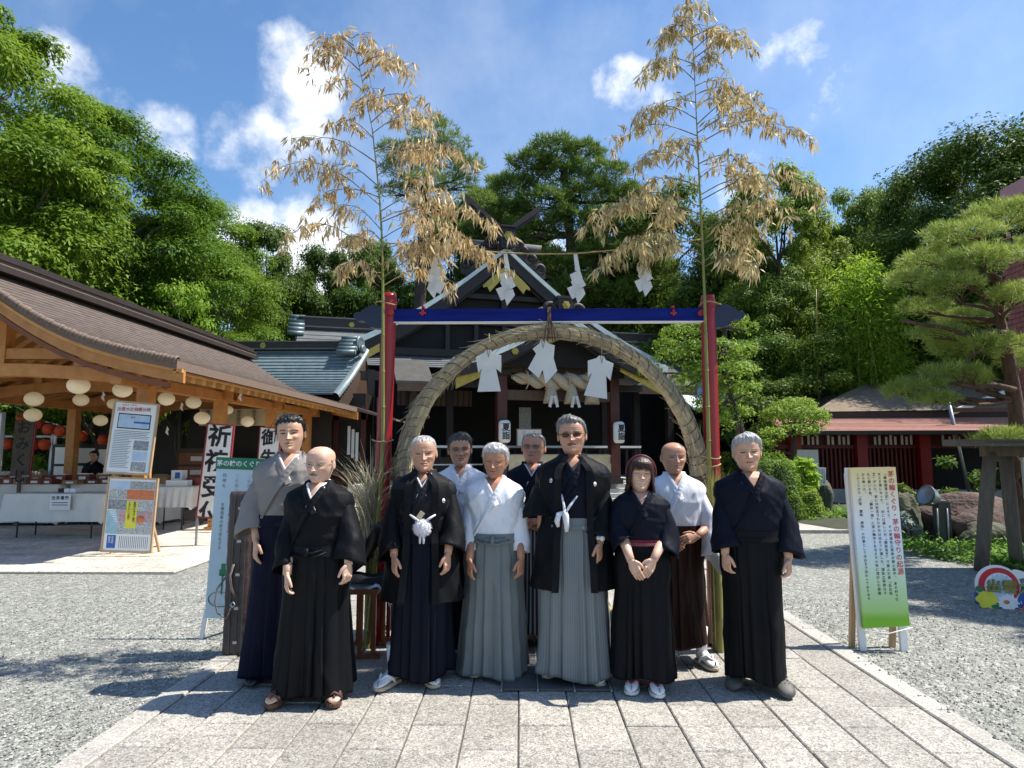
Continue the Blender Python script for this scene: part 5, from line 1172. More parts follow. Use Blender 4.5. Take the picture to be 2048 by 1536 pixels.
# ================================================================== signs, tables and things on the left
def board(name, label, cat, corners, Y, th, frame_m, face_m, fw, px_legs=None, leg_m='white_paint', Ytop=None, group=None, radius=0):
 """framed board from 4 pixel corners (bl, br, tr, tl); bottom at depth Y, top at depth Ytop"""
 Yt = Ytop or Y; q = [P(*corners[0], Y), P(*corners[1], Y), P(*corners[2], Yt), P(*corners[3], Yt)]
 c = (q[0] + q[1]) / 2; o = thing(name, label, cat, (c.x, c.y, 0), 0, group)
 u = (q[1] - q[0]).normalized(); v = (q[3] - q[0]).normalized(); n = u.cross(v).normalized()
 if n.y > 0: n = -n
 W, H = (q[1] - q[0]).length, (q[3] - q[0]).length
 def Q(x, y, off=0.0): return q[0].lerp(q[1], x).lerp(q[3].lerp(q[2], x), y) + n * off
 def rect(mb, x0, y0, x1, y1, o0, o1):
  mb.add([Q(x, y, oo) for oo in (o0, o1) for x, y in ((x0, y0), (x1, y0), (x1, y1), (x0, y1))], [(0, 1, 2, 3), (7, 6, 5, 4), (0, 4, 5, 1), (1, 5, 6, 2), (2, 6, 7, 3), (3, 7, 4, 0)])
 m = MB(); rect(m, fw / W * .8, fw / H * .8, 1 - fw / W * .8, 1 - fw / H * .8, 0.0, -th); m.build('panel', face_m, o, world=True)
 if frame_m:
  for (x0, y0, x1, y1) in ((0, 0, 1, fw / H), (0, 1 - fw / H, 1, 1), (0, fw / H + .0005, fw / W, 1 - fw / H - .0005), (1 - fw / W, fw / H + .0005, 1, 1 - fw / H - .0005)):
   m = MB(); rect(m, x0, y0, x1, y1, .012, -th - .006); m.build('frame', frame_m, o, world=True)
 return o, Q, rect, u, v, W, H
def chars(parent, s, o, u, v, size, pitch, bold):
 for k, ch in enumerate(s):
  m = MB(); put_text(m, ch, o - v * k * size * pitch, u, v, size, bold=bold, res=3); m.build('character', 'ink', parent, world=True)
Y1_ = 9.5
bd, Q, rect, u, v, W, H = board('notice_board', 'upper framed notice board with a red headline, map and photos, tilted to the right', 'notice board', ((207, 947), (300, 951), (319, 808), (229, 800)), Y1_ + .10, .02, 'frame_tan', 'board_white', .028, Ytop=Y1_ + .24)
m = MB(); put_text(m, '出雲大社相模分祠', Q(.14, .885, .004), u, v, W * .092, vertical=False, pitch=1.0, bold=.01); put_text(m, '参拝のご案内', Q(.22, .945, .004), u, v, W * .045, vertical=False, pitch=1.2); m.build('headline', 'ink_red', bd, world=True)
m = MB(); rect(m, .14, .62, .86, .83, .002, .0005); m.build('map_frame', 'ink', bd, world=True)
m = MB(); rect(m, .16, .635, .84, .815, .0035, .0008); m.build('map', 'photo_sky', bd, world=True)
m = MB(); rect(m, .5, .70, .84, .725, .005, .001); m.build('map_road', 'ink_blue', bd, world=True)
m = MB(); put_text(m, '秦野', Q(.44, .78, .005), u, v, W * .05, vertical=False)
for k in range(22):
 y = .585 - k * .0235; x1 = .88 if y > .49 else .50; rect(m, .10, y, x1 - .03 * (k % 3), y + .006, .003, .0008)
m.build('lettering', 'ink_grey', bd, world=True)
for k, mt in enumerate(('photo_dark', 'photo_crowd', 'photo_dark')):
 m = MB(); y = .335 - k * .145; rect(m, .56, y, .88, y + .13, .003, .0008); m.build('photo', ('photo_dark', 'photo_sky', 'photo_green')[k], bd, world=True)
for x in (.12, .88):
 a = Q(x, .5, -.03); m = MB(); m.bar(a, (a.x, a.y + .06, 0), .035, .03); m.build('easel_leg', 'frame_tan', bd, world=True)
bd, Q, rect, u, v, W, H = board('poster_board', 'lower framed poster board with a collage of photographs and a yellow text box', 'poster board', ((201, 1104), (303, 1107), (317, 957), (217, 953)), Y1_, .02, 'frame_tan', 'board_white', .026, Ytop=Y1_ + .10)
rs = random.Random(5)
tiles = [(.05, .84, .45, .95, 'photo_sky'), (.45, .84, .95, .95, 'photo_green'), (.05, .70, .40, .84, 'photo_crowd'), (.40, .70, .95, .84, 'ink_orange'), (.05, .56, .42, .70, 'photo_dark'), (.42, .56, .95, .70, 'photo_crowd'), (.05, .24, .28, .56, 'ink_teal'), (.28, .40, .42, .56, 'ink_pink'), (.66, .40, .95, .56, 'ink_pink'), (.28, .24, .95, .40, 'photo_crowd'), (.42, .40, .66, .56, 'photo_dark')]
for x0, y0, x1, y1, mt in tiles:
 m = MB(); rect(m, x0 + .004, y0 + .003, x1 - .004, y1 - .003, .003, .0008); m.build('photo', mt, bd, world=True)
m = MB(); rect(m, .42, .32, .64, .68, .005, .001); m.build('yellow_box', 'ink_yellow', bd, world=True)
m = MB(); put_text(m, '夏越大祓式のご案内', Q(.585, .655, .0065), u, v, W * .055, pitch=.78, bold=.01); put_text(m, '七月三十一日斎行', Q(.48, .655, .0065), u, v, W * .05, pitch=.85, bold=.01)
for k in range(16): rect(m, .34 + k * .037, .06, .346 + k * .037, .215, .0035, .0008)
m.build('lettering', 'ink', bd, world=True)
m = MB(); rect(m, .10, .055, .27, .225, .004, .001); m.build('blue_box', 'ink_blue', bd, world=True)
m = MB(); put_text(m, '参加者', Q(.21, .195, .0055), u, v, W * .05, pitch=.9); put_text(m, '募集中', Q(.15, .195, .0055), u, v, W * .05, pitch=.9)
for k in range(6): rect(m, .06 + .035 * k, .55 - .03 * k, .22 + .01 * k, .565 - .03 * k, .0045, .001)
m.build('white_lettering', 'paper', bd, world=True)
fdx = MB(); c = Q(.72, .44, .006)
fdx.lathe([(0, 0), (W * .075, 0), (W * .075, .001), (0, .001)], c, 18, u.cross(v)); fdx.build('lantern_print', 'ink_orange', bd, world=True)
for x in (.15, .85):
 a = Q(x, .6, -.03); m = MB(); m.bar(a, (a.x, a.y + .35, 0), .03, .03); m.build('back_leg', 'frame_tan', bd, world=True)
Y2 = 10.6
bd, Q, rect, u, v, W, H = board('vertical_sign', 'white vertical sign with four bold black characters in a red frame under the eave', 'sign', ((391, 1035), (450, 1039), (469, 850), (415, 846)), Y2, .03, 'frame_red', 'board_white', .022)
chars(bd, '祈祷受付', Q(.5, .875, .006), u, v, W * .78, 1.10, .028)
for x in (.04, .96):
 a = Q(x, .02, -.015); m = MB(); m.bar(a, (a.x - .01, a.y + .02, 0), .03, .03); m.build('leg', 'metal_gray', bd, world=True)
bd, Q, rect, u, v, W, H = board('vertical_sign', 'smaller white vertical sign in a red frame just behind the young man in grey', 'sign', ((506, 1035), (551, 1037), (562, 856), (520, 853)), 12.4, .03, 'frame_red', 'board_white', .02)
chars(bd, '御朱印受付', Q(.5, .885, .006), u, v, W * .76, 1.16, .028)
for x in (.04, .96):
 a = Q(x, .02, -.015); m = MB(); m.bar(a, (a.x, a.y + .02, 0), .03, .03); m.build('leg', 'metal_gray', bd, world=True)
bd, Q, rect, u, v, W, H = board('vertical_sign', 'grey wooden vertical sign with brush hiragana standing behind the counter at far left', 'sign', ((18, 952), (58, 952), (71, 841), (29, 838)), 13.2, .04, None, 'bark_grey', .02)
chars(bd, 'おみくじ', Q(.5, .87, .006), u, v, W * .70, 1.15, .02)
m = MB(); rect(m, 1.0, 0, 1.05, 1, .004, -.04); m.build('side_strip', 'frame_red', bd, world=True)
a = Q(.5, 0, -.02); m = MB(); m.bar(a, (a.x, a.y, 0), .06, .04); m.build('leg', 'weathered', bd, world=True)
a = G(424, 1278); Y3 = a.y
bd, Q, rect, u, v, W, H = board('instruction_sign', 'pale blue instruction sign with a green header standing behind the instrument case', 'sign', ((407, 1238), (520, 1242), (536, 918), (433, 914)), Y3, .025, None, 'board_bluewhite', .01, Ytop=Y3 + .12)
m = MB(); rect(m, 0, .925, 1, 1, .004, -.002); m.build('green_header', 'ink_green', bd, world=True)
m = MB(); put_text(m, '茅の輪のくぐり方', Q(.08, .962, .006), u, v, W * .118, vertical=False, pitch=1.0, bold=.018, res=3); m.build('header_lettering', 'paper', bd, world=True)
m = MB(); put_text(m, '四拝礼', Q(.19, .885, .004), u, v, W * .075, pitch=1.25); put_text(m, 'お賽銭箱の前で拝礼する', Q(.19, .70, .004), u, v, W * .066, pitch=1.15); put_text(m, '「願い祓い給え」', Q(.33, .66, .004), u, v, W * .06, pitch=1.2); m.build('black_lettering', 'ink_grey', bd, world=True)
m = MB(); put_text(m, '三左廻り', Q(.43, .885, .004), u, v, W * .07, pitch=1.25); put_text(m, '二右廻り', Q(.66, .885, .004), u, v, W * .07, pitch=1.25); m.build('red_lettering', 'ink_pink', bd, world=True)
m = MB(); rect(m, .27, .15, .30, .27, .004, .001); rect(m, .22, .26, .36, .30, .004, .001); rect(m, .25, .30, .33, .335, .0045, .001); m.build('plant_print', 'ink_green', bd, world=True)
m = MB(); pts = [Q(.26 + .20 * math.cos(t), .12 + .045 * math.sin(t), .005) for t in [2 * math.pi * i / 24 for i in range(25)]]; m.tube(pts, .003, 4, caps=False); m.build('ring_print', 'ink_grey', bd, world=True)
for x in (.02, .30, .9):
 a = Q(x, .05, -.03); m = MB(); m.bar(a, (a.x - .02, a.y - .03 if x != .30 else a.y + .25, 0), .035, .028); m.build('leg', 'white_paint' if x != .30 else 'stool_wood', bd, world=True)
a = G(471, 1312); cs = thing('quilted_case', 'tall dark brown quilted carrying case with a grey strap standing left of the young man', 'case', (a.x, a.y, 0), R(8))
A = []; n = 30
s_ = 1 / 262.0
for i in range(45):
 t = i / 44; z = .01 + 1.235 * t; w = .088 * (1.0 - .06 * t) * (1 if .02 < t < .98 else .9); d = .065 * (1 if .02 < t < .98 else .85); ridge = .0035 * abs(math.sin(t * 30)); ring_ = []
 for k in range(n):
  q = 2 * math.pi * k / n; cx, sy_ = math.cos(q), math.sin(q); e = .45; ring_.append((math.copysign(abs(cx) ** e, cx) * (w + ridge), math.copysign(abs(sy_) ** e, sy_) * (d + ridge), z))
 A.append(ring_)
m = MB(); m.grid(A, closed=True, capends=True); m.build('case_shell', 'case_brown', cs)
for x in (-.035, .052):
 m = MB(); m.box((x, -.071, .62), (.010, .008, 1.20)); m.build('edge_band', 'clog_grey', cs)
m = MB(); m.box((.01, -.069, .62), (.02, .006, 1.20)); m.build('zip', 'metal_dark', cs)
for k in range(5):
 m = MB(); m.box((.01, -.075, .12 + .25 * k), (.03, .006, .02)); m.build('zip_pull', 'metal_pipe', cs)
m = MB(); m.tube([(-.085, -.03, .60), (-.135, -.07, .52), (-.145, -.08, .42), (-.12, -.085, .34), (-.05, -.095, .30), (-.02, -.09, .38)], .013, 8, flat=(1, .4)); m.build('strap', 'strap_gray', cs)
m = MB(); m.tube([(-.02, -.08, .70), (-.035, -.11, .62), (-.02, -.11, .52), (.0, -.08, .46)], .011, 8, flat=(1, .5)); m.build('handle', 'strap_gray', cs)
m = MB(); m.tube([(-.03, -.085, .40), (-.01, -.1, .385), (.005, -.09, .40), (-.01, -.085, .42), (-.03, -.085, .40)], .005, 6); m.build('buckle', 'metal_pipe', cs)
for x in (-.05, .05):
 m = MB(); m.lathe([(.012, 0), (.014, .012)], (x, -.03, 0), 10); m.build('foot', 'metal_dark', cs)
a = G(722, 1322); st = thing('slatted_stool', 'brown wooden slatted stool carrying folded clothes beside the bald man', 'stool', (a.x - .06, a.y + .17, 0))
m = MB(); m.box((0, 0, .505), (.36, .40, .035)); m.build('top', 'stool_wood', st)
for y in (-.17, .17):
 m = MB(); m.box((0, y, .025), (.40, .06, .05)); m.build('foot_rail', 'stool_wood', st)
 for x in (-.15, -.05, .05, .15):
  m = MB(); m.box((x, y, .27), (.032, .03, .44)); m.build('slat', 'stool_wood', st)
st2 = dup(st, (a.x + .14, a.y + .62, 0), R(6), 'darker slatted stool standing just behind the one with the clothes'); 
for ch in st2.children: 
 ch.data = ch.data.copy(); ch.data.materials[0] = M('stool_dark')
tr = thing('red_tray_stand', 'low red lacquered box tray on the rear stool against the gate post', 'tray', (a.x + .16, a.y + .60, .525))
m = MB()
for s1 in (-1, 1): m.bar((s1 * .19, -.15, .05), (s1 * .19, .15, .05), .02, .10); m.bar((-.19, s1 * .15, .05), (.19, s1 * .15, .05), .02, .10)
m.box((0, 0, .01), (.36, .28, .02)); m.build('tray_body', 'stool_dark', tr)
m = MB(); m.box((0, -.02, .085), (.26, .2, .01), (0, .06, .2)); m.build('paper_sheet', 'paper', tr)
def drape(name, label, mt, c, w, d, h, seed, hang=.0):
 rr = random.Random(seed); A = np.zeros((16, 22, 3)); ph = [rr.uniform(0, 6) for _ in range(6)]
 for i in range(16):
  for j in range(22):
   x = (j / 21 - .5) * w; y = (i / 15 - .5) * d; edge = min(1, min(j, 21 - j) / 2.5) * min(1, min(i, 15 - i) / 2.5)
   z = h * edge + .010 * math.sin(28 * x + ph[0] + 9 * y) + .007 * math.sin(41 * y + ph[1] + 14 * x); 
   if x > w * .30: z -= hang * ((x - w * .30) / (w * .20)) ** 1.3
   A[i, j] = (x + .010 * math.sin(20 * y + ph[2]), y + .01 * math.sin(17 * x + ph[3]), max(z, .002) if hang == 0 else z)
 m = MB(); m.grid(A); o = m.build(name, mt); o.location = c; return props(o, label, 'clothing')
cx, cy = a.x - .02, a.y + .17
drape('folded_shirt', 'light grey folded garment hanging over the stool edge', 'board_bluewhite', (cx, cy, .524), .46, .34, .03, 2, .13)
drape('folded_jacket', 'dark folded jacket heaped on top of the grey garment', 'cloth_darkgrey', (cx + .01, cy, .560), .42, .30, .035, 5, .09)
bgp = thing('black_bag', 'black shoulder bag leaning up on the clothes beside the bald man', 'bag', (cx - .02, cy + .06, .60))
m = MB(); A = []
for i in range(14):
 t = i / 13; w = .17 * math.sin(math.pi * min(1, .12 + t * .86)) ** .5; ring_ = []
 for k in range(20):
  q = 2 * math.pi * k / 20; ring_.append((.15 * t - .08 + math.cos(q) * w * .75, math.sin(q) * .055, .005 + .34 * t + .06 * math.cos(q)))
 A.append(ring_)
m.grid(A, closed=True, capends=True); m.build('bag_body', 'shoe_black', bgp)
m = MB(); m.tube([(.05, 0, .33), (.12, -.02, .36), (.16, -.04, .26), (.12, -.05, .12)], .008, 6); m.build('bag_strap', 'metal_dark', bgp)
def table(label, x0, x1, y0, y1, zt, drop, cloth_label, paper=None):
 t = thing('folding_table', label, 'table', ((x0 + x1) / 2, (y0 + y1) / 2, .03), 0, 'folding tables in the pavilion')
 w, d = x1 - x0, y1 - y0
 m = MB(); m.box((0, 0, zt - .045), (w - .03, d - .03, .03)); m.build('tabletop', 'board_white', t)
 for sx2 in (-1, 1):
  for sy2 in (-1, 1):
   m = MB(); m.tube([(sx2 * (w / 2 - .22), sy2 * (d / 2 - .08), 0), (sx2 * (w / 2 - .22), sy2 * (d / 2 - .08), zt - .06)], .014, 8); m.build('leg', 'metal_dark', t)
 per = []; nx, ny = 40, 12
 for i in range(nx): per.append((-w / 2 + w * i / nx, -d / 2))
 for i in range(ny): per.append((w / 2, -d / 2 + d * i / ny))
 for i in range(nx): per.append((w / 2 - w * i / nx, d / 2))
 for i in range(ny): per.append((-w / 2, d / 2 - d * i / ny))
 A = []; N_ = len(per)
 for r_, (k, z) in enumerate(((.0, 0), (.985, 0), (1.0, -.004), (1.005, -.03), (1, -.12), (1, -.24), (1, -drop))):
  ring_ = []
  for i, (x, y) in enumerate(per):
   cn = 1 if (abs(x) > w / 2 - .04 and abs(y) > d / 2 - .04) else 0; wv = (.018 * math.sin(i * .9) + .012 * math.sin(i * .37 + 1)) * min(1, -z * 4)
   ox = math.copysign(1, x) * (1 if abs(x) > w / 2 - .001 else 0); oy = math.copysign(1, y) * (1 if abs(y) > d / 2 - .001 else 0)
   ring_.append((x * k + ox * (wv + .03 * -z / drop), y * k + oy * (wv + .04 * -z / drop), zt - .022 + z - (.05 * cn * -z / drop)))
  A.append(ring_)
 m = MB(); m.grid(A, closed=True); c = m.build('tablecloth', 'table_cloth'); c.location = ((x0 + x1) / 2, (y0 + y1) / 2, .03); props(c, cloth_label, 'tablecloth', 'tablecloths in the pavilion'); PM[c.name] = Matrix.Translation(c.location)
 return t, c
t_, c_ = table('folding table at the front left with thin grey legs under a white cloth', -9.17, -7.40, 11.35, 11.95, .80, .48, 'white tablecloth with a paper notice on the front left table')
q = P(122, 1004, 11.28); nt_ = thing('table_notice', 'small white paper notice with black brush characters stuck on the front tablecloth', 'notice', (q.x, 11.26, q.z))
m = MB(); m.box((0, 0, 0), (.36, .006, .27)); m.build('sheet', 'paper', nt_)
m = MB(); put_text(m, '絵馬書所', (-.12, -.005, .075), (1, 0, 0), (0, 0, 1), .072, vertical=False, pitch=1.1, bold=.02)
for k in range(2): m.box((0, -.005, -.01 - .04 * k), (.28, .002, .012))
m.build('lettering', 'ink', nt_)
for k, (px, mt) in enumerate(((122, 'ink'), (134, 'paper'), (146, 'paper'))):
 q = P(px, 988, 11.5); m = MB(); m.box((0, 0, .04), (.10, .12, .07)); o = m.build('pen_box', mt); o.location = (q.x, 11.55, .815); props(o, ('black pen holder on the front table', 'white paper pad left of its twin on the front table', 'white paper pad right of its twin on the front table')[k], 'pen box')
table('folding table right of the poster board with dark folding legs', -7.25, -6.45, 12.6, 13.5, .86, .40, 'white tablecloth on the small table right of the poster board')
table('folding table standing under the eave beside the bold character sign', -7.2, -5.95, 14.2, 14.9, .86, .52, 'white tablecloth on the table beside the bold character sign')
table('long table at far left carrying the charm boxes', -12.4, -9.6, 13.3, 14.0, .86, .78, 'white tablecloth under the charm boxes at far left')
table('second long table carrying charm boxes behind the front table', -9.5, -7.55, 13.5, 14.2, .86, .78, 'white tablecloth under the charm boxes behind the front table')
q = P(330, 962, 13.0)
for k, (dx, dy, sz, mt, lab) in enumerate(((-.12, 0, (.22, .2, .30), 'board_white', 'white carton standing on the small table'), (.16, .02, (.20, .16, .15), 'box_red', 'dark red box beside the white carton'), (.02, -.25, (.42, .20, .11), 'paper', 'flat white box at the front of the small table'))):
 m = MB(); m.box((0, 0, sz[2] / 2), sz); o = m.build('carton', mt); o.location = (-6.85 + dx, 13.05 + dy, .872); props(o, lab, 'box', 'boxes on the small table')
 if k == 0:
  m = MB(); m.box((.02, -sz[1] / 2 - .003, .2), (.1, .003, .12)); m.build('printed_label', 'ink_blue', o)
rs = random.Random(21); ORD = ['first', 'second', 'third', 'fourth', 'fifth', 'sixth', 'seventh', 'eighth', 'ninth', 'tenth', 'eleventh', 'twelfth', 'thirteenth', 'fourteenth', 'fifteenth', 'sixteenth', 'seventeenth', 'eighteenth', 'nineteenth', 'twentieth']
for row, (y, z) in enumerate(((13.42, .872), (13.72, .93))):
 x = -12.2; i = 0
 while x < -7.7:
  w = rs.uniform(.22, .34); h = rs.uniform(.08, .15)
  if -9.62 < x + w / 2 < -9.4: x += .2; continue
  yy = y + (.2 if x > -9.5 else 0); mt = rs.choice(('box_red', 'box_red', 'box_wood'))
  m = MB(); m.box((0, 0, h / 2), (w - .02, .22, h)); b0 = m.build('charm_box', mt); b0.location = (x + w / 2, yy, z)
  props(b0, '%s charm box, %s from the left in the %s row on the counter' % ('dark red' if mt == 'box_red' else 'brown wooden', ORD[i], ('front', 'raised rear')[row]), 'box', 'charm boxes on the counter')
  m = MB(); m.box((0, -.114, h * .45), (w * .45, .004, h * .45)); m.build('label_card', 'paper', b0)
  if row == 1:
   m = MB(); m.box((0, -.02, h + .012), (w * .8, .14, .02)); m.build('charms', rs.choice(('ink_orange', 'paper', 'frame_red', 'box_wood')), b0)
  x += w; i += 1
for k, xx in enumerate((-12.0, -10.9, -9.3, -8.2)):
 m = MB(); m.box((xx + .5, 13.75 + (.2 if xx > -9.5 else 0), .90), (.9, .3, .05)); o = m.build('box_riser', 'box_wood'); props(o, 'low wooden riser, %s from the left under the rear charm boxes' % ORD[k], 'riser', 'risers on the counter')
q = P(170, 920, 15.6); sb2 = thing('display_screen', 'dark framed display screen with white sheets behind the seated clerk', 'screen', (q.x, 15.6, 0))
m = MB(); m.box((0, 0, 1.25), (1.6, .05, .95)); m.build('frame', 'dark_wood', sb2)
for x, z, w, h in ((-.48, 1.45, .5, .40), (-.50, 1.02, .46, .34), (.05, 1.45, .4, .36), (.05, 1.05, .42, .30), (.52, 1.3, .36, .6)):
 m = MB(); m.box((x, -.032, z), (w, .006, h)); m.build('sheet', 'paper', sb2)
for x in (-.72, .72):
 m = MB(); m.box((x, 0, .4), (.05, .05, .8)); m.build('leg', 'metal_dark', sb2)
cb = thing('wooden_cabinet', 'brown wooden drawer cabinet with papers inside the office beside the notice board', 'cabinet', (-8.6, 17.2, .03))
m = MB(); m.box((0, 0, .8), (1.1, .5, 1.6)); m.build('body', 'brown_wood', cb)
for k in range(4):
 m = MB(); m.box((0, -.26, .25 + .36 * k), (.95, .03, .30)); d_ = m.build('drawer', 'stool_wood', cb); m = MB(); m.box((0, -.285, .25 + .36 * k), (.3, .008, .12)); m.build('card', 'paper', d_)
vl = thing('printed_valance', 'pale yellow printed cloth strip hanging inside the pavilion behind the lanterns', 'curtain', (-7.4, 17.25, 2.5))
A = np.zeros((5, 50, 3))
for i in range(5):
 for j in range(50): A[i, j] = (-1.35 + 2.7 * j / 49, .02 * math.sin(j * .8), .2 - .115 * i)
m = MB(); m.grid(A); m.build('cloth', 'offer_wood', vl)
m = MB()
for k in range(6): put_text(m, '御守授与', (-1.1 + k * .42, -.03, .12), (1, 0, 0), (0, 0, 1), .10, pitch=1.0)
m.build('lettering', 'brown_wood', vl)
bw = thing('office_counter_wall', 'dark back wall and counter of the amulet office inside the pavilion', 'counter', (-7.7, 18.3, 0))
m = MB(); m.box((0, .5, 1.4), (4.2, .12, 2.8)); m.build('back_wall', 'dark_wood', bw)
m = MB(); m.box((0, -.3, .5), (4.2, .5, 1.0)); m.build('counter', 'red_brown', bw)
for k, x in enumerate((-1.4, -.2, .9)):
 m = MB(); m.box((x, -.56, 1.12), (.42, .02, .2)); m.build('price_card', 'paper', bw)
lg = thing('grid_lamp', 'small lit square grid lamp under the office eave', 'lamp', P(455, 818, 18.9))
mm_, t__, b__ = newmat('lamp_glow'); b__.inputs['Base Color'].default_value = (.8, .6, .3, 1); b__.inputs['Emission Color'].default_value = (1, .65, .25, 1); b__.inputs['Emission Strength'].default_value = .9
m = MB(); m.box((0, 0, 0), (.26, .2, .30)); m.build('shade', 'lamp_glow', lg)
for k in range(4):
 m = MB(); m.box((-.10 + .067 * k, -.104, 0), (.012, .01, .30)); m.box((0, -.104, -.12 + .08 * k), (.26, .01, .012)); m.build('grid_bars', 'dark_wood', lg)
lm, t2_, b2_ = newmat('lantern_lit'); b2_.inputs['Base Color'].default_value = (.68, .61, .46, 1); b2_.inputs['Roughness'].default_value = .7; b2_.inputs['Emission Color'].default_value = (1, .80, .48, 1); b2_.inputs['Emission Strength'].default_value = .10
lan = [(157, 769, 23, 10.4), (245, 778, 20, 11.2), (68, 796, 19, 11.8), (66, 828, 17.5, 12.8), (162, 798, 16, 13.0), (228, 806, 14, 14.2), (201, 839, 14.5, 13.8), (333, 796, 17.5, 12.4), (387, 803, 16, 13.2), (404, 834, 16.5, 13.0), (455, 818, 12, 16.4), (495, 841, 14, 15.0)]
names = ['largest round paper lantern at the left under the front beam', 'round paper lantern left of the first orange post', 'round paper lantern high above the hiragana sign', 'round paper lantern just behind the top of the hiragana sign', 'round paper lantern below and behind the largest one', 'round paper lantern half hidden by the notice board', 'round paper lantern against the greenery left of the notice board', 'round paper lantern right of the first orange post', 'round paper lantern between the first two orange posts near the eave', 'low round paper lantern left of the bold character sign top', 'round paper lantern tucked behind the second orange post', 'round paper lantern between the two vertical signs']
proto = None
for k, (px, py, r, Yl) in enumerate(lan):
 q = P(px, py + 2, Yl); rad = r * .90 / FPX * Yl
 if proto is None:
  proto = thing('round_lantern', names[0], 'lantern', q, 0, 'round paper lanterns hung in the pavilion'); prof = []
  for i in range(33):
   th = math.pi * i / 32; rr_ = math.sin(th) * .19 * (1 + (.012 if i % 2 else -.008)); prof.append((max(rr_, .001), math.cos(th) * .158))
  m = MB(); m.lathe(prof, (0, 0, 0), 28); m.build('paper_shade', 'lantern_lit', proto)
  for z in (.155, -.155):
   m = MB(); m.lathe([(.045, z - .01), (.048, z + .01), (.0, z + .012)], (0, 0, 0), 14); m.build('ring_cap', 'offer_wood', proto)
  m = MB(); m.tube([(0, 0, .155), (0, 0, .42)], .003, 4); m.build('cord', 'metal_dark', proto); r00 = rad / .19; proto.scale = (r00,) * 3
 else: dup(proto, q, k * .7, names[k], (rad / .19,) * 3)
wch = 0
for px, py, Yl in ((480, 660 + 122, 12), (206, 782, 12), (363, 803, 13), (334, 852, 13.5)):
 q = P(px, py, Yl); m = MB(); m.prism([(0, 0), (.05, -.08), (.02, -.10), (.04, -.2), (-.03, -.14), (-.01, -.07)], (0, 0, 0), (1, 0, 0), (0, 0, 1), (0, .004, 0)); o = m.build('paper_slip', 'paper'); o.location = q
 props(o, ('white paper slip above the two vertical signs', 'white paper slip between the two left lanterns', 'white paper slip between two lanterns right of the first post', 'white paper slip over the dark office opening')[wch], 'paper slip', 'paper slips hung in the pavilion'); wch += 1
names = ['red paper lantern highest on the line at far left', 'red lantern beside the edge of the hiragana sign', 'dark red lantern third along the sloping line', 'red lantern fourth along the sloping line', 'low red lantern at the left picture edge', 'low red lantern behind the hiragana sign', 'low red lantern right of the hiragana sign', 'red lantern near the notice board edge', 'red lantern above the display screen']
proto = None
for k, (px, py) in enumerate(((44, 835), (76, 848), (97, 858), (120, 862), (14, 888), (66, 890), (89, 889), (207, 880), (163, 872))):
 q = P(px, py, 18.0); 
 if proto is None:
  proto = thing('red_lantern', names[0], 'lantern', q, 0, 'red lanterns on lines beyond the pavilion'); m = MB(); m.lathe([(.05, -.15), (.12, -.12), (.155, 0), (.12, .12), (.05, .15)], (0, 0, 0), 18); m.build('paper_shade', 'lantern_red', proto)
  m = MB(); m.lathe([(0, .15), (.06, .15), (.06, .18), (0, .18)], (0, 0, 0), 12); m.lathe([(0, -.18), (.06, -.18), (.06, -.15), (0, -.15)], (0, 0, 0), 12); m.build('ring_cap', 'lantern_cap', proto)
 else: dup(proto, q, 0, names[k])
ln = thing('lantern_rail', 'white painted rail and wire carrying the red lanterns beyond the pavilion', 'rail', (-14, 18.1, 0))
m = MB(); m.tube([P(-40, 873, 18.1), P(130, 873, 18.1)], .035, 8); m.build('rail', 'white_paint', ln, world=True)
m = MB(); m.tube([P(30, 812, 18.1), P(85, 842, 18.1), P(150, 858, 18.1)], .02, 6); m.build('wire', 'white_paint', ln, world=True)
for px in (106, 112, -20):
 a = P(px, 860, 18.1); m = MB(); m.box((a.x, 18.1, a.z / 2), (.06, .06, a.z)); m.build('upright', 'white_paint', ln, world=True)
a = P(1, 850, 17.0); wp = thing('white_post', 'white square post at the left picture edge behind the hiragana sign', 'post', (a.x, 17, 0)); m = MB(); m.box((0, 0, 1.3), (.14, .14, 2.6)); m.box((0, 0, .04), (.24, .24, .08)); m.build('shaft', 'white_paint', wp)
st_ = thing('stone_block', 'pale stone block on the ground beyond the hiragana sign', 'stone block', (P(10, 925, 17).x, 17.6, 0)); m = MB(); m.box((0, 0, .45), (.9, .5, .9)); m.box((0, 0, .95), (1.0, .6, .12)); m.build('block', 'step_stone', st_)
# ================================================================== trees
def limb(mb, p0, p1, r0, r1, sag=0.0, n=6, wob=.06, seed=0, k=8):
 rr = random.Random(seed); L_ = (Vector(p1) - Vector(p0)).length; pts = []; rad = []
 for i in range(n + 1):
  t = i / n; p = Vector(p0).lerp(Vector(p1), t) + Vector((rr.gauss(0, wob) * L_ * math.sin(math.pi * t), rr.gauss(0, wob) * L_ * math.sin(math.pi * t), sag * L_ * math.sin(math.pi * t)))
  pts.append(p); rad.append(r0 + (r1 - r0) * t)
 mb.tube(pts, rad, k, caps=False); return pts
def crown_clumps(rn, n, shape, flat=.6, inner=.35):
 """clump centres inside a crown body; shape(z01)->radius factor"""
 out = []
 while len(out) < n:
  z = rn.uniform(0, 1); r = shape(z); a = rn.uniform(0, 2 * math.pi); q = math.sqrt(rn.uniform(inner, 1)) * r
  out.append((q * math.cos(a), q * math.sin(a), z))
 return np.array(out)
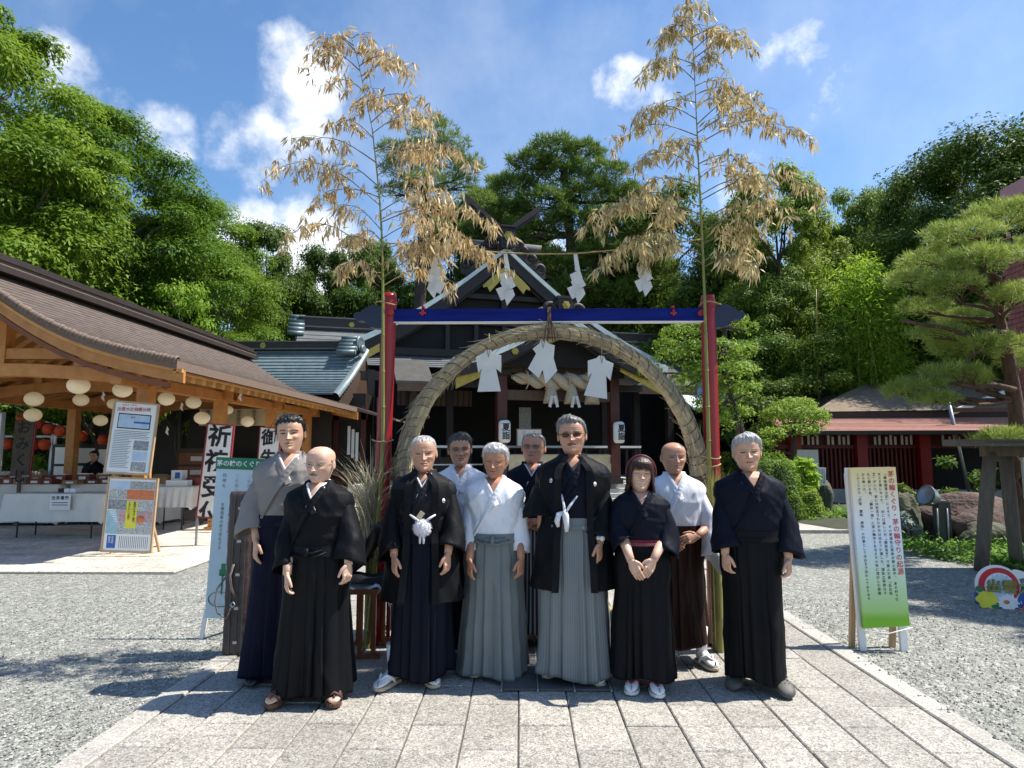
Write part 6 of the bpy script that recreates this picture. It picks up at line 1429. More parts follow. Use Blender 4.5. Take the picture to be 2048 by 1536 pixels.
def foliage(name, parent, rn, cl, H, Wd, z0, csize, nleaf, leaf, lw, m, up=.6, droop=0.0, cflat=.55, shellp=.5):
 """leaves on flattened clumps"""
 n = len(cl); per = nleaf // n; K = n * per
 cid = np.repeat(np.arange(n), per); c = cl[cid] * np.array([Wd, Wd, H]) + np.array([0, 0, z0])
 cs = (csize * rn.uniform(.6, 1.35, n))[cid]
 d = rn.normal(size=(K, 3)); d /= np.linalg.norm(d, axis=1, keepdims=True); low = d[:, 2] < -.15; d[low, 2] *= -rn.choice([1, 1, -1], low.sum())
 rr = rn.uniform(0, 1, K) ** shellp
 lump = 1 + .28 * np.sin(5 * d[:, 0] + cid) * np.cos(4 * d[:, 1] + 2 * cid)
 off = d * (rr * lump * cs).reshape(-1, 1) * np.array([1, 1, cflat]); C = c + off
 C[:, 2] -= droop * (np.linalg.norm(off[:, :2], axis=1) ** 2) / (csize + 1e-6)
 Nn = d * np.array([1, 1, 1.2]) + np.array([0, 0, up]) + rn.normal(0, .45, (K, 3))
 D = rn.normal(size=(K, 3)) + d * .8; D[:, 2] -= .4 + droop
 tint = np.clip(.5 * rn.rand(K) + .5 * rn.rand(n)[cid], 0, 1)
 return leaves_mesh(name, C, Nn, D, leaf * rn.uniform(.7, 1.3, K), leaf * lw * rn.uniform(.8, 1.2, K), m, parent, tint)
def tree_proto(kind, label, seed, H, Wd, z0, nclump, csize, nleaf, leaf, lw, lm, bark, shape, droop=0., cflat=.55, up=.6, trunk_r=.22, nlimb=14, loc=(0, 0, 0), inner=.3):
 rn = np.random.RandomState(seed); t = thing(kind, label, 'tree', loc, 0, 'trees of the shrine wood'); cl = crown_clumps(rn, nclump, shape, inner=inner)
 m = MB(); top = z0 + H * .75; tp = limb(m, (0, 0, -.3), (rn.normal(0, .2), rn.normal(0, .2), top), trunk_r, trunk_r * .25, n=9, wob=.012, seed=seed, k=10)
 m.build('trunk', bark, t); m = MB()
 for i in rn.choice(len(cl), min(nlimb, len(cl)), replace=False):
  c = cl[i] * np.array([Wd, Wd, H]) + np.array([0, 0, z0]); zs = max(.1, min(.9, (c[2] - math.hypot(c[0], c[1]) * .7) / top)); k = int(zs * 9); limb(m, tp[k], c, trunk_r * .32, trunk_r * .06, .06, 5, .05, seed + int(i), 6)
 m.build('limbs', bark, t)
 foliage('crown', t, rn, cl, H, Wd, z0, csize, nleaf, leaf, lw, lm, up, droop, cflat)['kind'] = 'stuff'
 return t
dome = lambda z: math.sqrt(max(0, 1 - (z * 1.02 - .28) ** 2 / .56)) if z > .0 else .6
oval = lambda z: max(.15, math.sin(math.pi * (.12 + .80 * z)) ** .7)
col_ = lambda z: .5 + .5 * math.sin(math.pi * (z * .9 + .05))
H2PX = lambda px, y, top: None
def place(proto, px, top, Y, hw_px, label, base_z=0.0, rz=0.0, first=[], H0=None, W0=None):
 """move or copy a tree so that its crown centre stands at pixel px, reaches pixel row top at depth Y and is hw_px wide"""
 top += 32 if px > 1400 else 0; q = P(px, top, Y); s_w = (hw_px * (1.22 if proto is not kA and proto is not kL and px > 1300 else 1.0) / FPX * Y) / W0; s_h = (q.z - base_z) / H0
 key = proto.name
 if key not in USED: USED.add(key); o = proto; o['label'] = label
 else: o = copy_tree(proto); o['label'] = label
 o.location = (q.x, Y, base_z); o.rotation_euler = (0, 0, rz); o.scale = (s_w, s_w, s_h); return o
USED = set()
kA = tree_proto('zelkova_tree', 'x', 1, 9.5, 4.6, 2.6, 150, 1.10, 125000, .15, .42, 'leaf_keyaki', 'bark_grey', dome, droop=.30, cflat=.33, up=1.0, trunk_r=.28, nlimb=26)
kB = tree_proto('broadleaf_tree', 'x', 2, 8.0, 3.9, 2.2, 105, .95, 85000, .165, .5, 'leaf_broad', 'bark', oval, cflat=.6)
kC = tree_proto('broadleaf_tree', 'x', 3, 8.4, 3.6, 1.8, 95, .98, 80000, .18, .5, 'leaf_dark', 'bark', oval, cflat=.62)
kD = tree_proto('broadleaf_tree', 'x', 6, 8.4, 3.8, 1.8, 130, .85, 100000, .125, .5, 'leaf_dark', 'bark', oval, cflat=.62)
kL = tree_proto('young_maple_tree', 'x', 4, 3.2, 1.5, 1.2, 34, .42, 6500, .12, .5, 'leaf_light', 'bark_grey', oval, cflat=.5, trunk_r=.07, nlimb=10)
DA, DB, DC, DL = dict(H0=12.4, W0=5.4), dict(H0=10.5, W0=4.5), dict(H0=10.5, W0=4.3), dict(H0=4.6, W0=1.8)
place(kA, -60, 10, 17.5, 400, 'tallest bright green zelkova at the upper left corner', **DA)
place(kA, 215, 225, 21, 300, 'broad green zelkova second from the left behind the pavilion roof', rz=1.7, **DA)
place(kA, 60, 300, 25, 330, 'zelkova filling in behind the pavilion ridge at far left', rz=3.1, **DA)
place(kA, 390, 385, 25, 215, 'lower zelkova stepping down to the right of the two tall ones', rz=4.4, **DA)
place(kA, 150, 440, 22.5, 280, 'low zelkova just above the pavilion ridge', rz=5.4, **DA)
place(kL, 372, 560, 20.3, 95, 'small yellow-green maple rising behind the middle of the pavilion ridge', base_z=.3, **DL)
place(kC, 530, 455, 33, 115, 'dark green broad tree between the zelkovas and the left dry bamboo', rz=.5, **DC)
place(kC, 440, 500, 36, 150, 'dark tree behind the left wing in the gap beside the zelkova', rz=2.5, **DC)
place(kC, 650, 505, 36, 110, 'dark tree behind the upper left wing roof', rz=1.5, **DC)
place(kB, 735, 480, 38, 110, 'mid green tree behind the left dry bamboo', rz=2.4, **DB)
place(kC, 905, 405, 37, 120, 'dark tree behind the crossed roof finials at left', rz=3.3, **DC)
place(kB, 560, 560, 40, 170, 'dark undergrowth tree far behind the office roof', rz=.3, **DB)
place(kC, 1330, 385, 36, 150, 'dark tree behind the right end of the straw rope', rz=5.3, **DC)
place(kC, 1420, 520, 31, 150, 'dark broad tree behind the right red post', rz=2.9, **DC)
place(kB, 1545, 312, 29, 125, 'tall round-topped green tree right of the right dry bamboo', rz=.7, **DB)
place(kC, 1460, 395, 31, 90, 'green tree half behind the right dry bamboo', rz=2.7, **DC)
place(kB, 1715, 350, 33, 105, 'tree with a pointed top between the round tree and the big dark one', rz=1.9, **DB)
place(kC, 1640, 430, 35, 120, 'dark tree filling the gap behind the round-topped tree', rz=4.1, **DC)
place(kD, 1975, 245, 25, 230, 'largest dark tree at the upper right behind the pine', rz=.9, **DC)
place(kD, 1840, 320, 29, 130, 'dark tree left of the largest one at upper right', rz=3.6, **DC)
place(kB, 1560, 520, 27, 120, 'mid height tree behind the shrubs right of the gate', rz=5.1, **DB)
place(kC, 1720, 560, 30, 180, 'shadowy tree in the wood above the red building', rz=1.1, **DC)
place(kC, 1900, 520, 27, 180, 'shadowy tree behind the pine and brick tower', rz=2.1, **DC)
place(kD, 2070, 420, 22, 160, 'dark tree behind the brick tower', rz=5.1, **DC)
place(kC, -120, 560, 26, 260, 'dark tree visible under the pavilion roof at far left', rz=5.9, **DC)
place(kC, 130, 640, 26, 240, 'dark tree seen through the open pavilion behind the red lanterns', rz=.2, **DC)
place(kB, 1230, 560, 38, 150, 'tree far behind the right wing roof', rz=.2, **DB)
place(kC, 1080, 520, 42, 200, 'tree far behind the shrine gable', rz=1.2, **DC)
place(kC, 800, 560, 42, 170, 'dark tree far behind the bare pine trunk', rz=4.2, **DC)
place(kB, 1010, 395, 39, 130, 'green tree closing the gap left of the broad pine mass', rz=2.2, **DB)
place(kB, 1235, 385, 39, 130, 'green tree closing the gap right of the broad pine mass', rz=3.9, **DB)
for x_, y_, sw, sz, lb in ((8.4, 7.5, .34, .66, 'slim garden tree just beyond the right picture edge shading the gravel'), (8.9, 6.1, .36, .66, 'second slim garden tree beyond the right picture edge, nearer the camera')):
 o = copy_tree(kB); o['label'] = lb; o.location = (x_, y_, 0); o.scale = (sw, sw, sz); o.rotation_euler = (0, 0, x_)
rsn = np.random.RandomState(77)
def shrub(name, label, px, top, Y, hw, base_z, leafm, n, leaf, seed, cat='shrub', flat=.6, lumps=14, lw=.5, group=None, ztop=None):
 rn = np.random.RandomState(seed); q = P(px, top, Y); t = thing(name, label, cat, (q.x, Y, base_z), 0, group); H = q.z - base_z; W_ = hw / FPX * Y
 cl = crown_clumps(rn, lumps, oval, inner=.1); m = MB()
 for i in range(min(7, lumps)):
  c = cl[i] * np.array([W_ * .8, W_ * .8, H * .8]); limb(m, (rn.normal(0, .06), rn.normal(0, .06), 0), c, .03, .008, .05, 4, .05, seed + i, 5)
 m.build('stems', 'bark_grey', t); f_ = foliage('leaves', t, rn, cl, H * .82, W_ * .82, H * .08, min(W_, H) * .36, n, leaf, lw, leafm, .5, .05, flat); f_['kind'] = 'stuff'; return t
shrub('evergreen_shrub', 'tall bushy shrub right of the right red post under the dark trees', 1530, 650, 24, 95, .1, 'leaf_broad', 11000, .13, 5)
shrub('evergreen_shrub', 'wide glossy shrub in the middle of the thicket above the round topiary', 1625, 655, 23, 95, .1, 'leaf_broad', 12000, .12, 6)
shrub('evergreen_shrub', 'dark shrub at the left end of the red building roof', 1530, 740, 21.8, 90, .1, 'leaf_dark', 8000, .11, 7)
shrub('variegated_shrub', 'pale yellow-green shrub above the middle of the mossy roof', 1735, 640, 24.5, 45, .5, 'leaf_light', 4500, .12, 8)
shrub('evergreen_shrub', 'dark shrub behind the ridge of the mossy roof', 1780, 690, 25.5, 110, .5, 'leaf_dark', 8000, .12, 9)
shrub('evergreen_shrub', 'shrub right of the shrine wing behind the trained tree', 1475, 690, 23.5, 90, .1, 'leaf_broad', 9000, .12, 10)
bt = thing('green_bamboo_clump', 'bright yellow-green living bamboo clump above the red building', 'bamboo', (P(1755, 700, 23).x, 23, .4))
m = MB(); rn = np.random.RandomState(4); C = []; 
for k in range(9):
 x, y = rn.normal(0, .42), rn.normal(0, .3); h = rn.uniform(6.6, 8.1); lx = rn.normal(0, .3) - .25; pts = [(x + lx * t ** 2, y, h * t) for t in np.linspace(0, 1, 7)]; m.tube(pts, [.035 * (1 - .8 * t) for t in np.linspace(0, 1, 7)], 6, caps=False)
 for t in np.linspace(.38, 1, 20):
  for _ in range(2): C.append((x + lx * t ** 2 + rn.normal(0, .24), y + rn.normal(0, .24), h * t - .1, .26))
m.build('culms', 'culm_green', bt); C = np.array(C); K = len(C) * 42; cid = np.repeat(np.arange(len(C)), 42); d = rn.normal(size=(K, 3)) * np.array([.24, .24, .17]); Cc = C[cid, :3] + d; D = d * 1.2 + np.array([0, 0, -.35])
leaves_mesh('leaves', Cc, rn.normal(size=(K, 3)) + [0, 0, 1.2], D, rn.uniform(.15, .27, K), rn.uniform(.03, .048, K), 'leaf_bamboo', bt)['kind'] = 'stuff'
for k, (px, y0, y1, Y) in enumerate(((1633, 640, 770, 24.2), (1741, 640, 795, 22.9), (1776, 640, 790, 22.9), (1784, 620, 790, 22.7), (1716, 650, 790, 23))):
 a, c = P(px, y0, Y), P(px + 3, y1, Y); m = MB(); m.tube([(c.x, Y, 0), c, a, a + Vector((.05, 0, 1.2))], [.035, .033, .028, .015], 7); o = m.build('bare_bamboo', 'culm_dry'); props(o, ('pale bare bamboo stem above the round topiary', 'pale bare bamboo stem under the pale shrub, left of its pair', 'pale bare bamboo stem left in the close pair above the mossy roof', 'pale bare bamboo stem right in the close pair above the mossy roof', 'pale bare bamboo stem nearest the top left of the mossy roof')[k], 'bamboo stem', 'bare bamboo stems in the thicket')
def needles(name, parent, rn, tips, dirs, nper, ln, wd, m, spread=.75):
 n = len(tips); K = n * nper; cid = np.repeat(np.arange(n), nper); d = dirs[cid] + rn.normal(0, spread * .8, (K, 3)); d /= np.linalg.norm(d, axis=1, keepdims=True)
 return leaves_mesh(name, tips[cid] + rn.normal(0, ln * .10, (K, 3)), rn.normal(size=(K, 3)), d, ln * rn.uniform(.7, 1.15, K), wd, m, parent, np.clip(rn.rand(n)[cid] * .6 + rn.rand(K) * .4, 0, 1))
def pine(label, px_trunk, Y, pads, seed, ln, wd, lm, npad, nper, bark, base_r, group, limbs_from=None, name='pine_tree', hs=1.0):
 """pads: (px, py, half width px, half height px, depth offset)"""
 rn = np.random.RandomState(seed); tp = [P(x, y, Y) for x, y in px_trunk]; b0 = tp[0].copy(); b0.z = 0.0
 t = thing(name, label, 'tree', (b0.x, Y, 0), 0, group); m = MB(); pts = [b0] + tp; 
 q = []; 
 for a, c in zip(pts[:-1], pts[1:]): q += [a, a.lerp(c, .5)]
 q.append(pts[-1]); m.tube(q, [base_r * (1 - .72 * i / len(q)) * (1 + .08 * rn.rand()) for i in range(len(q))], 12, caps=False); m.build('trunk', bark, t, world=True)
 m = MB(); T, Dd = [], []
 for k, (px, py, hw, hh, dy) in enumerate(pads):
  c = P(px, py, Y + dy); W_ = hw / FPX * Y; H_ = hh * hs / FPX * Y
  src = min(tp, key=lambda v: (v - c).length + 1.4 * max(0, v.z - c.z)); lp = limb(m, src, c - Vector((0, 0, H_ * .4)), base_r * .32, base_r * .10, -.04, 6, .07, seed + k, 7)
  for j in range(5):
   e = c + Vector((rn.uniform(-.8, .8) * W_, rn.uniform(-.8, .8) * W_, -.1 * H_)); limb(m, lp[4], e, base_r * .10, base_r * .03, .03, 3, .05, seed * 3 + j, 5)
  n = int(npad * (hw * hh) / 2500.0) + 12; d = rn.normal(size=(n, 3)); d /= np.linalg.norm(d, axis=1, keepdims=True); d[:, 2] = np.abs(d[:, 2]) * np.where(rn.rand(n) < .22, -1, 1); r_ = rn.uniform(.25, 1, n) ** .5
  off = d * r_.reshape(-1, 1) * np.array([W_, W_ * .8, H_]); off[:, 2] += .18 * H_ * np.sin(off[:, 0] / W_ * 7 + k) ; T.append(np.array(tuple(c)) + off); Dd.append(d * .55 + np.array([0, 0, .75]))
 m.build('limbs', bark, t, world=True); T = np.concatenate(T) - np.array([b0.x, Y, 0]); needles('needles', t, rn, T, np.concatenate(Dd), nper, ln, wd, lm)['kind'] = 'stuff'
 return t
pads = [(2010, 430, 80, 38, .2), (1925, 470, 75, 32, -.2), (1860, 520, 62, 30, .3), (1960, 520, 80, 34, -.5), (1820, 560, 48, 24, 0), (1900, 570, 62, 28, -.4), (2040, 500, 60, 40, .6), (1850, 615, 55, 26, .5), (2035, 590, 50, 30, -.6), (1930, 640, 62, 30, .6), (1870, 670, 55, 24, 0),
  (1980, 690, 62, 30, -.3), (1905, 700, 50, 26, .2), (2030, 720, 40, 28, .2), (1960, 630, 50, 24, .9), (1905, 745, 62, 24, -.2), (1835, 775, 56, 22, -.1), (1870, 800, 42, 18, -.3), (1945, 760, 42, 20, .2), (1795, 785, 28, 14, 0), (2010, 870, 45, 16, -.4), (1975, 880, 30, 10, -.2)]
pine('large trained black pine with layered pads leaning in from the right edge', [(2046, 1000), (2030, 800), (2012, 690), (2000, 640), (1995, 560), (2020, 480)], 10.2, pads, 31, .135, .008, 'leaf_blackpine', 225, 16, 'bark_red', .13, None, hs=.62)
m = MB(); Yp = 10.2
for seg, r0 in (([(2020, 668), (1980, 662), (1930, 670), (1890, 655), (1850, 650), (1800, 640)], .05), ([(2010, 600), (1975, 595), (1930, 570), (1900, 545)], .05), ([(2048, 560), (2020, 590), (1995, 620), (1960, 600)], .045), ([(2030, 780), (1990, 770), (1950, 775), (1900, 765)], .05), ([(2000, 660), (1960, 690), (1930, 730), (1925, 780)], .03)):
 pts = [P(x, y, Yp - .3) for x, y in seg]; m.tube(pts, [r0 * (1 - .6 * i / len(pts)) for i in range(len(pts))], 8)
bp_o = [o for o in scene.objects if o.name.startswith('pine_tree')][0]
m.build('main_boughs', 'bark_red', bp_o, world=True)
pads = [(865, 262, 55, 26, 0), (905, 290, 40, 20, .5), (830, 300, 40, 22, -.4), (880, 330, 60, 24, .6), (935, 335, 36, 22, 0), (800, 340, 45, 22, 0), (850, 370, 60, 22, -.5), (915, 370, 48, 20, .3), (790, 385, 38, 18, .5), (955, 400, 36, 16, -.3), (780, 300, 30, 16, .2), (860, 420, 46, 14, .2), (925, 430, 40, 14, 0)]
pine('tall pine with a bare dark trunk behind the left dry bamboo', [(838, 640), (842, 560), (845, 480), (850, 420), (848, 380), (862, 300)], 30, pads, 41, .34, .03, 'leaf_pine', 300, 9, 'bark', .34, 'pines behind the shrine')
pads = [(1110, 300, 55, 24, 0), (1170, 310, 45, 22, .5), (1060, 330, 50, 24, 0), (1210, 350, 50, 24, -.4), (1120, 350, 70, 28, .3), (1030, 375, 50, 24, 0), (1180, 395, 70, 28, 0), (1255, 390, 40, 22, .3), (1090, 410, 65, 28, -.5), (1000, 430, 55, 26, .5), (1150, 450, 75, 30, -.3), (1240, 450, 55, 26, 0), (1050, 470, 65, 28, 0), (960, 470, 50, 24, 0), (1200, 510, 70, 28, .3), (1110, 530, 70, 28, 0), (1000, 530, 60, 26, 0), (1270, 520, 45, 24, .4), (1160, 580, 70, 26, 0), (1250, 590, 60, 26, 0), (1060, 590, 60, 24, 0)]
pine('broad pine mass behind the shrine gable', [(1150, 700), (1146, 560), (1140, 470), (1135, 400), (1125, 330)], 34, pads, 43, .42, .045, 'leaf_pine', 420, 9, 'bark', .38, 'pines behind the shrine')
pads = [(975, 400, 40, 20, 0), (1010, 370, 40, 18, 0), (940, 440, 45, 20, 0), (990, 460, 50, 22, 0), (1290, 480, 40, 20, 0), (930, 500, 50, 22, 0), (1320, 540, 50, 24, 0), (1300, 600, 55, 24, 0)]
pine('smaller pine left behind the crossed roof finials', [(985, 700), (985, 560), (985, 470), (985, 410)], 36, pads, 44, .42, .045, 'leaf_pine', 420, 9, 'bark', .25, 'pines behind the shrine')
def padtree(label, px_tr, Y, pads, seed, leaf, n, lm, bark, r0, name='trained_tree'):
 rn = np.random.RandomState(seed); tp = [P(x, y, Y) for x, y in px_tr]; b0 = tp[0].copy(); b0.z = 0
 t = thing(name, label, 'tree', (b0.x, Y, 0)); m = MB(); m.tube([b0] + tp, [r0 * (1 - .7 * i / (len(tp) + 1)) for i in range(len(tp) + 1)], 10, caps=False); m.build('trunk', bark, t, world=True); m = MB(); Cs = []; Ns = []
 for k, (px, py, hw, hh) in enumerate(pads):
  dy = rn.uniform(-.5, .5); c = P(px, py, Y + dy); W_ = hw / FPX * Y; H_ = hh / FPX * Y; src = min(tp, key=lambda v: (v - c).length); limb(m, src, c - Vector((0, 0, H_ * .5)), r0 * .35, r0 * .1, 0, 4, .07, seed + k, 6)
  q = int(n * hw * hh / 900); d = rn.normal(size=(q, 3)); d /= np.linalg.norm(d, axis=1, keepdims=True); d[:, 2] = np.abs(d[:, 2]) * np.where(rn.rand(q) < .2, -1, 1); rr_ = (1 + .15 * np.sin(6 * d[:, 0] + k) * np.cos(5 * d[:, 1])) * rn.uniform(.6, 1, q) ** .4
  Cs.append(np.array(tuple(c)) + d * rr_.reshape(-1, 1) * np.array([W_, W_, H_])); Ns.append(d + rn.normal(0, .5, (q, 3)) + [0, 0, .4])
 m.build('limbs', bark, t, world=True); Cs = np.concatenate(Cs) - np.array([b0.x, Y, 0]); Ns = np.concatenate(Ns); K = len(Cs)
 leaves_mesh('leaves', Cs, Ns, rn.normal(size=(K, 3)), leaf * rn.uniform(.7, 1.3, K), leaf * .5, lm, t)['kind'] = 'stuff'; return t
pads = [(1465, 640, 32, 16), (1490, 655, 26, 14), (1360, 668, 42, 20), (1400, 650, 30, 16), (1345, 715, 42, 20), (1390, 700, 36, 18), (1440, 700, 46, 22), (1480, 700, 36, 20), (1425, 745, 42, 22), (1470, 745, 44, 22), (1370, 765, 38, 20), (1455, 790, 38, 20), (1420, 810, 30, 16), (1330, 690, 26, 14), (1475, 830, 34, 20), (1300, 742, 26, 14), (1495, 780, 30, 18), (1390, 735, 30, 16), (1445, 850, 28, 16)]
padtree('layered trained garden tree with pale green pads right behind the right red post', [(1490, 930), (1478, 850), (1462, 800), (1452, 740), (1448, 690), (1450, 655)], 14.5, pads, 51, .085, 520, 'leaf_topiary', 'bark', .13)
pads = [(1590, 836, 60, 30), (1560, 836, 38, 26), (1622, 838, 34, 24), (1590, 812, 44, 18), (1545, 870, 26, 14), (1530, 890, 22, 12), (1600, 860, 44, 12)]
padtree('round clipped topiary tree in front of the red building roof', [(1590, 960), (1587, 910), (1588, 870), (1590, 845)], 16.5, pads, 52, .08, 900, 'leaf_topiary', 'bark', .10)
def mound(label, px, py_top, py_bot, hw, seed, lm, leaf, n, name='clipped_shrub', rz=.9):
 g_ = G(px, py_bot); Y = g_.y; top = P(px, py_top, Y + .3).z; W_ = hw / FPX * Y; rn = np.random.RandomState(seed); t = thing(name, label, 'shrub', (g_.x, Y + W_ * .6, 0)); d = rn.normal(size=(n, 3)); d /= np.linalg.norm(d, axis=1, keepdims=True); d[:, 2] = np.abs(d[:, 2])
 r_ = (1 + .06 * np.sin(7 * d[:, 0] + seed) + .06 * np.cos(8 * d[:, 1] + 5 * d[:, 2])) * (1 - .14 * rn.rand(n) ** 2)
 m = MB(); m.sphere((0, 0, 0), (W_ * .86, W_ * .72, top * .88), 18, 10); m.build('inner_mass', 'forest_floor', t)
 leaves_mesh('leaves', d * r_.reshape(-1, 1) * np.array([W_, W_ * .85, top]), d + rn.normal(0, .45, (n, 3)), rn.normal(size=(n, 3)) + [0, 0, .5], leaf * rn.uniform(.7, 1.3, n), leaf * .5, lm, t)['kind'] = 'stuff'; return t
mound('large rounded azalea mound right behind the grey-haired man in black', 1560, 905, 1042, 68, 61, 'leaf_topiary', .055, 9000)
mound('small rounded azalea mound beside the information sign', 1625, 975, 1040, 34, 62, 'leaf_topiary', .05, 3600)
mound('small azalea mound left of the information sign leg', 1590, 985, 1045, 30, 63, 'leaf_broad', .05, 3000)
mound('dark green clump behind the right edge of the leaning banner', 1825, 975, 1050, 42, 64, 'leaf_dark', .07, 3500)
shrub('broad_leaf_plant', 'bright large-leaved plant above the azalea mound', 1600, 898, 15.6, 42, .6, 'leaf_light', 420, .20, 65, 'plant', lw=.55)
shrub('silver_leaved_plant', 'silvery grey leaved plant right of the leaning banner', 1815, 1015, 10.9, 26, 0, 'leaf_grey', 1700, .06, 66, 'plant')
shrub('garden_shrub', 'loose green shrub before the doorway of the red building', 1915, 905, 13.5, 62, 0, 'leaf_broad', 3800, .10, 67)
shrub('garden_shrub', 'shadowy shrub behind the notice frame at the right edge', 2030, 900, 13.0, 50, 0, 'leaf_dark', 3000, .10, 68)
shrub('leafy_shrub', 'bright green bush seen through the open pavilion beside the hiragana sign', 90, 905, 18.6, 34, 0, 'leaf_light', 2600, .13, 69)
shrub('leafy_shrub', 'green bush in the sun at the far left beyond the pavilion', 20, 900, 19.5, 60, 0, 'leaf_broad', 3600, .13, 70)
def cover(name, label, area, n, leaf, lm, seed, hgt=.16):
 rn = np.random.RandomState(seed); pts = []
 while len(pts) < n:
  u = rn.rand(); v = rn.rand(); i = rn.randint(len(area)); a, b_, c, d = area[i]; p = (Vector(a) * (1 - u) + Vector(b_) * u) * (1 - v) + (Vector(d) * (1 - u) + Vector(c) * u) * v; pts.append((p.x, p.y, abs(rn.normal(0, hgt)) * (.6 + .4 * math.sin(p.x * 5) * math.cos(p.y * 4)) + .02))
 C = np.array(pts); d = rn.normal(size=(n, 3)) + [0, 0, .6]
 o = leaves_mesh(name, C, rn.normal(0, .5, (n, 3)) + [0, 0, 1], d, leaf * rn.uniform(.6, 1.4, n), leaf * .45, lm); o['kind'] = 'stuff'; props(o, label, 'ground cover'); return o
g1 = lambda x, y: tuple(G(x, y))
cover('ground_cover', 'low bright leafy ground cover below the information sign', [(g1(1560, 1043), g1(1700, 1044), g1(1700, 1022), g1(1560, 1022))], 2600, .09, 'ground_leaf', 71, .10)
cover('ground_cover', 'leafy ground cover in front of the rocks under the floodlight', [(g1(1790, 1105), g1(1960, 1135), g1(1990, 1090), g1(1800, 1062)), (g1(1960, 1135), g1(2090, 1150), g1(2090, 1095), g1(1990, 1090))], 5200, .085, 'ground_leaf', 72, .11)
rn = np.random.RandomState(12); n = 9000; Yg = rn.uniform(2.2, 7.0, n) ** 1.0; side = rn.rand(n) < .5; Xg = np.where(side, -2.42 - rn.rand(n) ** 1.2 * Yg * .55, 2.68 + rn.rand(n) ** 1.2 * Yg * .5); k = 260; Xg[:k] = rn.uniform(-2.2, 2.5, k); Yg[:k] = rn.uniform(2.3, 5, k); edge = rn.randint(0, n, 700); Xg[edge] = np.where(rn.rand(700) < .5, -2.36 + rn.normal(0, .06, 700), 2.62 + rn.normal(0, .06, 700))
zc_ = np.where((Xg > -2.3) & (Xg < 2.56), .026, .002); r_ = rn.uniform(.004, .0115, n); r_[:k] *= .5; base = np.array([(1, 0, 0), (0, 1, 0), (-1, 0, 0), (0, -1, 0), (0, 0, .75), (0, 0, -.5)]); Vv = base[None] * rn.uniform(.6, 1.25, (n, 6, 1)) * r_[:, None, None]; an = rn.uniform(0, 6.28, n); c_, s_ = np.cos(an)[:, None], np.sin(an)[:, None]
Vx = Vv[..., 0] * c_ - Vv[..., 1] * s_ + Xg[:, None]; Vy = Vv[..., 0] * s_ + Vv[..., 1] * c_ + Yg[:, None]; Vz = Vv[..., 2] + zc_[:, None] + r_[:, None] * .35; VV = np.stack([Vx, Vy, Vz], -1).reshape(-1, 3); fb = np.array([(0, 1, 4), (1, 2, 4), (2, 3, 4), (3, 0, 4), (1, 0, 5), (2, 1, 5), (3, 2, 5), (0, 3, 5)])
for q, (lo, hi, mt) in enumerate(((0, 3000, 'border_stone'), (3000, 6000, 'step_stone'), (6000, 9000, 'joint'))):
 me = bpy.data.meshes.new('loose_gravel'); F_ = (fb[None] + 6 * np.arange(hi - lo)[:, None, None]).reshape(-1, 3); me.from_pydata(VV[lo * 6:hi * 6].tolist(), [], F_.tolist()); me.materials.append(MATS[mt]); o = bpy.data.objects.new('loose_gravel', me); col.objects.link(o); props(o, ('pale loose pebbles scattered over the gravel yard', 'grey loose pebbles scattered over the gravel yard', 'dark loose pebbles scattered over the gravel yard')[q], 'gravel', None, 'stuff')
wr = np.random.RandomState(9); C = []; 
n = 60000; a = wr.uniform(-1.02, 1.02, n); dist = wr.uniform(42, 52, n); x = np.sin(a) * dist; y = np.cos(a) * dist; top = 7.0 + 2.2 * np.sin(a * 9) + 1.4 * np.sin(a * 23 + 1) + wr.normal(0, .5, n); z = .4 + (top) * wr.uniform(0, 1, n) ** .7
o = leaves_mesh('distant_wood', np.stack([x, y, z], 1), wr.normal(size=(n, 3)) + [0, -.6, .7], wr.normal(size=(n, 3)), wr.uniform(.35, .7, n), .34, 'leaf_dark'); o['kind'] = 'stuff'; props(o, 'far-off dark wood closing the view behind the trees', 'wood')
# ================================================================== people
HZ  = [-.55, -.38, -.22, -.10, -.03, .0, .04, .09, .15, .23, .32, .42, .50, .58, .66, .74, .82, .89, .95, .985, 1.0]
HW  = [.275, .245, .235, .235, .232, .228, .240, .258, .278, .304, .330, .352, .360, .362, .362, .356, .335, .285, .205, .12, .0]
HF  = [.22, .205, .20, .215, .27, .36, .405, .42, .415, .408, .408, .405, .40, .405, .415, .410, .378, .315, .225, .13, .0]
HB  = [.30, .30, .305, .315, .33, .335, .34, .345, .355, .375, .41, .455, .485, .50, .51, .505, .475, .405, .29, .165, .0]
HEX = [2.0, 2.0, 2.0, 2.0, 1.9, 1.75, 1.72, 1.78, 1.9, 2.05, 2.15, 2.25, 2.3, 2.35, 2.35, 2.3, 2.2, 2.1, 2.0, 2.0, 2.0]
def head_pt(a, z, fw=1.0, off=0.0):
 """surface of the bare head in head units (a: angle from the front, arrays ok)"""
 w = cr_interp(z, HZ, HW) * fw; f = cr_interp(z, HZ, HF); b = cr_interp(z, HZ, HB); e = cr_interp(z, HZ, HEX)
 w, f, b = np.maximum(w, 0), np.maximum(f, 0), np.maximum(b, 0)
 s, c = np.sin(a), np.cos(a); k = (np.abs(s) ** e + np.abs(c) ** e) ** (-1 / e)
 x = w * s * k; y = np.where(c > 0, -f * c * k, -b * c * k)
 jaw = np.clip((.30 - z) / .30, 0, 1) * np.clip((z + .08) / .08, 0, 1); x = x * (1 - .20 * jaw * np.clip(c, 0, 1) ** .7)
 return x, y, z + 0 * a
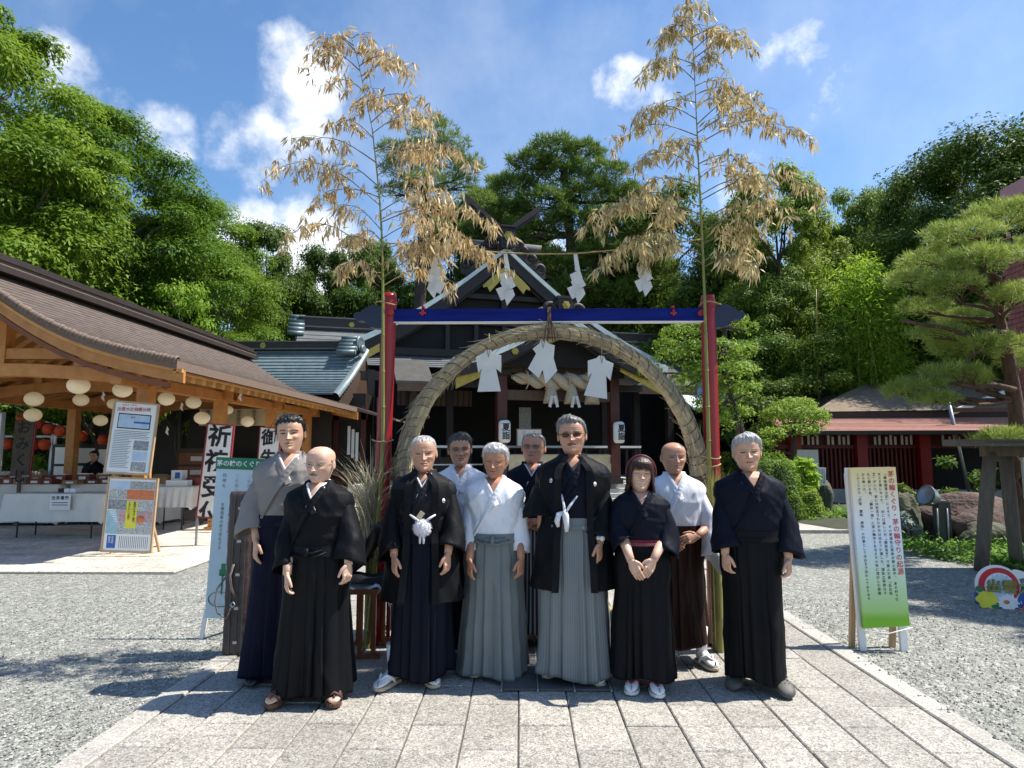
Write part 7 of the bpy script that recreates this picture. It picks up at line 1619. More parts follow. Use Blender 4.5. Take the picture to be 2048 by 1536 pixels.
def face_relief(x, z, p):
 """outward (towards the front) displacement in head units"""
 g = lambda cx, cz, sx_, sz, q=2: np.exp(-(np.abs((x - cx) / sx_) ** q + np.abs((z - cz) / sz) ** q))
 d = 0 * x
 t = np.clip((.575 - z) / .225, 0, 1); dn = np.clip((z - .325) / .030, 0, 1); dn = dn * dn * (3 - 2 * dn)
 d += (.018 + .098 * t ** 1.25) * dn * np.exp(-(x / (.036 + .020 * t)) ** 2) * np.where(z < .60, 1, np.clip((.66 - z) / .06, 0, 1)) * p['nose']
 d += .040 * (g(.058, .358, .026, .026) + g(-.058, .358, .026, .026)) * p['nose']
 for s_ in (-1, 1):
  d -= .034 * g(s_ * .150, .510, .082, .052); d -= .020 * g(s_ * .065, .520, .030, .045)
  d += .020 * g(s_ * .150, .508, .058, .028); d += .018 * g(s_ * .150, .590, .105, .026)      # lid, brow
  d += (.022 + .012 * p['smile']) * g(s_ * .205, .400, .075, .065)                                  # cheek
  d -= .021 * p['age'] * np.exp(-((x - s_ * (.105 + (.36 - z) * .32)) / .016) ** 2) * np.clip((.375 - z) / .05, 0, 1) * np.clip((z - .20) / .05, 0, 1) # naso-labial fold
  d -= .016 * p['age'] * g(s_ * .155, .450, .070, .012); d -= .014 * p['age'] * g(s_ * .235, .27, .06, .09)
 d += .022 * g(0, .252, .085, .016) + .026 * g(0, .196, .070, .018) - .012 * g(0, .223, .100, .008) - .014 * g(0, .150, .08, .020)
 d += .022 * g(0, .065, .085, .05) + .010 * g(0, .29, .05, .03)
 for zz in (.70, .755, .80): d -= .007 * p['age'] * np.exp(-((z - zz + .01 * np.cos(x * 9)) / .010) ** 2) * (np.abs(x) < .2)
 return d
def face_paint(x, z, front, p, base):
 base = np.array(base); C = np.tile(base, (x.size, 1)); X, Z, F = x.ravel(), z.ravel(), front.ravel()
 def mixc(mask, colr, k=1.0):
  m_ = (np.clip(mask, 0, 1) * k * (F > 0))[:, None]; C[:] = C * (1 - m_) + np.array(colr) * m_
 ell = lambda cx, cz, rx, rz, soft=.35: np.clip((1 - np.sqrt(((X - cx) / rx) ** 2 + ((Z - cz) / rz) ** 2)) / soft, 0, 1)
 mixc(ell(0, .36, .09, .06, .9), base * [1.08, .86, .82], .7)
 for s_ in (-1, 1):
  mixc(ell(s_ * .21, .38, .10, .10, .9), base * [1.06, .86, .82], .6)
  op = p['eye']; 
  mixc(ell(s_ * .150, .508, .078, .020 * op + .010, .5), (.16, .11, .09)); mixc(ell(s_ * .146, .508, .034, .024 * op + .009, .4), (.012, .008, .007))
  zz = .508 + .016 * op + .003 - .9 * (np.abs(X) - .15) ** 2; mixc((np.abs(Z - zz) < .013) * (np.abs(np.abs(X) - .15) < .074) * (np.sign(X) == s_), (.03, .017, .013), .95)
  bz = p['brow_z'] + .018 - 2.4 * (np.abs(X) - .15) ** 2; mixc(np.clip(1.4 - np.abs(Z - bz) / .019, 0, 1) * (np.abs(np.abs(X) - .155) < .088) * (np.sign(X) == s_), p['brow'], p['brow_k'])
  mixc(ell(s_ * .030, .334, .018, .009), (.05, .02, .015), .85)
 mw = .098 + .035 * p['smile']; up = p['smile'] * 1.6 * X ** 2
 mixc(np.clip((.026 - np.abs(Z - up - .228)) / .012, 0, 1) * (np.abs(X) < mw), p['lip'], .75)
 if p['smile'] > .7: mixc(np.clip((.017 - np.abs(Z - up - .228)) / .006, 0, 1) * (np.abs(X) < mw * .86), (.75, .72, .66)); mixc(np.clip((.006 - np.abs(Z - up - .206)) / .003, 0, 1) * (np.abs(X) < mw * .8), (.10, .02, .02), .8)
 else: mixc(np.clip((.0075 - np.abs(Z - .2255 - up)) / .004, 0, 1) * (np.abs(X) < mw), (.10, .035, .03), .9)
 if p['must'] is not None:
  mz = .283 - .35 * np.abs(X); mixc(np.clip(1.6 - np.abs(Z - mz) / .016, 0, 1) * (np.abs(X) < .115), p['must'], .85)
 if p['beard'] is not None: mixc(np.clip(ell(0, .14, .26, .20, .8), 0, 1), p['beard'], .35)
 return C
TZ = np.array([.44, .50, .56, .60, .64, .69, .74, .785, .812, .832, .848, .865])
TW = np.array([.098, .104, .100, .094, .096, .106, .117, .121, .105, .072, .044, .0365])
TD = np.array([.078, .082, .078, .072, .072, .077, .078, .070, .058, .046, .040, .038])
def torso_wd(zf, b): return cr_interp(zf, TZ, TW) * b, cr_interp(zf, TZ, TD) * b
def ellip(a, w, d, e=2.2):
 s, c = np.sin(a), np.cos(a); k = (np.abs(s) ** e + np.abs(c) ** e) ** (-1 / e); return w * s * k, -d * c * k
CA = np.concatenate([np.linspace(-R(78), R(78), 54), np.linspace(R(85), R(275), 23)])   # column angles: dense at the front
def headxf(x, y, z, S, zc, yaw, pitch, roll=0.0, hx=0.0, hy=0.0):
 """head units -> body space with a turn that grows up the neck"""
 k = sstep(z, -.45, .05); ya = yaw * k; c, s = np.cos(ya), np.sin(ya); X = x * c - y * s; Y = x * s + y * c; Z = z.copy() if hasattr(z, 'copy') else np.array(z)
 pi_ = pitch * k; c, s = np.cos(pi_), np.sin(pi_); Y2 = Y * c - (Z - .1) * s; Z2 = .1 + Y * s + (Z - .1) * c
 ro = roll * k; c, s = np.cos(ro), np.sin(ro); X2 = X * c + (Z2 - 0) * s; Z3 = -X * s + Z2 * c
 return X2 * S + hx * k, Y2 * S + hy * k, Z3 * S + zc
def add_hand(m, w, fd, up, side, S=1.0, curl=.6, thumb=1):
 """w wrist, fd direction of the fingers, up = back of the hand, thumb side from side vector"""
 fd = Vector(fd).normalized(); up = Vector(up); up = (up - fd * up.dot(fd)).normalized(); sd = fd.cross(up).normalized()
 if sd.dot(Vector(side)) < 0: sd = -sd
 w = Vector(w); s = S
 A = []; n = 14
 for t, hw, ht in ((-.012, .023, .018), (.0, .025, .018), (.02, .033, .017), (.045, .040, .0155), (.07, .041, .014), (.088, .038, .011)):
  c = w + fd * t * s - up * (.004 * math.sin(t * 30)) * s; A.append([tuple(c + sd * math.cos(q) * hw * s + up * math.sin(q) * ht * s) for q in [2 * math.pi * k / n for k in range(n)]])
 m.grid(A, closed=True, capends=True)
 for i, (o, L_, r) in enumerate(((.026, .068, .0094), (.0088, .075, .0096), (-.0088, .070, .0092), (-.026, .056, .0084))):
  p = w + fd * .080 * s + sd * o * s; d = (fd + sd * o * .8).normalized(); cu = (curl + .25) * (1 + .14 * i); pts = [p - d * .012 * s, p]; rad = [r * s * 1.04, r * s * 1.05]
  for k, (q, f) in enumerate(((.25, .42), (.8, .33), (1.15, .25))):
   an = cu * q; dd = (d * math.cos(an) - up * math.sin(an)).normalized(); a_ = pts[-1]; pts += [a_ + dd * L_ * f * s * .5, a_ + dd * L_ * f * s]; rad += [r * s * (.94 - .07 * k), r * s * (.98 - .11 * k)]
  pts.append(pts[-1] + dd * .004 * s); rad.append(r * .45 * s); m.tube(pts, rad, 8)
 p = w + fd * .018 * s + sd * .026 * s * thumb; d = (fd * .72 + sd * .62 * thumb - up * .30).normalized(); d2 = (fd * .95 + sd * .12 * thumb - up * .35).normalized()
 m.tube([p - d * .01 * s, p, p + d * .030 * s, p + d * .034 * s + d2 * .024 * s, p + d * .034 * s + d2 * .046 * s, p + d * .034 * s + d2 * .051 * s], [.012 * s, .0135 * s, .0115 * s, .0100 * s, .0085 * s, .004 * s], 9)
def wrinkle(P3, amp, seed, f=(16, 16, 9)):
 """smooth folds added along x,y from a sum of warped sines"""
 rr = random.Random(seed); X, Y, Z = P3[..., 0], P3[..., 1], P3[..., 2]; out = 0 * X
 for k in range(4):
  a, b, c, ph = rr.uniform(-1, 1) * f[0], rr.uniform(-1, 1) * f[1], rr.uniform(-1, 1) * f[2], rr.uniform(0, 6.28); out += (1 - np.abs(np.sin(.5 * (a * X + b * Y + c * Z + ph + 1.3 * np.sin(7 * Z + 5 * X + ph))))) ** 2.4 - .22
 return out * amp * 1.25
def make_person(label, loc, rz, H, b=1.0, hs=.134, skin=(.42, .22, .14), yaw=0, pitch=0, roll=0, face=None, hair=None, hat=None, top='cloth_black', collar=None, inner='cloth_white', vdepth=.775, arms=None, sleeves=None,
    hak=None, hak_m='cloth_black', hem=.055, hemw=.19, hemd=.14, waist=.60, sash=None, haori=None, shoes=None, glasses=None, seed=1, extras=None, pleat=1.0, lean=0.0, group='group portrait in front of the straw ring', obi_knot=False):
 skin = tuple(min(.8, q * 1.22) for q in skin); t = thing('person', label, 'person', loc, rz, group); rr = random.Random(seed); rn = np.random.RandomState(seed)
 f = dict(nose=1.0, age=1.0, smile=0.0, eye=.55, brow=(.10, .08, .07), brow_k=.85, brow_z=.575, lip=(.40, .12, .10), must=None, beard=None, fw=1.0); f.update(face or {})
 hs = hs + .009; S = H * hs; zc = H * (1 - hs)   # chin height
 m = MB(); m.color = skin; m.attr = True
 nt_, nh = 16, 92; ca = CA; rows = []; cols = []
 tz = np.linspace(.44, .852, nt_) * H
 for z in tz:
  w, d = torso_wd(z / H, b); x, y = ellip(ca, w * H * .95, d * H * .95); rows.append(np.stack([x, y, 0 * x + z], 1)); cols.append(np.tile(skin, (len(ca), 1)))
 hz = np.concatenate([np.linspace(-.30, .0, 9)[:-1], np.linspace(.0, .16, 12)[:-1], np.linspace(.16, .62, 46)[:-1], np.linspace(.62, .9, 16)[:-1], [.9, .93, .955, .975, .99, .998, 1.0]])
 A_, Z_ = np.meshgrid(ca, hz); x, y, z = head_pt(A_, Z_, f['fw']); fr = np.cos(A_); rel = 1.25 * face_relief(x, z, f) * sstep(fr, .15, .55) * sstep(z, -.02, .03)
 C = face_paint(x, z, fr - .2, f, skin).reshape(x.shape + (3,)); y2 = y - rel; X, Y, Z = headxf(x, y2, z, S, zc, yaw, pitch, roll)
 HR = np.stack([X, Y, Z], -1); rows = np.array(rows); allr = np.concatenate([rows, HR], 0); allc = np.concatenate([np.array(cols), C], 0); m.grid(allr, closed=True, cols=allc)
 for s_ in (-1, 1): # ears
  ex, ey, ez = .362 * f['fw'] * s_, .035, .475
  def hx(px_, py_, pz_): q = headxf(np.array(px_), np.array(py_), np.array(pz_), S, zc, yaw, pitch, roll); return Vector((float(q[0]), float(q[1]), float(q[2])))
  A = []
  for i in range(9):
   th = math.pi * i / 8; ring_ = []
   for k in range(12):
    q = 2 * math.pi * k / 12; dy, dz = math.sin(th) * math.cos(q) * .064, math.sin(th) * math.sin(q) * .122; dx = math.cos(th) * .026; dz2 = dz * (1 - .0 * dy)
    cup = -.016 * math.exp(-((dy / .03) ** 2 + (dz / .06) ** 2)) * (1 if dx > 0 else 0)
    ring_.append(tuple(hx(ex + s_ * (dx + cup + .018 + .34 * (dy + .03)), ey + dy, ez + dz2)))
   A.append(ring_)
  m.grid(A, closed=True)
 arms = arms or {}
 for s_ in (-1, 1):
  ar = arms.get(s_); sh = Vector((s_ * .098 * b * H, .0, .792 * H)); el, wr, fd, up, sd, cu = ar
  sl_ = (sleeves or {}).get(s_)
  if sl_:
   if abs(wr.x) < .16 and wr.z > .5 * H and abs(sl_['c'].x) > .24: sl_ = None
  if sl_:
   k0 = Vector((s_ * .080 * b * H, 0, .800 * H)); k2 = sl_['c']; k1 = sl_.get('e', k0.lerp(k2, .5) + Vector((s_ * .03, .01, 0))).lerp(k0.lerp(k2, .5), .45); sh = k0 + Vector((s_ * .01, 0, -.02)); q_ = .70; el = k0 * (1 - q_) ** 2 + k1 * 2 * q_ * (1 - q_) + k2 * q_ * q_; el = el + Vector((-s_ * .01, .0, 0))
  pts = [sh, sh.lerp(el, .25), sh.lerp(el, .6), el, el.lerp(wr, .3), el.lerp(wr, .7), wr]; m.tube(pts, [.034, .038, .036, .034, .036, .029, .0245], 14, caps=True); add_hand(m, wr, fd, up, sd, .98 * H / 1.68, cu)
  hipx = .052 * H; m.tube([(s_ * hipx, 0, .50 * H), (s_ * hipx * 1.1, 0, .28 * H), (s_ * hipx * 1.1, .01, .16 * H), (shoes['x'][0 if s_ < 0 else 1], shoes['y'][0 if s_ < 0 else 1] + .03, .065)], [.08, .058, .05, .034], 12)
 m.build('body', 'skin', t)
 def HP(px_, py_, pz_): q = headxf(np.array(px_, float), np.array(py_, float), np.array(pz_, float), S, zc, yaw, pitch, roll); return Vector((float(q[0]), float(q[1]), float(q[2])))
 if hair:
  th, hm, style = hair.get('t', .03), hair['m'], hair.get('style', 'short'); aa = np.linspace(-math.pi, math.pi, 97)[:-1]; zz = np.concatenate([np.linspace(.02, .90, 46), [.92, .94, .955, .97, .982, .992, 1.0]])
  A_, Z_ = np.meshgrid(aa, zz); x, y, z = head_pt(A_, Z_, f['fw']); dg = np.degrees(np.abs(A_))
  fl = hair.get('front', .82); tl_ = hair.get('temple', .66); HL = np.interp(dg, [0, 25, 45, 62, 74, 84, 96, 108, 122, 180], [fl, fl + hair.get('peak', 0), fl - .02, tl_ + .05, tl_ - .06, .44, .50, .40, .14, .10])
  HL = HL + .018 * np.sin(A_ * 17 + seed) + .012 * np.sin(A_ * 41)
  mask = sstep(Z_ - HL, -.01, .10)
  if style == 'bald': mask = mask * sstep(dg, 68, 84) * (1 - sstep(Z_, hair.get('bz', .66), hair.get('bz', .66) + .14)) 
  if style == 'crown': mask = mask * (1 - .0 * Z_)
  lift = th * (1 + .35 * sstep(Z_, .6, .95)) + hair.get('vol', 0) * sstep(Z_, .55, .85) * np.clip(np.cos(A_ - hair.get('part', 0)), -.2, 1)
  ns = .006 * np.sin(A_ * 23 + Z_ * 19 + seed) + .005 * np.sin(A_ * 51 + 3 * np.sin(Z_ * 15)) + .007 * np.sin(Z_ * 43 + A_ * 9)
  offs = mask * (lift + ns * hair.get('rough', 1)) - (.014 + .055 * (np.abs(A_) < R(70)) * (Z_ < .70)) * (1 - mask); cx, cy, cz = 0, .05, .55; dx, dy, dz = x - cx, y - cy, z - cz; ll = np.sqrt(dx ** 2 + dy ** 2 + dz ** 2); x, y, z = x + dx / ll * offs, y + dy / ll * offs, z + dz / ll * offs
  X, Y, Z = headxf(x, y, z, S, zc, yaw, pitch, roll); g_ = np.stack([X, Y, Z], -1); mh = MB(); mh.grid(g_, closed=True); ho = mh.build('hair', hm, t)
  ms = MB(); cnt = 0
  nst = int(hair.get('strands', 380) * 2.0)
  for _ in range(nst * 3):
   if cnt >= nst: break
   i, j = rn.randint(2, len(zz) - 3), rn.randint(0, 96)
   if mask[i, j] < .22: continue
   p0 = g_[i, j]; o_ = np.array([dx[i, j], dy[i, j], dz[i, j]]) / ll[i, j]; L_ = hair.get('len', .05) * S * rn.uniform(.5, 1.2); dr = o_ * hair.get('up', .45) + np.array([rn.normal(0, .35), rn.normal(0, .3) - hair.get('fwd', .1), rn.normal(0, .25) - .35 * (1 - sstep(zz[i], .7, .95))]); dr /= np.linalg.norm(dr)
   p0 = Vector(p0) - Vector(o_) * .002; p1 = p0 + Vector(dr) * L_; ms.tube([p0, p0.lerp(p1, .5) + Vector(o_) * .001, p1], [.0011, .001, .0004], 3, caps=False); cnt += 1
  if cnt: ms.build('hair_strands', hm, ho)
 if hat == 'bob':
  aa = np.concatenate([np.linspace(-math.pi, -R(44), 34), np.linspace(-R(40), R(40), 22), np.linspace(R(44), math.pi, 34)[:-1]]); zz = np.linspace(0, 1, 40); G_ = np.zeros((40, len(aa), 3))
  for j, a in enumerate(aa):
   dgr = abs(math.degrees(a)); bot = np.interp(dgr, [0, 30, 40, 46, 56, 90, 180], [.70, .685, .62, .30, .10, .0, -.02])
   for i, q in enumerate(zz):
    z = bot + (1.055 - bot) * (1 - (1 - q) ** 1.0); w = np.interp(z, [-.1, .1, .3, .5, .7, .85, .95, 1.02, 1.056], [.335, .40, .425, .418, .405, .355, .265, .14, .0]); fr = np.interp(z, [-.1, .3, .6, .66, .75, .85, .95, 1.02, 1.056], [.36, .40, .445, .465, .455, .41, .31, .17, 0]); bk = np.interp(z, [-.1, .1, .5, .75, .9, 1.02, 1.056], [.46, .51, .565, .56, .46, .18, .0])
    x, y = ellip(np.array(a), w, fr if abs(a) < math.pi / 2 else bk, 2.1); ns = 1 + .012 * math.sin(a * 37 + 2 * math.sin(q * 7)) + .010 * math.sin(a * 71 + q * 5); G_[i, j] = (float(x) * ns, float(y) * ns, z)
  X, Y, Z = headxf(G_[..., 0], G_[..., 1], G_[..., 2], S, zc, yaw, pitch, roll); mh = MB(); mh.grid(np.stack([X, Y, Z], -1), closed=True); ho = mh.build('hair', 'hair_red', t)
  mh = MB()
  for _ in range(800):
   a = rn.uniform(-math.pi, math.pi); dgr = abs(math.degrees(a)); bot = np.interp(dgr, [0, 30, 40, 46, 56, 180], [.665, .655, .62, .34, .03, .0]); z1_ = bot - rn.uniform(.0, .09); z0_ = bot + .14
   w, fr, bk = .43, .455, .56; x, y = ellip(np.array(a), w, fr if abs(a) < math.pi / 2 else bk, 2.1); mh.tube([HP(float(x), float(y), z0_), HP(float(x) * 1.01, float(y) * 1.01, (z0_ + z1_) / 2), HP(float(x) * (1.0 + rn.normal(0, .05)), float(y) * (1 + rn.normal(0, .03)), z1_)], [.0017, .0016, .0004], 3, caps=False)
  mh.build('hair_strands', 'hair_red', ho)
  mh = MB(); pts = [HP(.44 * math.sin(q), -.10 - .05 * abs(math.cos(q)), .55 + .498 * math.cos(q)) for q in np.linspace(-1.75, 1.75, 25)]; mh.tube(pts, .0065, 8, flat=(1, 1)); mh.build('headband', 'headband', t)
  for s_ in (-1, 1):
   mh = MB(); mh.sphere(HP(.375 * s_, -.02, .35), .005, 8, 6); mh.build('earring', 'watch_metal', t)
 nr, nc = 46, 88; aa = np.linspace(-math.pi, math.pi, nc + 1)[:-1]; zf = np.linspace(waist - .006, .862, nr); A_, Z_ = np.meshgrid(aa, zf); w, d = torso_wd(Z_, b)
 bl = .012 + .010 * np.exp(-((Z_ - waist - .045) / .05) ** 2); x, y = ellip(A_, w * H + bl + .006, d * H + bl + .004, 2.25); P3 = np.stack([x, y, Z_ * H], -1); wr_ = wrinkle(P3, .0048, seed, (75, 40, 55)) * sstep(Z_, waist, waist + .05); nrm = np.stack([x / (w * H), y / (d * H), 0 * x], -1); nrm /= np.linalg.norm(nrm, axis=-1, keepdims=True)
 vx = np.abs(x) / H; vz = vdepth + vx * 1.45; open_ = (np.cos(A_) > .0) * sstep(Z_ - vz, -.004, .008); P3 = P3 + nrm * (wr_ - open_ * .055)[..., None]
 mk = MB(); mk.grid(P3, closed=True); kt = mk.build('kimono_top', top, t)
 SG = 1
 def band(side, name, mt, w_, out_, zend, ext=0.0, qm=1.0, sh=0.0):
  pts = []; 
  for q in np.linspace(180, 72, 9): a = R(q) * side; pts.append((a, .853 - .012 * (1 - (q - 72) / 108), .044 + .003))
  P_ = []; Nn_ = []
  for a, zf_, r_ in pts: x_, y_ = ellip(np.array(a), (.0455 + out_ / H) * H, (.046 + out_ / H) * H, 2.0); P_.append(Vector((float(x_), float(y_), zf_ * H))); Nn_.append(Vector((float(x_), float(y_), 0)).normalized())
  x0 = P_[-1].x / H; xs = np.linspace(0, 1, 16)[1:]; xe = -side * (.064 + ext); 
  for q in xs * qm:
   zf_ = .841 + (zend - .841) * q ** 1.02; xx = x0 * (1 - q) + xe * q; w0, d0 = torso_wd(zf_, b); u_ = min(.96, abs(xx * H) / (w0 * H + .018)); yy = -(d0 * H + .017 + out_) * (1 - u_ ** 2.25) ** (1 / 2.25); P_.append(Vector((xx * H, yy, zf_ * H))); Nn_.append(Vector((xx * 6, yy * 1.2 / H * H - .05, .10)).normalized())
  A = []
  for i, p in enumerate(P_):
   tg = (P_[min(i + 1, len(P_) - 1)] - P_[max(i - 1, 0)]).normalized(); wd_ = tg.cross(Nn_[i]).normalized() * side; ring_ = []
   for (u_, o_) in ((-1, -.004), (-1, .007), (-.6, .010), (.6, .010), (1, .007), (1, -.004)): ring_.append(tuple(p + wd_ * (u_ * w_ / 2 - 0) + wd_ * sh * SG + Nn_[i] * o_))
   A.append(ring_)
  mb = MB(); mb.grid(A, closed=True, capends=True, smooth=False); return mb.build(name, mt, t)
 cw_ = .042 * H / 1.68
 if inner: band(1, 'under_collar', inner, cw_ * .9, -.004, waist + .012, .022, qm=.46, sh=.004); band(-1, 'under_collar', inner, cw_ * .9, -.006, waist + .03, .012, qm=.46, sh=.004)
 band(-1, 'collar', collar or top, cw_, .000, waist + .03, .012, qm=.50); band(1, 'collar', collar or top, cw_ * 1.05, .005, waist + .012, .022)
 for s_ in (-1, 1):
  sl = (sleeves or {}).get(s_)
  if not sl: continue
  c0 = Vector((s_ * .080 * b * H, 0, .800 * H)); c1, rx, ry, bag, mt = sl['c'], sl['rx'], sl['ry'], sl.get('bag', .0), sl.get('m', top); elb = sl.get('e', c0.lerp(c1, .5) + Vector((s_ * .03, .01, 0))); elb = elb.lerp(c0.lerp(c1, .5), .45); c1 = c1 + Vector((0, 0, -.012)); A = []
  n1 = 24; inn = []
  for i in range(n1 + 1):
   q = i / n1; c = c0 * (1 - q) ** 2 + elb * 2 * q * (1 - q) + c1 * q * q; tg = ((elb - c0) * (1 - q) + (c1 - elb) * q).normalized(); sdv = Vector((s_, 0, 0)); sdv = (sdv - tg * sdv.dot(tg)).normalized(); fv = tg.cross(sdv).normalized()
   rx_ = (.050 + (rx - .050) * q ** 1.5) * (.55 + .45 * min(1, q * 5 + .2)) ; ry_ = (.060 + (ry - .060) * q ** 1.3) * (.6 + .4 * min(1, q * 5 + .2)); ring_ = []
   for k in range(26):
    a = 2 * math.pi * k / 26; e = 2.3; s1, c1_ = math.sin(a), math.cos(a); kk = (abs(s1) ** e + abs(c1_) ** e) ** (-1 / e); p = c + sdv * c1_ * rx_ * kk + fv * s1 * ry_ * kk; p += tg * (bag * max(0, c1_) * q ** 4); ring_.append(tuple(p))
   A.append(ring_)
  G_ = np.array(A); cen = G_.mean(1, keepdims=True); nn_ = G_ - cen; nn_ /= np.linalg.norm(nn_, axis=-1, keepdims=True) + 1e-9; G_ = G_ + nn_ * (wrinkle(G_, .0075, seed * 3 + s_ + 5, (60, 60, 42)) * np.linspace(.3, 1, n1 + 1)[:, None])[..., None]
  inn = cen[-1:] + (G_[-1:] - cen[-1:]) * .93; inn2 = cen[-4:-3] + (G_[-4:-3] - cen[-4:-3]) * .90; inn3 = cen[-12:-11] + (G_[-12:-11] - cen[-12:-11]) * .6
  mk = MB(); mk.grid(np.concatenate([G_, inn, inn2, inn3], 0), closed=True); so_ = mk.build('sleeve', mt, t)
  if sl.get('crest'):
   pass
 if hak_m:
  nr, nc = 44, 176; aa = np.linspace(-math.pi, math.pi, nc + 1)[:-1]; q = np.linspace(0, 1, nr); zt_ = waist + .012; A_, Q_ = np.meshgrid(aa, q)
  w0, d0 = torso_wd(np.array(zt_), b); w0, d0 = float(w0) + .012, float(d0) + .012; W_ = w0 + (hemw - w0) * (Q_ ** .80) * 1.0 + .012 * np.sin(math.pi * np.clip(Q_ * 3, 0, 1)); D_ = d0 + (hemd - d0) * (Q_ ** .85); x, y = ellip(A_, W_ * H, D_ * H, 2.15)
  sa = np.sin(A_); front = sstep(np.cos(A_), .05, .35); xn = np.clip(x / (W_ * H), -1, 1)
  ppos = np.array([-.86, -.58, -.34, -.04, .26, .50, .84]) + rn.normal(0, .04, 7); saw = 0 * x; sidev = np.where(ppos < -.05, 1, -1)
  for k in range(len(ppos) - 1):
   L0, L1 = ppos[k], ppos[k + 1]; tt = (xn - L0) / (L1 - L0); inside = (tt >= 0) & (tt < 1); v_ = (1 - tt) if (L0 < -.06) else tt; saw = np.where(inside, v_ ** .75 - .62, saw)
  ampl = (.008 + .034 * Q_ ** 1.1) * pleat; dr = saw * ampl * front
  back = (1 - front); dr += back * (.004 + .020 * Q_) * np.sin(A_ * 9 + seed) + (.022 * Q_ ** 1.5) * np.sin(A_ * 4 + seed * 1.7) * .8 + .006 * Q_ * np.sin(A_ * 6 + 4 * Q_ + seed)
  nx, ny = x / (W_ * H), y / (D_ * H); ln_ = np.sqrt(nx ** 2 + ny ** 2); P3 = np.stack([x + nx / ln_ * dr, y + ny / ln_ * dr, 0 * x], -1)
  zb_ = hem + .010 * np.sin(A_ * 3 + seed) + .008 * saw * front + (hak or {}).get('tilt', 0) * xn; P3[..., 2] = zt_ * H * (1 - Q_) + (zb_ * H) * Q_
  wv = wrinkle(P3, .005, seed + 9, (13, 13, 8)) * sstep(Q_, 0, .3) * pleat; P3[..., 0] += nx * wv; P3[..., 1] += ny * wv
  mk = MB(); mk.grid(np.concatenate([P3, P3[-1:] * np.array([.97, .97, 1]), P3[-6:-5] * np.array([.95, .95, 1])], 0), closed=True); ho_ = mk.build('hakama', hak_m, t)
  if MATS[hak_m].node_tree.nodes.get('Attribute') or 'stripe' in hak_m:
   me = ho_.data; at_ = me.attributes.new('stripe', 'FLOAT', 'POINT'); u_ = np.tile((aa + math.pi) / (2 * math.pi), (nr + 2, 1)).ravel(); at_.data.foreach_set('value', u_.astype(np.float32))
  def wrap(name, mt, z0, z1, out_, rows_=4, wav=.0, front_dip=0.0):
   zz = np.linspace(z0, z1, rows_); A2, Z2 = np.meshgrid(aa[::2], zz); w2, d2 = torso_wd(Z2, b); x2, y2 = ellip(A2, w2 * H + out_, d2 * H + out_, 2.2); G_ = np.stack([x2, y2, (Z2 - front_dip * np.clip(np.cos(A2), 0, 1) ** 2) * H + wav * np.sin(A2 * 5 + seed)], -1)
   G_ = np.concatenate([G_[:1] * np.array([.96, .96, 1]), G_, G_[-1:] * np.array([.96, .96, 1])], 0); mk = MB(); mk.grid(G_, closed=True, smooth=False); return mk.build(name, mt, t)
  wrap('waistband', sash or hak_m, waist - .012, waist + .018, .030)
  wrap('waist_tie', sash or hak_m, waist - .022, waist - .010, .035, 3, .003)
  if obi_knot:
   yk = -(float(torso_wd(np.array(waist), b)[1]) * H + .05); mk = MB(); z0 = waist * H
   mk.tube([(-.085, yk + .03, z0 - .02), (-.03, yk, z0 - .005), (.03, yk, z0 - .01), (.085, yk + .03, z0 + .005)], [.008, .012, .012, .008], 8, flat=(1, .5)); mk.tube([(.0, yk - .01, z0 + .02), (0, yk - .014, z0 - .03)], .014, 8, flat=(1, .6)); mk.tube([(-.11, yk + .04, z0 - .01), (-.05, yk + .0, z0 - .035), (.05, yk, z0 - .035), (.11, yk + .04, z0 - .01)], .006, 6); mk.build('tie_knot', hak_m, t)
 if haori:
  nr, nc = 50, 84; a0 = R(haori.get('open', 24)); aa = np.linspace(a0, 2 * math.pi - a0, nc); q = np.linspace(0, 1, nr); ztop, zbot = .856, haori['hem']; Zf = ztop + (zbot - ztop) * q; A_, Z_ = np.meshgrid(aa, Zf)
  w, d = torso_wd(np.maximum(Z_, .56), b); dn = np.clip((.62 - Z_) / (.62 - zbot), 0, 1); w = w + dn * haori.get('fw', .062) + .012 * sstep(.80 - Z_, 0, .1); d = d + dn * haori.get('fd', .035) + .012
  x, y = ellip(A_, w * H + .016, d * H + .014, 2.2); edge = haori.get('gap', .05) * H; fr = sstep(np.cos(A_), .55, .9)
  P3 = np.stack([x, y, Z_ * H], -1); low = sstep(.83 - Z_, 0, .05); fe = np.exp(-((np.minimum(A_, 2 * math.pi - A_) - a0) / .35) ** 2); sgn = np.where(A_ < math.pi, 1, -1); xt = sgn * (edge + (.012 + .02 * dn)); P3[..., 0] = P3[..., 0] * (1 - fe * low) + xt * fe * low
  nx, ny = x / (w * H), y / (d * H); wv = wrinkle(P3, .0075, seed + 21, (50, 40, 13)) * sstep(.84 - Z_, 0, .06) + .008 * dn * np.sin(A_ * 7 + seed); P3[..., 0] += nx * wv; P3[..., 1] += ny * wv
  mk = MB(); mk.grid(P3); inn = P3[-1:] * np.array([.97, .97, 1]); mk.build('haori_coat', haori['m'], t)
  for s_, col_i in ((1, 0), (-1, -1)):
   A = []
   for i in range(1, nr):
    p = Vector(P3[i, col_i]); ring_ = []; ww = .026 if Z_[i, 0] < .83 else .022
    o_ = Vector((0, -.006, 0)) if Z_[i, 0] < .83 else Vector((0, -.004, .003))
    for dx, dy in ((-1, .004), (-1, -.006), (1, -.006), (1, .004)): ring_.append(tuple(p + o_ + Vector((dx * ww * .9 + s_ * .004, dy, 0))))
    A.append(ring_)
   mk = MB(); mk.grid(A, closed=True, capends=True, smooth=False); mk.build('lapel', haori['m'], t)
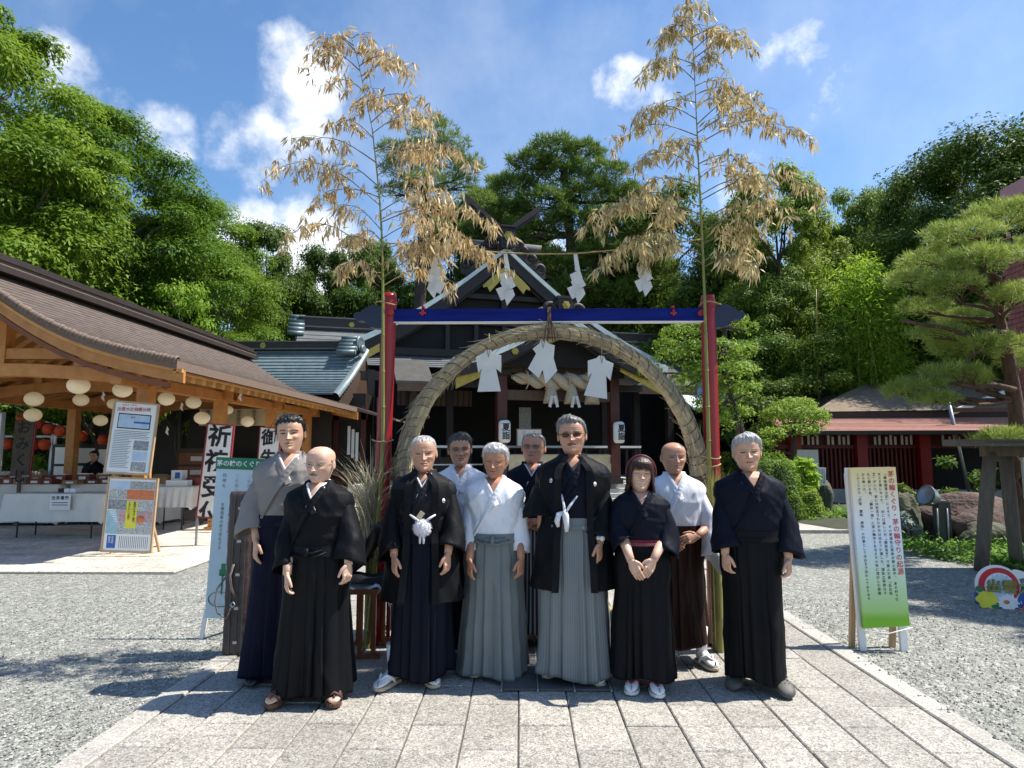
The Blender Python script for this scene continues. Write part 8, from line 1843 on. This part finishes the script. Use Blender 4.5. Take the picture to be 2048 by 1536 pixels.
  def crest(p, n_, r):
   mk = MB(); mk.lathe([(0, .001), (r, .001), (r, .003), (0, .003)], p, 20, n_); c_ = mk.build('crest', 'cloth_white', t); u_, v_ = frame(n_); mk = MB()
   for k in range(3):
    a = math.pi / 2 + k * 2.094; c = Vector(p) + Vector(n_) * .0045 + u_ * math.cos(a) * r * .45 + v_ * math.sin(a) * r * .45; mk.add([c + u_ * math.cos(b_) * r * .26 + v_ * math.sin(b_) * r * .26 for b_ in [j * 1.0472 for j in range(6)]], [(0, 1, 2, 3, 4, 5)])
   mk.build('crest_mark', 'cloth_black', c_)
  for sx_, zf_ in haori.get('crests', ()):
   w0, d0 = torso_wd(np.array(zf_), b); xx = sx_ * H; ww = float(w0) * H + .036; yy = -(float(d0) * H + .046) * (1 - min(.97, abs(xx) / ww) ** 2.2) ** (1 / 2.2); n_ = Vector((xx * 1.6, yy, .02)).normalized(); crest(Vector((xx, yy, zf_ * H)) + n_ * .004, n_, .0155)
 sx_, sy_, kind = shoes['x'], shoes['y'], shoes['kind']
 for i, s_ in enumerate((-1, 1)):
  an = R(shoes.get('turn', (-14, 14))[i]); c = Vector((sx_[i], sy_[i], 0)); rm_ = Matrix.Rotation(an, 3, 'Z'); L_ = .25 * H / 1.68
  def sp(px_, py_, pz_): return c + rm_ @ Vector((px_, py_, pz_))
  outline = [(0, -.14), (.026, -.132), (.044, -.105), (.048, -.06), (.041, 0), (.037, .06), (.034, .092), (.018, .108), (0, .11)]; ol = outline + [(-x_, y_) for x_, y_ in outline[-2:0:-1]]
  if kind in ('zori', 'zori_wine', 'sandal'):
   th = .022 if kind != 'sandal' else .03; A = [[tuple(sp(x_ * k, y_ * k, z_)) for x_, y_ in ol] for k, z_ in ((.0, 0.002), (.97, 0.002), (1.0, .008), (1.0, th - .004), (.98, th), (0, th))]
   mk = MB(); mk.grid(A, closed=True, smooth=False); so_ = mk.build('sandal', {'zori': 'sandal_sole', 'zori_wine': 'sandal_white', 'sandal': 'sandal_brown'}[kind], t)
   fm = 'cloth_sock' if kind != 'sandal' else 'skin'
   mk = MB(); A = []; 
   if kind == 'sandal': mk.color = skin; mk.attr = True
   for y_, w_, h_ in ((.088, .020, .035), (.075, .030, .060), (.045, .033, .095), (.01, .034, .085), (-.03, .038, .060), (-.07, .043, .045), (-.10, .042, .034), (-.125, .030, .022), (-.133, .014, .012)):
    A.append([tuple(sp(math.cos(q) * w_, y_, th + h_ * .5 + math.sin(q) * h_ * .5 * (1 if math.sin(q) > 0 else 1))) for q in [2 * math.pi * k / 14 for k in range(14)]])
   mk.grid(A, closed=True, capends=True); mk.tube([sp(0, .035, th + .05), sp(0, .035, .15), sp(0, .03, .26)], [.036, .037, .043], 14); mk.build('sock' if kind != 'sandal' else 'foot', fm, t)
   st_m = {'zori': 'cloth_sock', 'zori_wine': 'wine_strap', 'sandal': 'sandal_brown'}[kind]; mk = MB()
   if kind == 'sandal':
    for y_ in (-.10, -.075, -.05, -.025, 0.0, .03): mk.tube([sp(-.046, y_, th), sp(-.036, y_, th + .035), sp(0, y_ - .004, th + .055), sp(.036, y_, th + .035), sp(.046, y_, th)], .007, 6)
    mk.tube([sp(0, -.12, th + .03), sp(0, -.05, th + .06), sp(0, .03, th + .085)], .007, 6)
   else:
    mk.tube([sp(0, -.095, th + .040), sp(.024, -.055, th + .060), sp(.044, -.01, th + .030), sp(.046, .01, th)], [.006, .010, .010, .008], 8); mk.tube([sp(0, -.095, th + .040), sp(-.024, -.055, th + .060), sp(-.044, -.01, th + .030), sp(-.046, .01, th)], [.006, .010, .010, .008], 8)
   mk.build('strap', st_m, so_)
   if kind != 'sandal':
    mk = MB(); mk.box(sp(.006, -.118, th + .02), (.003, .03, .03)); mk.build('toe_split', 'cloth_grey_hakama', so_)
  else:
   A = []; mt = 'clog_grey' if kind == 'clog' else 'shoe_black'; q_ = 1.10 if kind == 'clog' else 1.0
   for y_, w_, h_ in ((.125, .022, .03), (.115, .034, .05), (.08, .040, .062), (.03, .042, .075), (-.03, .049, .078), (-.08, .054, .064), (-.115, .048, .048), (-.138, .032, .032), (-.147, .012, .018)):
    A.append([tuple(sp(math.cos(k_) * w_ * q_, y_ * q_, .004 + h_ * .5 * q_ + math.copysign(abs(math.sin(k_)) ** .7, math.sin(k_)) * h_ * .5 * q_)) for k_ in [2 * math.pi * k / 18 for k in range(18)]])
   mk = MB(); mk.grid(A, closed=True, capends=True); so_ = mk.build('clog' if kind == 'clog' else 'shoe', mt, t)
   if kind == 'clog':
    for k in range(9):
     mk = MB(); q1 = sp(((k % 3) - 1) * .024, -.065 - .026 * (k // 3), .0825 - .010 * (k // 3) ** 1.5 - .003 * abs((k % 3) - 1)); mk.sphere(q1, (.005, .005, .003), 8, 5); mk.build('vent_hole', 'ink', so_)
    mk = MB(); mk.tube([sp(-.05, .05, .05), sp(-.045, -.0, .085), sp(0, -.02, .098), sp(.045, 0, .085), sp(.05, .05, .05)], .008, 6, flat=(1, .5)); mk.build('strap', mt, so_)
 if glasses:
  gm, ln_, rx, rz = glasses['m'], glasses.get('lens'), glasses.get('rx', .085), glasses.get('rz', .05); mk = MB(); th = glasses.get('th', .0013)
  for s_ in (-1, 1):
   pts = []
   for k in range(21):
    q = 2 * math.pi * k / 20; e = .62; cx_, sz_ = math.copysign(abs(math.cos(q)) ** e, math.cos(q)), math.copysign(abs(math.sin(q)) ** e, math.sin(q)); xx = s_ * .155 + cx_ * rx; pts.append(HP(xx, -.462 + .45 * (abs(xx) ** 2.4), .505 + sz_ * rz))
   mk.tube(pts, th, 5, caps=False); mk.tube([HP(s_ * .245, -.44, .53), HP(s_ * .345, -.33, .53), HP(s_ * .385, .0, .52)], th, 5)
   if ln_:
    m2 = MB(); m2.add([p_ for p_ in pts[:-1]], [tuple(range(20))]); m2.build('lens', ln_, t)
  mk.tube([HP(-.075, -.47, .52), HP(0, -.49, .53), HP(.075, -.47, .52)], th, 5); mk.build('glasses', gm, t)
 if f['must'] is not None:
  mk = MB()
  for k in range(70):
   xx = rn.uniform(-.10, .10); zz_ = .282 - .35 * abs(xx) + rn.normal(0, .008); yy = -.435 - .02 + .9 * xx * xx - .004; p0 = HP(xx, yy, zz_); p1 = HP(xx * 1.12, yy - .010, zz_ - .016); mk.tube([p0, p1], [.0011, .0004], 3, caps=False)
  mk.build('moustache', 'hair_salt' if f['must'][0] > .1 else 'hair_dark_grey', t)
 if extras: extras(t, H, HP, b)
 return t
V = Vector
def hang(s_, wx, wy, wz, ex=.235, ez=.62, H=1.66, cu=.55, fd=(0, -.12, -1), b=1.0):
 """arm hanging down: s_ side, wrist at wx,wy,wz"""
 return (V((s_ * ex, .02, ez * H)), V((wx, wy, wz)), V(fd), V((s_ * .85, -.55, 0)), V((-s_ * .35, -1, 0)), cu)
def ground_of(px, py): g_ = G(px, py); return g_
def person_at(px, py_foot, top_px): # base location and height from foot row and crown row
 g_ = G(px, py_foot); top = P(px, top_px, g_.y); return (g_.x, g_.y, .028), top.z - .028
SK_TAN, SK_MID, SK_PALE, SK_DARK = (.36, .175, .105), (.43, .24, .155), (.52, .32, .225), (.27, .115, .065)
def lp(loc, rz, px, py, dy=0.0):
 q = P(px, py, loc[1] + dy); v = Vector((q.x - loc[0], dy, q.z - loc[2])); return Matrix.Rotation(-rz, 3, 'Z') @ v
loc, H = person_at(566, 1362, 833); rz = R(6)
a = lp(loc, rz, 512, 1082, -.15); a2 = lp(loc, rz, 640, 1085, -.05)
make_person('young man with short black hair in a grey kimono top and navy hakama', loc, rz, H, b=1.08, hs=.130, skin=(.47, .27, .18), yaw=R(4), pitch=R(1), roll=R(-3), face=dict(age=.05, eye=.5, brow=(.015, .012, .01), brow_k=.95, brow_z=.585, fw=.99, nose=1.0),
 hair=dict(m='hair_black', t=.038, front=.80, temple=.70, vol=.03, len=.06, up=.7, fwd=.2, strands=620, rough=1.6), top='cloth_grey_kimono', inner='cloth_white', vdepth=.795,
 arms={-1: (V((-.27, .03, .60 * H)), a, V((.05, -.25, -1)), V((-.85, -.55, 0)), V((.35, -1, 0)), .45), 1: (V((.25, .03, .60 * H)), a2, V((0, -.2, -1)), V((.85, -.55, 0)), V((-.35, -1, 0)), .45)},
 sleeves={-1: dict(c=lp(loc, rz, 503, 1055, -.06), rx=.115, ry=.12, bag=.06, e=V((-.30, .02, .665 * H))), 1: dict(c=V((.27, -.0, .52 * H)), rx=.10, ry=.12, bag=.03)}, hak_m='cloth_navy', hem=.022, hemw=.155, hemd=.12, shoes=dict(x=(-.13, .12), y=(-.06, -.0), kind='shoe'), seed=3)
loc, H = person_at(626, 1400, 893); rz = R(-4)
a = lp(loc, rz, 574, 1148, -.20); c = lp(loc, rz, 697, 1128, -.17)
make_person('bald elderly man with thin glasses and grey moustache in all black, front left', loc, rz, H, b=1.10, hs=.136, skin=(.50, .32, .23), yaw=R(-5), pitch=R(5), roll=R(2), face=dict(age=1.3, eye=.3, must=(.24, .21, .19), brow=(.20, .15, .12), brow_k=.5, fw=1.02),
 hair=dict(m='hair_stubble', t=.004, style='bald', strands=0, front=.8, bz=.58), top='cloth_black', inner='cloth_white', vdepth=.785, arms={-1: (V((-.25, .0, .60 * H)), a, V((.05, -.2, -1)), V((-.85, -.55, 0)), V((.35, -1, 0)), .85), 1: (V((.25, .0, .60 * H)), c, V((.0, -.2, -1)), V((.85, -.55, 0)), V((-.35, -1, 0)), .8)},
 sleeves={-1: dict(c=lp(loc, rz, 573, 1134, -.10), rx=.075, ry=.11, bag=.02, e=V((-.25, .02, .66 * H))), 1: dict(c=lp(loc, rz, 699, 1118, -.08), rx=.105, ry=.12, bag=.03, e=V((.27, .02, .68 * H)))}, hak_m='cloth_black_satin', hem=.03, hemw=.158, hemd=.14, waist=.585, obi_knot=True, shoes=dict(x=(-.16, .16), y=(-.11, -.07), kind='sandal', turn=(-8, 20)), glasses=dict(m='glass_gold', lens='lens_clear', th=.0011, rz=.045), seed=7, pleat=1.3)
loc, H = person_at(842, 1368, 873); rz = R(3)
a = lp(loc, rz, 788, 1112, -.18); c = lp(loc, rz, 896, 1108, -.18)
def ex_c(t, H, HP, b):
 p = Vector((.012, -.185, .628 * H)); mk = MB(); mk.sphere(p, (.056, .045, .056), 22, 16); 
 rn = np.random.RandomState(5)
 for _ in range(700):
  d = Vector(rn.normal(size=3)).normalized(); q = p + Vector((d.x * .054, d.y * .044, d.z * .054)); mk.tube([q, q + d * .009 + Vector(rn.normal(0, .003, 3))], [.0016, .0008], 3, caps=False)
 po = mk.build('pompom', 'pompom', t); mk = MB()
 for s_ in (-1, 1):
  for q in ([p + Vector((0, 0, .03)), p + Vector((s_ * .05, -.01, .065)), p + Vector((s_ * .085, .01, .085))], [p + Vector((s_ * .01, -.02, -.04)), p + Vector((s_ * .012, -.022, -.07)), p + Vector((s_ * .012, -.022, -.10))]): mk = MB(); mk.tube(q, [.006, .0085, .006], 7); mk.build('cord', 'pompom', t)
 mk = MB(); mk.box(p + Vector((-.01, -.02, .085)), (.035, .006, .05), (0, .6, 0)); mk.build('fan_tip', 'offer_wood', t)
 for z in (.60,):
  mk = MB(); mk.box((-.215, -.085, .615 * H), (.022, .03, .11), (0, 0, .6)); mk.build('sleeve_patch', 'cloth_patch', t)
make_person('grey crew-cut elderly man in a black haori coat with a white pompom cord', loc, rz, H, b=1.04, hs=.136, skin=(.43, .235, .155), yaw=R(5), pitch=R(3), roll=R(-2), face=dict(age=1.3, eye=.35, brow=(.30, .26, .23), brow_k=.45, fw=.97), hair=dict(m='hair_silver', t=.018, front=.83, temple=.70, len=.03, up=1.0, strands=420),
 top='cloth_darkgrey', inner='cloth_white', vdepth=.79, arms={-1: (V((-.25, .03, .60 * H)), a, V((.05, -.15, -1)), V((-.85, -.55, 0)), V((.35, -1, 0)), .4), 1: (V((.25, .02, .60 * H)), c, V((-.03, -.2, -1)), V((.85, -.55, 0)), V((-.35, -1, 0)), .6)},
 sleeves={-1: dict(c=lp(loc, rz, 785, 1100, -.08), rx=.10, ry=.14, bag=.06, e=V((-.28, .03, .68 * H)), m='cloth_black'), 1: dict(c=lp(loc, rz, 902, 1094, -.08), rx=.10, ry=.14, bag=.02, e=V((.27, .02, .69 * H)), m='cloth_black')}, hak_m='cloth_navyblack', hem=.035, hemw=.122, hemd=.125, waist=.585,
 haori=dict(m='cloth_black', hem=.33, fw=.052, fd=.03, gap=.046, open=20, crests=((.088, .735),)), shoes=dict(x=(-.20, .06), y=(-.10, -.05), kind='zori', turn=(-30, 24)), extras=ex_c, seed=11)
loc, H = person_at(988, 1352, 889); rz = R(-2)
a = lp(loc, rz, 939, 1120, -.17); c = lp(loc, rz, 1042, 1118, -.17)
def ex_e(t, H, HP, b):
 mk = MB(); mk.lathe([(.008, 0), (.011, 0), (.011, .002), (.008, .002)], (.115, -.125, .735 * H), 12, (.45, -1, .1)); mk.build('crest', 'cloth_patch', t)
make_person('tanned white-haired man in a white kimono top and flared grey hakama at the centre', loc, rz, H, b=1.04, hs=.136, skin=SK_TAN, yaw=R(-6), pitch=R(8), roll=R(3), face=dict(age=1.4, eye=.15, brow=(.35, .28, .22), brow_k=.3, fw=.98), hair=dict(m='hair_white', t=.045, front=.80, temple=.68, len=.05, up=1.0, vol=.02, strands=600, rough=1.5),
 top='cloth_white', inner=None, vdepth=.765, arms={-1: (V((-.24, .03, .60 * H)), a, V((.03, -.15, -1)), V((-.85, -.55, 0)), V((.35, -1, 0)), .45), 1: (V((.24, .03, .60 * H)), c, V((-.03, -.15, -1)), V((.85, -.55, 0)), V((-.35, -1, 0)), .6)},
 sleeves={-1: dict(c=lp(loc, rz, 943, 1100, -.06), rx=.060, ry=.085, bag=.0, e=V((-.235, .03, .68 * H))), 1: dict(c=lp(loc, rz, 1041, 1100, -.06), rx=.068, ry=.085, bag=.0, e=V((.235, .03, .68 * H)))}, hak_m='cloth_grey_hakama', hem=.012, hemw=.150, hemd=.14, waist=.59, obi_knot=True, shoes=dict(x=(-.10, .10), y=(0, 0), kind='zori'), extras=ex_e, seed=15, pleat=1.35)
loc, H = person_at(918, 1318, 869); rz = R(2)
make_person('dark-haired man with glasses in a white kimono top, second row left', loc, rz, H, b=1.02, hs=.134, skin=(.36, .19, .12), yaw=R(6), pitch=R(2), roll=R(-3), face=dict(age=1.2, eye=.4, brow=(.05, .04, .035), fw=.96), hair=dict(m='hair_dark_grey', t=.045, front=.80, temple=.62, len=.06, up=.4, vol=.04, part=.6, strands=400),
 top='cloth_white', inner=None, vdepth=.80, arms={-1: hang(-1, -.24, -.02, .50 * H, H=H), 1: hang(1, .24, -.02, .50 * H, H=H)}, sleeves={-1: dict(c=V((-.25, -.01, .52 * H)), rx=.08, ry=.11), 1: dict(c=V((.25, -.01, .52 * H)), rx=.08, ry=.11)}, hak_m='cloth_black', hem=.06, hemw=.13, hemd=.12, shoes=dict(x=(-.1, .1), y=(0, 0), kind='zori'), glasses=dict(m='metal_dark', lens='lens_clear', th=.0014), seed=19)
loc, H = person_at(1066, 1290, 867); rz = R(-4)
a = lp(loc, rz, 1068, 1052, -.20)
make_person('stern man in a dark kimono and pin-striped hakama, second row centre', loc, rz, H, b=1.08, hs=.134, skin=(.40, .19, .125), yaw=R(-7), pitch=R(-3), roll=R(4), face=dict(age=1.2, eye=.35, brow=(.12, .08, .07), fw=1.06, lip=(.3, .10, .08)), hair=dict(m='hair_salt', t=.018, front=.84, temple=.68, len=.035, up=1.0, strands=380),
 top='cloth_navyblack', inner='cloth_white', vdepth=.79, arms={-1: (V((-.26, .0, .63 * H)), V((-.06, -.20, .575 * H)), V((1, -.25, -.2)), V((0, -1, .4)), V((0, -.2, 1)), .5), 1: (V((.26, .0, .63 * H)), V((.09, -.21, .60 * H)), V((-1, -.25, -.35)), V((0, -1, .4)), V((0, -.2, 1)), .5)},
 sleeves={-1: dict(c=V((-.18, -.10, .605 * H)), rx=.08, ry=.10, e=V((-.30, .02, .66 * H))), 1: dict(c=V((.20, -.10, .615 * H)), rx=.08, ry=.10, e=V((.30, .02, .66 * H)))}, hak_m='cloth_stripe', hem=.075, hemw=.135, hemd=.12, waist=.60, shoes=dict(x=(-.10, .12), y=(-.08, -.06), kind='zori', turn=(-18, 12)), glasses=dict(m='glass_frame', lens='lens_clear', th=.0018), seed=23)
loc, H = person_at(1150, 1363, 836); rz = R(-3)
c = lp(loc, rz, 1200, 1085, -.18); a = lp(loc, rz, 1082, 1070, .02)
def ex_g(t, H, HP, b):
 p = Vector((-.062, -.195, .63 * H)); mk = MB()
 mk.tube([p + Vector((.0, 0, .0)), p + Vector((-.005, -.01, .05)), p + Vector((-.02, .02, .13))], [.008, .009, .006], 8); mk.tube([p, p + Vector((.03, -.01, .05)), p + Vector((.085, .02, .12))], [.008, .009, .006], 8)
 mk.tube([p + Vector((0, 0, .03)), p + Vector((.005, -.015, -.01)), p + Vector((.012, -.01, -.075)), p + Vector((.01, -.01, -.115))], [.012, .022, .018, .012], 12); mk.tube([p + Vector((-.01, .0, .01)), p + Vector((-.04, -.005, -.0)), p + Vector((-.052, .0, -.05)), p + Vector((-.045, .0, -.085))], [.012, .019, .019, .010], 12)
 mk.build('cord_tassel', 'pompom', t)
 mk = MB(); w_ = c; ax_ = Vector((.05, -.1, -1)); mk.lathe([(.034, .0), (.036, .004), (.036, .020), (.034, .024)], Vector(c) + Vector((-.0, .0, .018)), 18, (0, .12, 1)); wt = mk.build('wrist_watch', 'watch_metal', t)
 mk = MB(); mk.lathe([(0, 0), (.017, 0), (.017, .006), (0, .007)], Vector(c) + Vector((.012, -.036, .03)), 16, (.3, -1, 0)); mk.build('watch_face', 'watch_white', wt)
make_person('tallest man with brown glasses and moustache in a crested black haori coat', loc, rz, H, b=1.10, hs=.134, skin=(.40, .215, .14), yaw=R(-4), pitch=R(-2), roll=R(-2), face=dict(age=1.1, eye=.4, must=(.05, .045, .04), brow=(.12, .10, .09), fw=1.0), hair=dict(m='hair_salt', t=.045, front=.82, temple=.64, len=.05, up=.10, vol=.055, part=-.7, strands=460),
 top='cloth_navyblack', inner=None, vdepth=.755, arms={-1: (V((-.30, .03, .61 * H)), a, V((.03, -.15, -1)), V((-.85, -.55, 0)), V((.35, -1, 0)), .5), 1: (V((.27, .02, .60 * H)), c, V((-.04, -.15, -1)), V((.9, -.45, 0)), V((-.35, -1, 0)), .5)},
 sleeves={-1: dict(c=lp(loc, rz, 1082, 1030, -.0), rx=.125, ry=.14, bag=.0, e=V((-.28, .03, .70 * H)), m='cloth_black'), 1: dict(c=lp(loc, rz, 1196, 1072, -.08), rx=.115, ry=.14, bag=.03, e=V((.29, .02, .69 * H)), m='cloth_black')}, hak_m='cloth_grey_stripe', hem=.03, hemw=.148, hemd=.135, waist=.595,
 haori=dict(m='cloth_black', hem=.345, fw=.040, fd=.03, gap=.052, open=20, crests=((.078, .742), (-.085, .755))), shoes=dict(x=(-.145, .145), y=(.06, -.05), kind='zori', turn=(-25, 6)), extras=ex_g, seed=29, pleat=1.2, glasses=dict(m='glass_frame', lens='lens_amber', th=.0024, rx=.095, rz=.055))
loc, H = person_at(1288, 1380, 914); rz = R(-5)
a = lp(loc, rz, 1262, 1122, -.235); c = lp(loc, rz, 1307, 1120, -.235)
def ex_h(t, H, HP, b):
 zz = np.linspace(.612, .640, 5) * H; aa = np.linspace(-math.pi, math.pi, 61)[:-1]; G_ = []
 for z in zz: w, d = torso_wd(np.array(z / H), b); x, y = ellip(aa, float(w) * H + .034, float(d) * H + .034, 2.2); G_.append(np.stack([x, y, 0 * x + z], 1))
 mk = MB(); mk.grid(np.array(G_), closed=True, smooth=False); ob_ = mk.build('obi_sash', 'cloth_wine', t); mk = MB(); w, d = torso_wd(np.array(.62), b)
 for k in range(26):
  for j in range(2):
   a_ = R(-65 + k * 5.2 + j * 2.6); x, y = ellip(np.array(a_), float(w) * H + .036, float(d) * H + .036, 2.2); mk.sphere((float(x), float(y), (.6175 + .006 * j) * H), .0036, 5, 4)
 mk.build('obi_pattern', 'ink_pink', ob_)
make_person('smiling woman with a reddish bob, headband and wine sash', loc, rz, H, b=.98, hs=.142, skin=(.52, .32, .225), yaw=R(2), pitch=R(-2), roll=R(3), face=dict(age=.5, eye=.25, smile=1.0, brow=(.12, .06, .04), brow_k=.4, lip=(.50, .12, .11), nose=.8, fw=.95), hat='bob', top='cloth_navyblack', inner=None, vdepth=.775,
 arms={-1: (V((-.235, .0, .625 * H)), a, V((.42, -.25, -.85)), V((-.35, -.85, .2)), V((.8, 0, .3)), .25), 1: (V((.235, .0, .625 * H)), c, V((-.50, -.28, -.85)), V((.35, -.85, .2)), V((-.8, 0, .3)), .25)},
 sleeves={-1: dict(c=lp(loc, rz, 1248, 1085, -.06), rx=.085, ry=.12, bag=.02, e=V((-.235, .0, .68 * H))), 1: dict(c=lp(loc, rz, 1331, 1098, -.05), rx=.095, ry=.125, bag=.03, e=V((.235, .0, .68 * H)))}, hak_m='cloth_black', hem=.055, hemw=.138, hemd=.13, waist=.605, hak=dict(tilt=-.008),
 shoes=dict(x=(-.072, .060), y=(-.06, -.09), kind='zori_wine', turn=(-14, 6)), extras=ex_h, seed=33)
loc, H = person_at(1358, 1328, 885); rz = R(-4)
def ex_i(t, H, HP, b):
 mk = MB(); mk.lathe([(.018, 0), (.023, 0), (.023, .002), (.018, .002)], (.345, -.12, .575 * H), 16, (.5, -1, .1)); mk.build('crest', 'cloth_patch', t)
make_person('bald man in a white kimono top and brown hakama, second row right', loc, rz, H, b=1.08, hs=.134, skin=(.42, .22, .14), yaw=R(6), pitch=R(0), face=dict(age=1.1, eye=.35, brow=(.2, .14, .11), brow_k=.4, fw=1.05), hair=dict(m='hair_stubble', t=.004, style='bald', strands=0, bz=.60), top='cloth_white', inner='cloth_white', vdepth=.785,
 arms={-1: (V((-.26, .0, .63 * H)), V((-.10, -.20, .555 * H)), V((1, -.25, -.35)), V((0, -1, .4)), V((0, -.2, 1)), .55), 1: (V((.27, .0, .62 * H)), V((.115, -.22, .580 * H)), V((-1, -.25, -.25)), V((0, -1, .4)), V((0, -.2, 1)), .6)},
 sleeves={-1: dict(c=V((-.26, -.08, .57 * H)), rx=.10, ry=.12, e=V((-.32, .02, .66 * H))), 1: dict(c=V((.245, -.10, .485 * H)), rx=.085, ry=.13, bag=.14, e=V((.32, .02, .66 * H)))}, hak_m='cloth_brown', hem=.085, hemw=.135, hemd=.12, waist=.60, shoes=dict(x=(-.06, .17), y=(-.03, -.10), kind='zori', turn=(-16, 22)), extras=ex_i, seed=37)
loc, H = person_at(1514, 1380, 871); rz = R(-6)
a = lp(loc, rz, 1450, 1108, -.12); c = lp(loc, rz, 1578, 1118, -.14)
def ex_j(t, H, HP, b):
 p = Vector(c) + Vector((0, 0, .022)); mk = MB(); mk.lathe([(.031, .0), (.033, .004), (.033, .026), (.031, .030)], p - Vector((0, 0, .012)), 18, (0, .12, 1)); wt = mk.build('wrist_watch', 'watch_white', t); mk = MB(); mk.box(p + Vector((.030, -.018, .003)), (.012, .036, .036), (0, 0, -.5)); mk.build('watch_face', 'ink', wt)
make_person('silver-haired man in navy-black kimono and hakama with a white watch, rightmost of the group', loc, rz, H, b=1.09, hs=.134, skin=(.47, .27, .18), yaw=R(-7), pitch=R(-1), roll=R(-3), face=dict(age=.9, eye=.45, smile=.25, brow=(.25, .2, .17), brow_k=.5, fw=.98), hair=dict(m='hair_silver', t=.046, front=.80, temple=.66, len=.06, up=.10, vol=.05, part=.5, strands=500, rough=1.3),
 top='cloth_navyblack', inner=None, vdepth=.785, arms={-1: (V((-.25, .03, .60 * H)), a, V((.05, -.15, -1)), V((-.85, -.55, 0)), V((.35, -1, 0)), .9), 1: (V((.26, .02, .60 * H)), c, V((-.05, -.22, -1)), V((.85, -.55, 0)), V((-.35, -1, 0)), 1.1)},
 sleeves={-1: dict(c=lp(loc, rz, 1455, 1096, -.06), rx=.095, ry=.11, bag=.0, e=V((-.25, .03, .69 * H))), 1: dict(c=lp(loc, rz, 1574, 1104, -.08), rx=.105, ry=.115, bag=.02, e=V((.29, .02, .69 * H)))}, hak_m='cloth_black', hem=.045, hemw=.110, hemd=.115, waist=.60, shoes=dict(x=(-.115, .13), y=(.03, -.06), kind='clog', turn=(-24, 4)), seed=41)
make_person('clerk in black with dark hair standing behind the counter in the pavilion shade', (P(187, 930, 14.7).x, 14.7, .03), R(10), 1.52, b=1.0, skin=(.42, .25, .17), face=dict(age=.3, fw=.95, brow=(.03, .02, .02)), hair=dict(m='hair_black', t=.07, front=.78, temple=.62, strands=60), top='cloth_black', inner=None,
 arms={-1: (V((-.22, .0, .62 * 1.5)), V((-.10, -.24, .60 * 1.5)), V((1, -.3, 0)), V((0, -1, .4)), V((0, -.2, 1)), .4), 1: (V((.22, .0, .62 * 1.5)), V((.10, -.24, .61 * 1.5)), V((-1, -.3, 0)), V((0, -1, .4)), V((0, -.2, 1)), .4)}, sleeves={-1: dict(c=V((-.2, -.06, .95)), rx=.06, ry=.06), 1: dict(c=V((.2, -.06, .95)), rx=.06, ry=.06)}, hak_m='cloth_black', hem=.05, hemw=.12, hemd=.1, shoes=dict(x=(-.1, .1), y=(0, 0), kind='shoe'), seed=51, group=None)
for k, (px, Y, lab) in enumerate(((398, 17.6, 'dim attendant in a pale top inside the dark office behind the bold character sign'), (545, 17.7, 'dim attendant in a pale top inside the office behind the smaller vertical sign'))):
 make_person(lab, (P(px, 900, Y).x, Y, .03), R(10), 1.55, b=1.0, skin=(.40, .24, .16), face=dict(age=.3, brow=(.03, .02, .02)), hair=dict(m='hair_black', t=.06, front=.78, strands=30), top='cloth_white', inner=None, arms={-1: hang(-1, -.22, -.05, .80, H=1.55), 1: hang(1, .22, -.05, .80, H=1.55)}, sleeves={-1: dict(c=V((-.24, -.02, .85)), rx=.08, ry=.1), 1: dict(c=V((.24, -.02, .85)), rx=.08, ry=.1)}, hak_m='cloth_wine', shoes=dict(x=(-.1, .1), y=(0, 0), kind='shoe'), seed=61 + k, group=None)
bpy.data.objects.remove(_to, do_unlink=True)
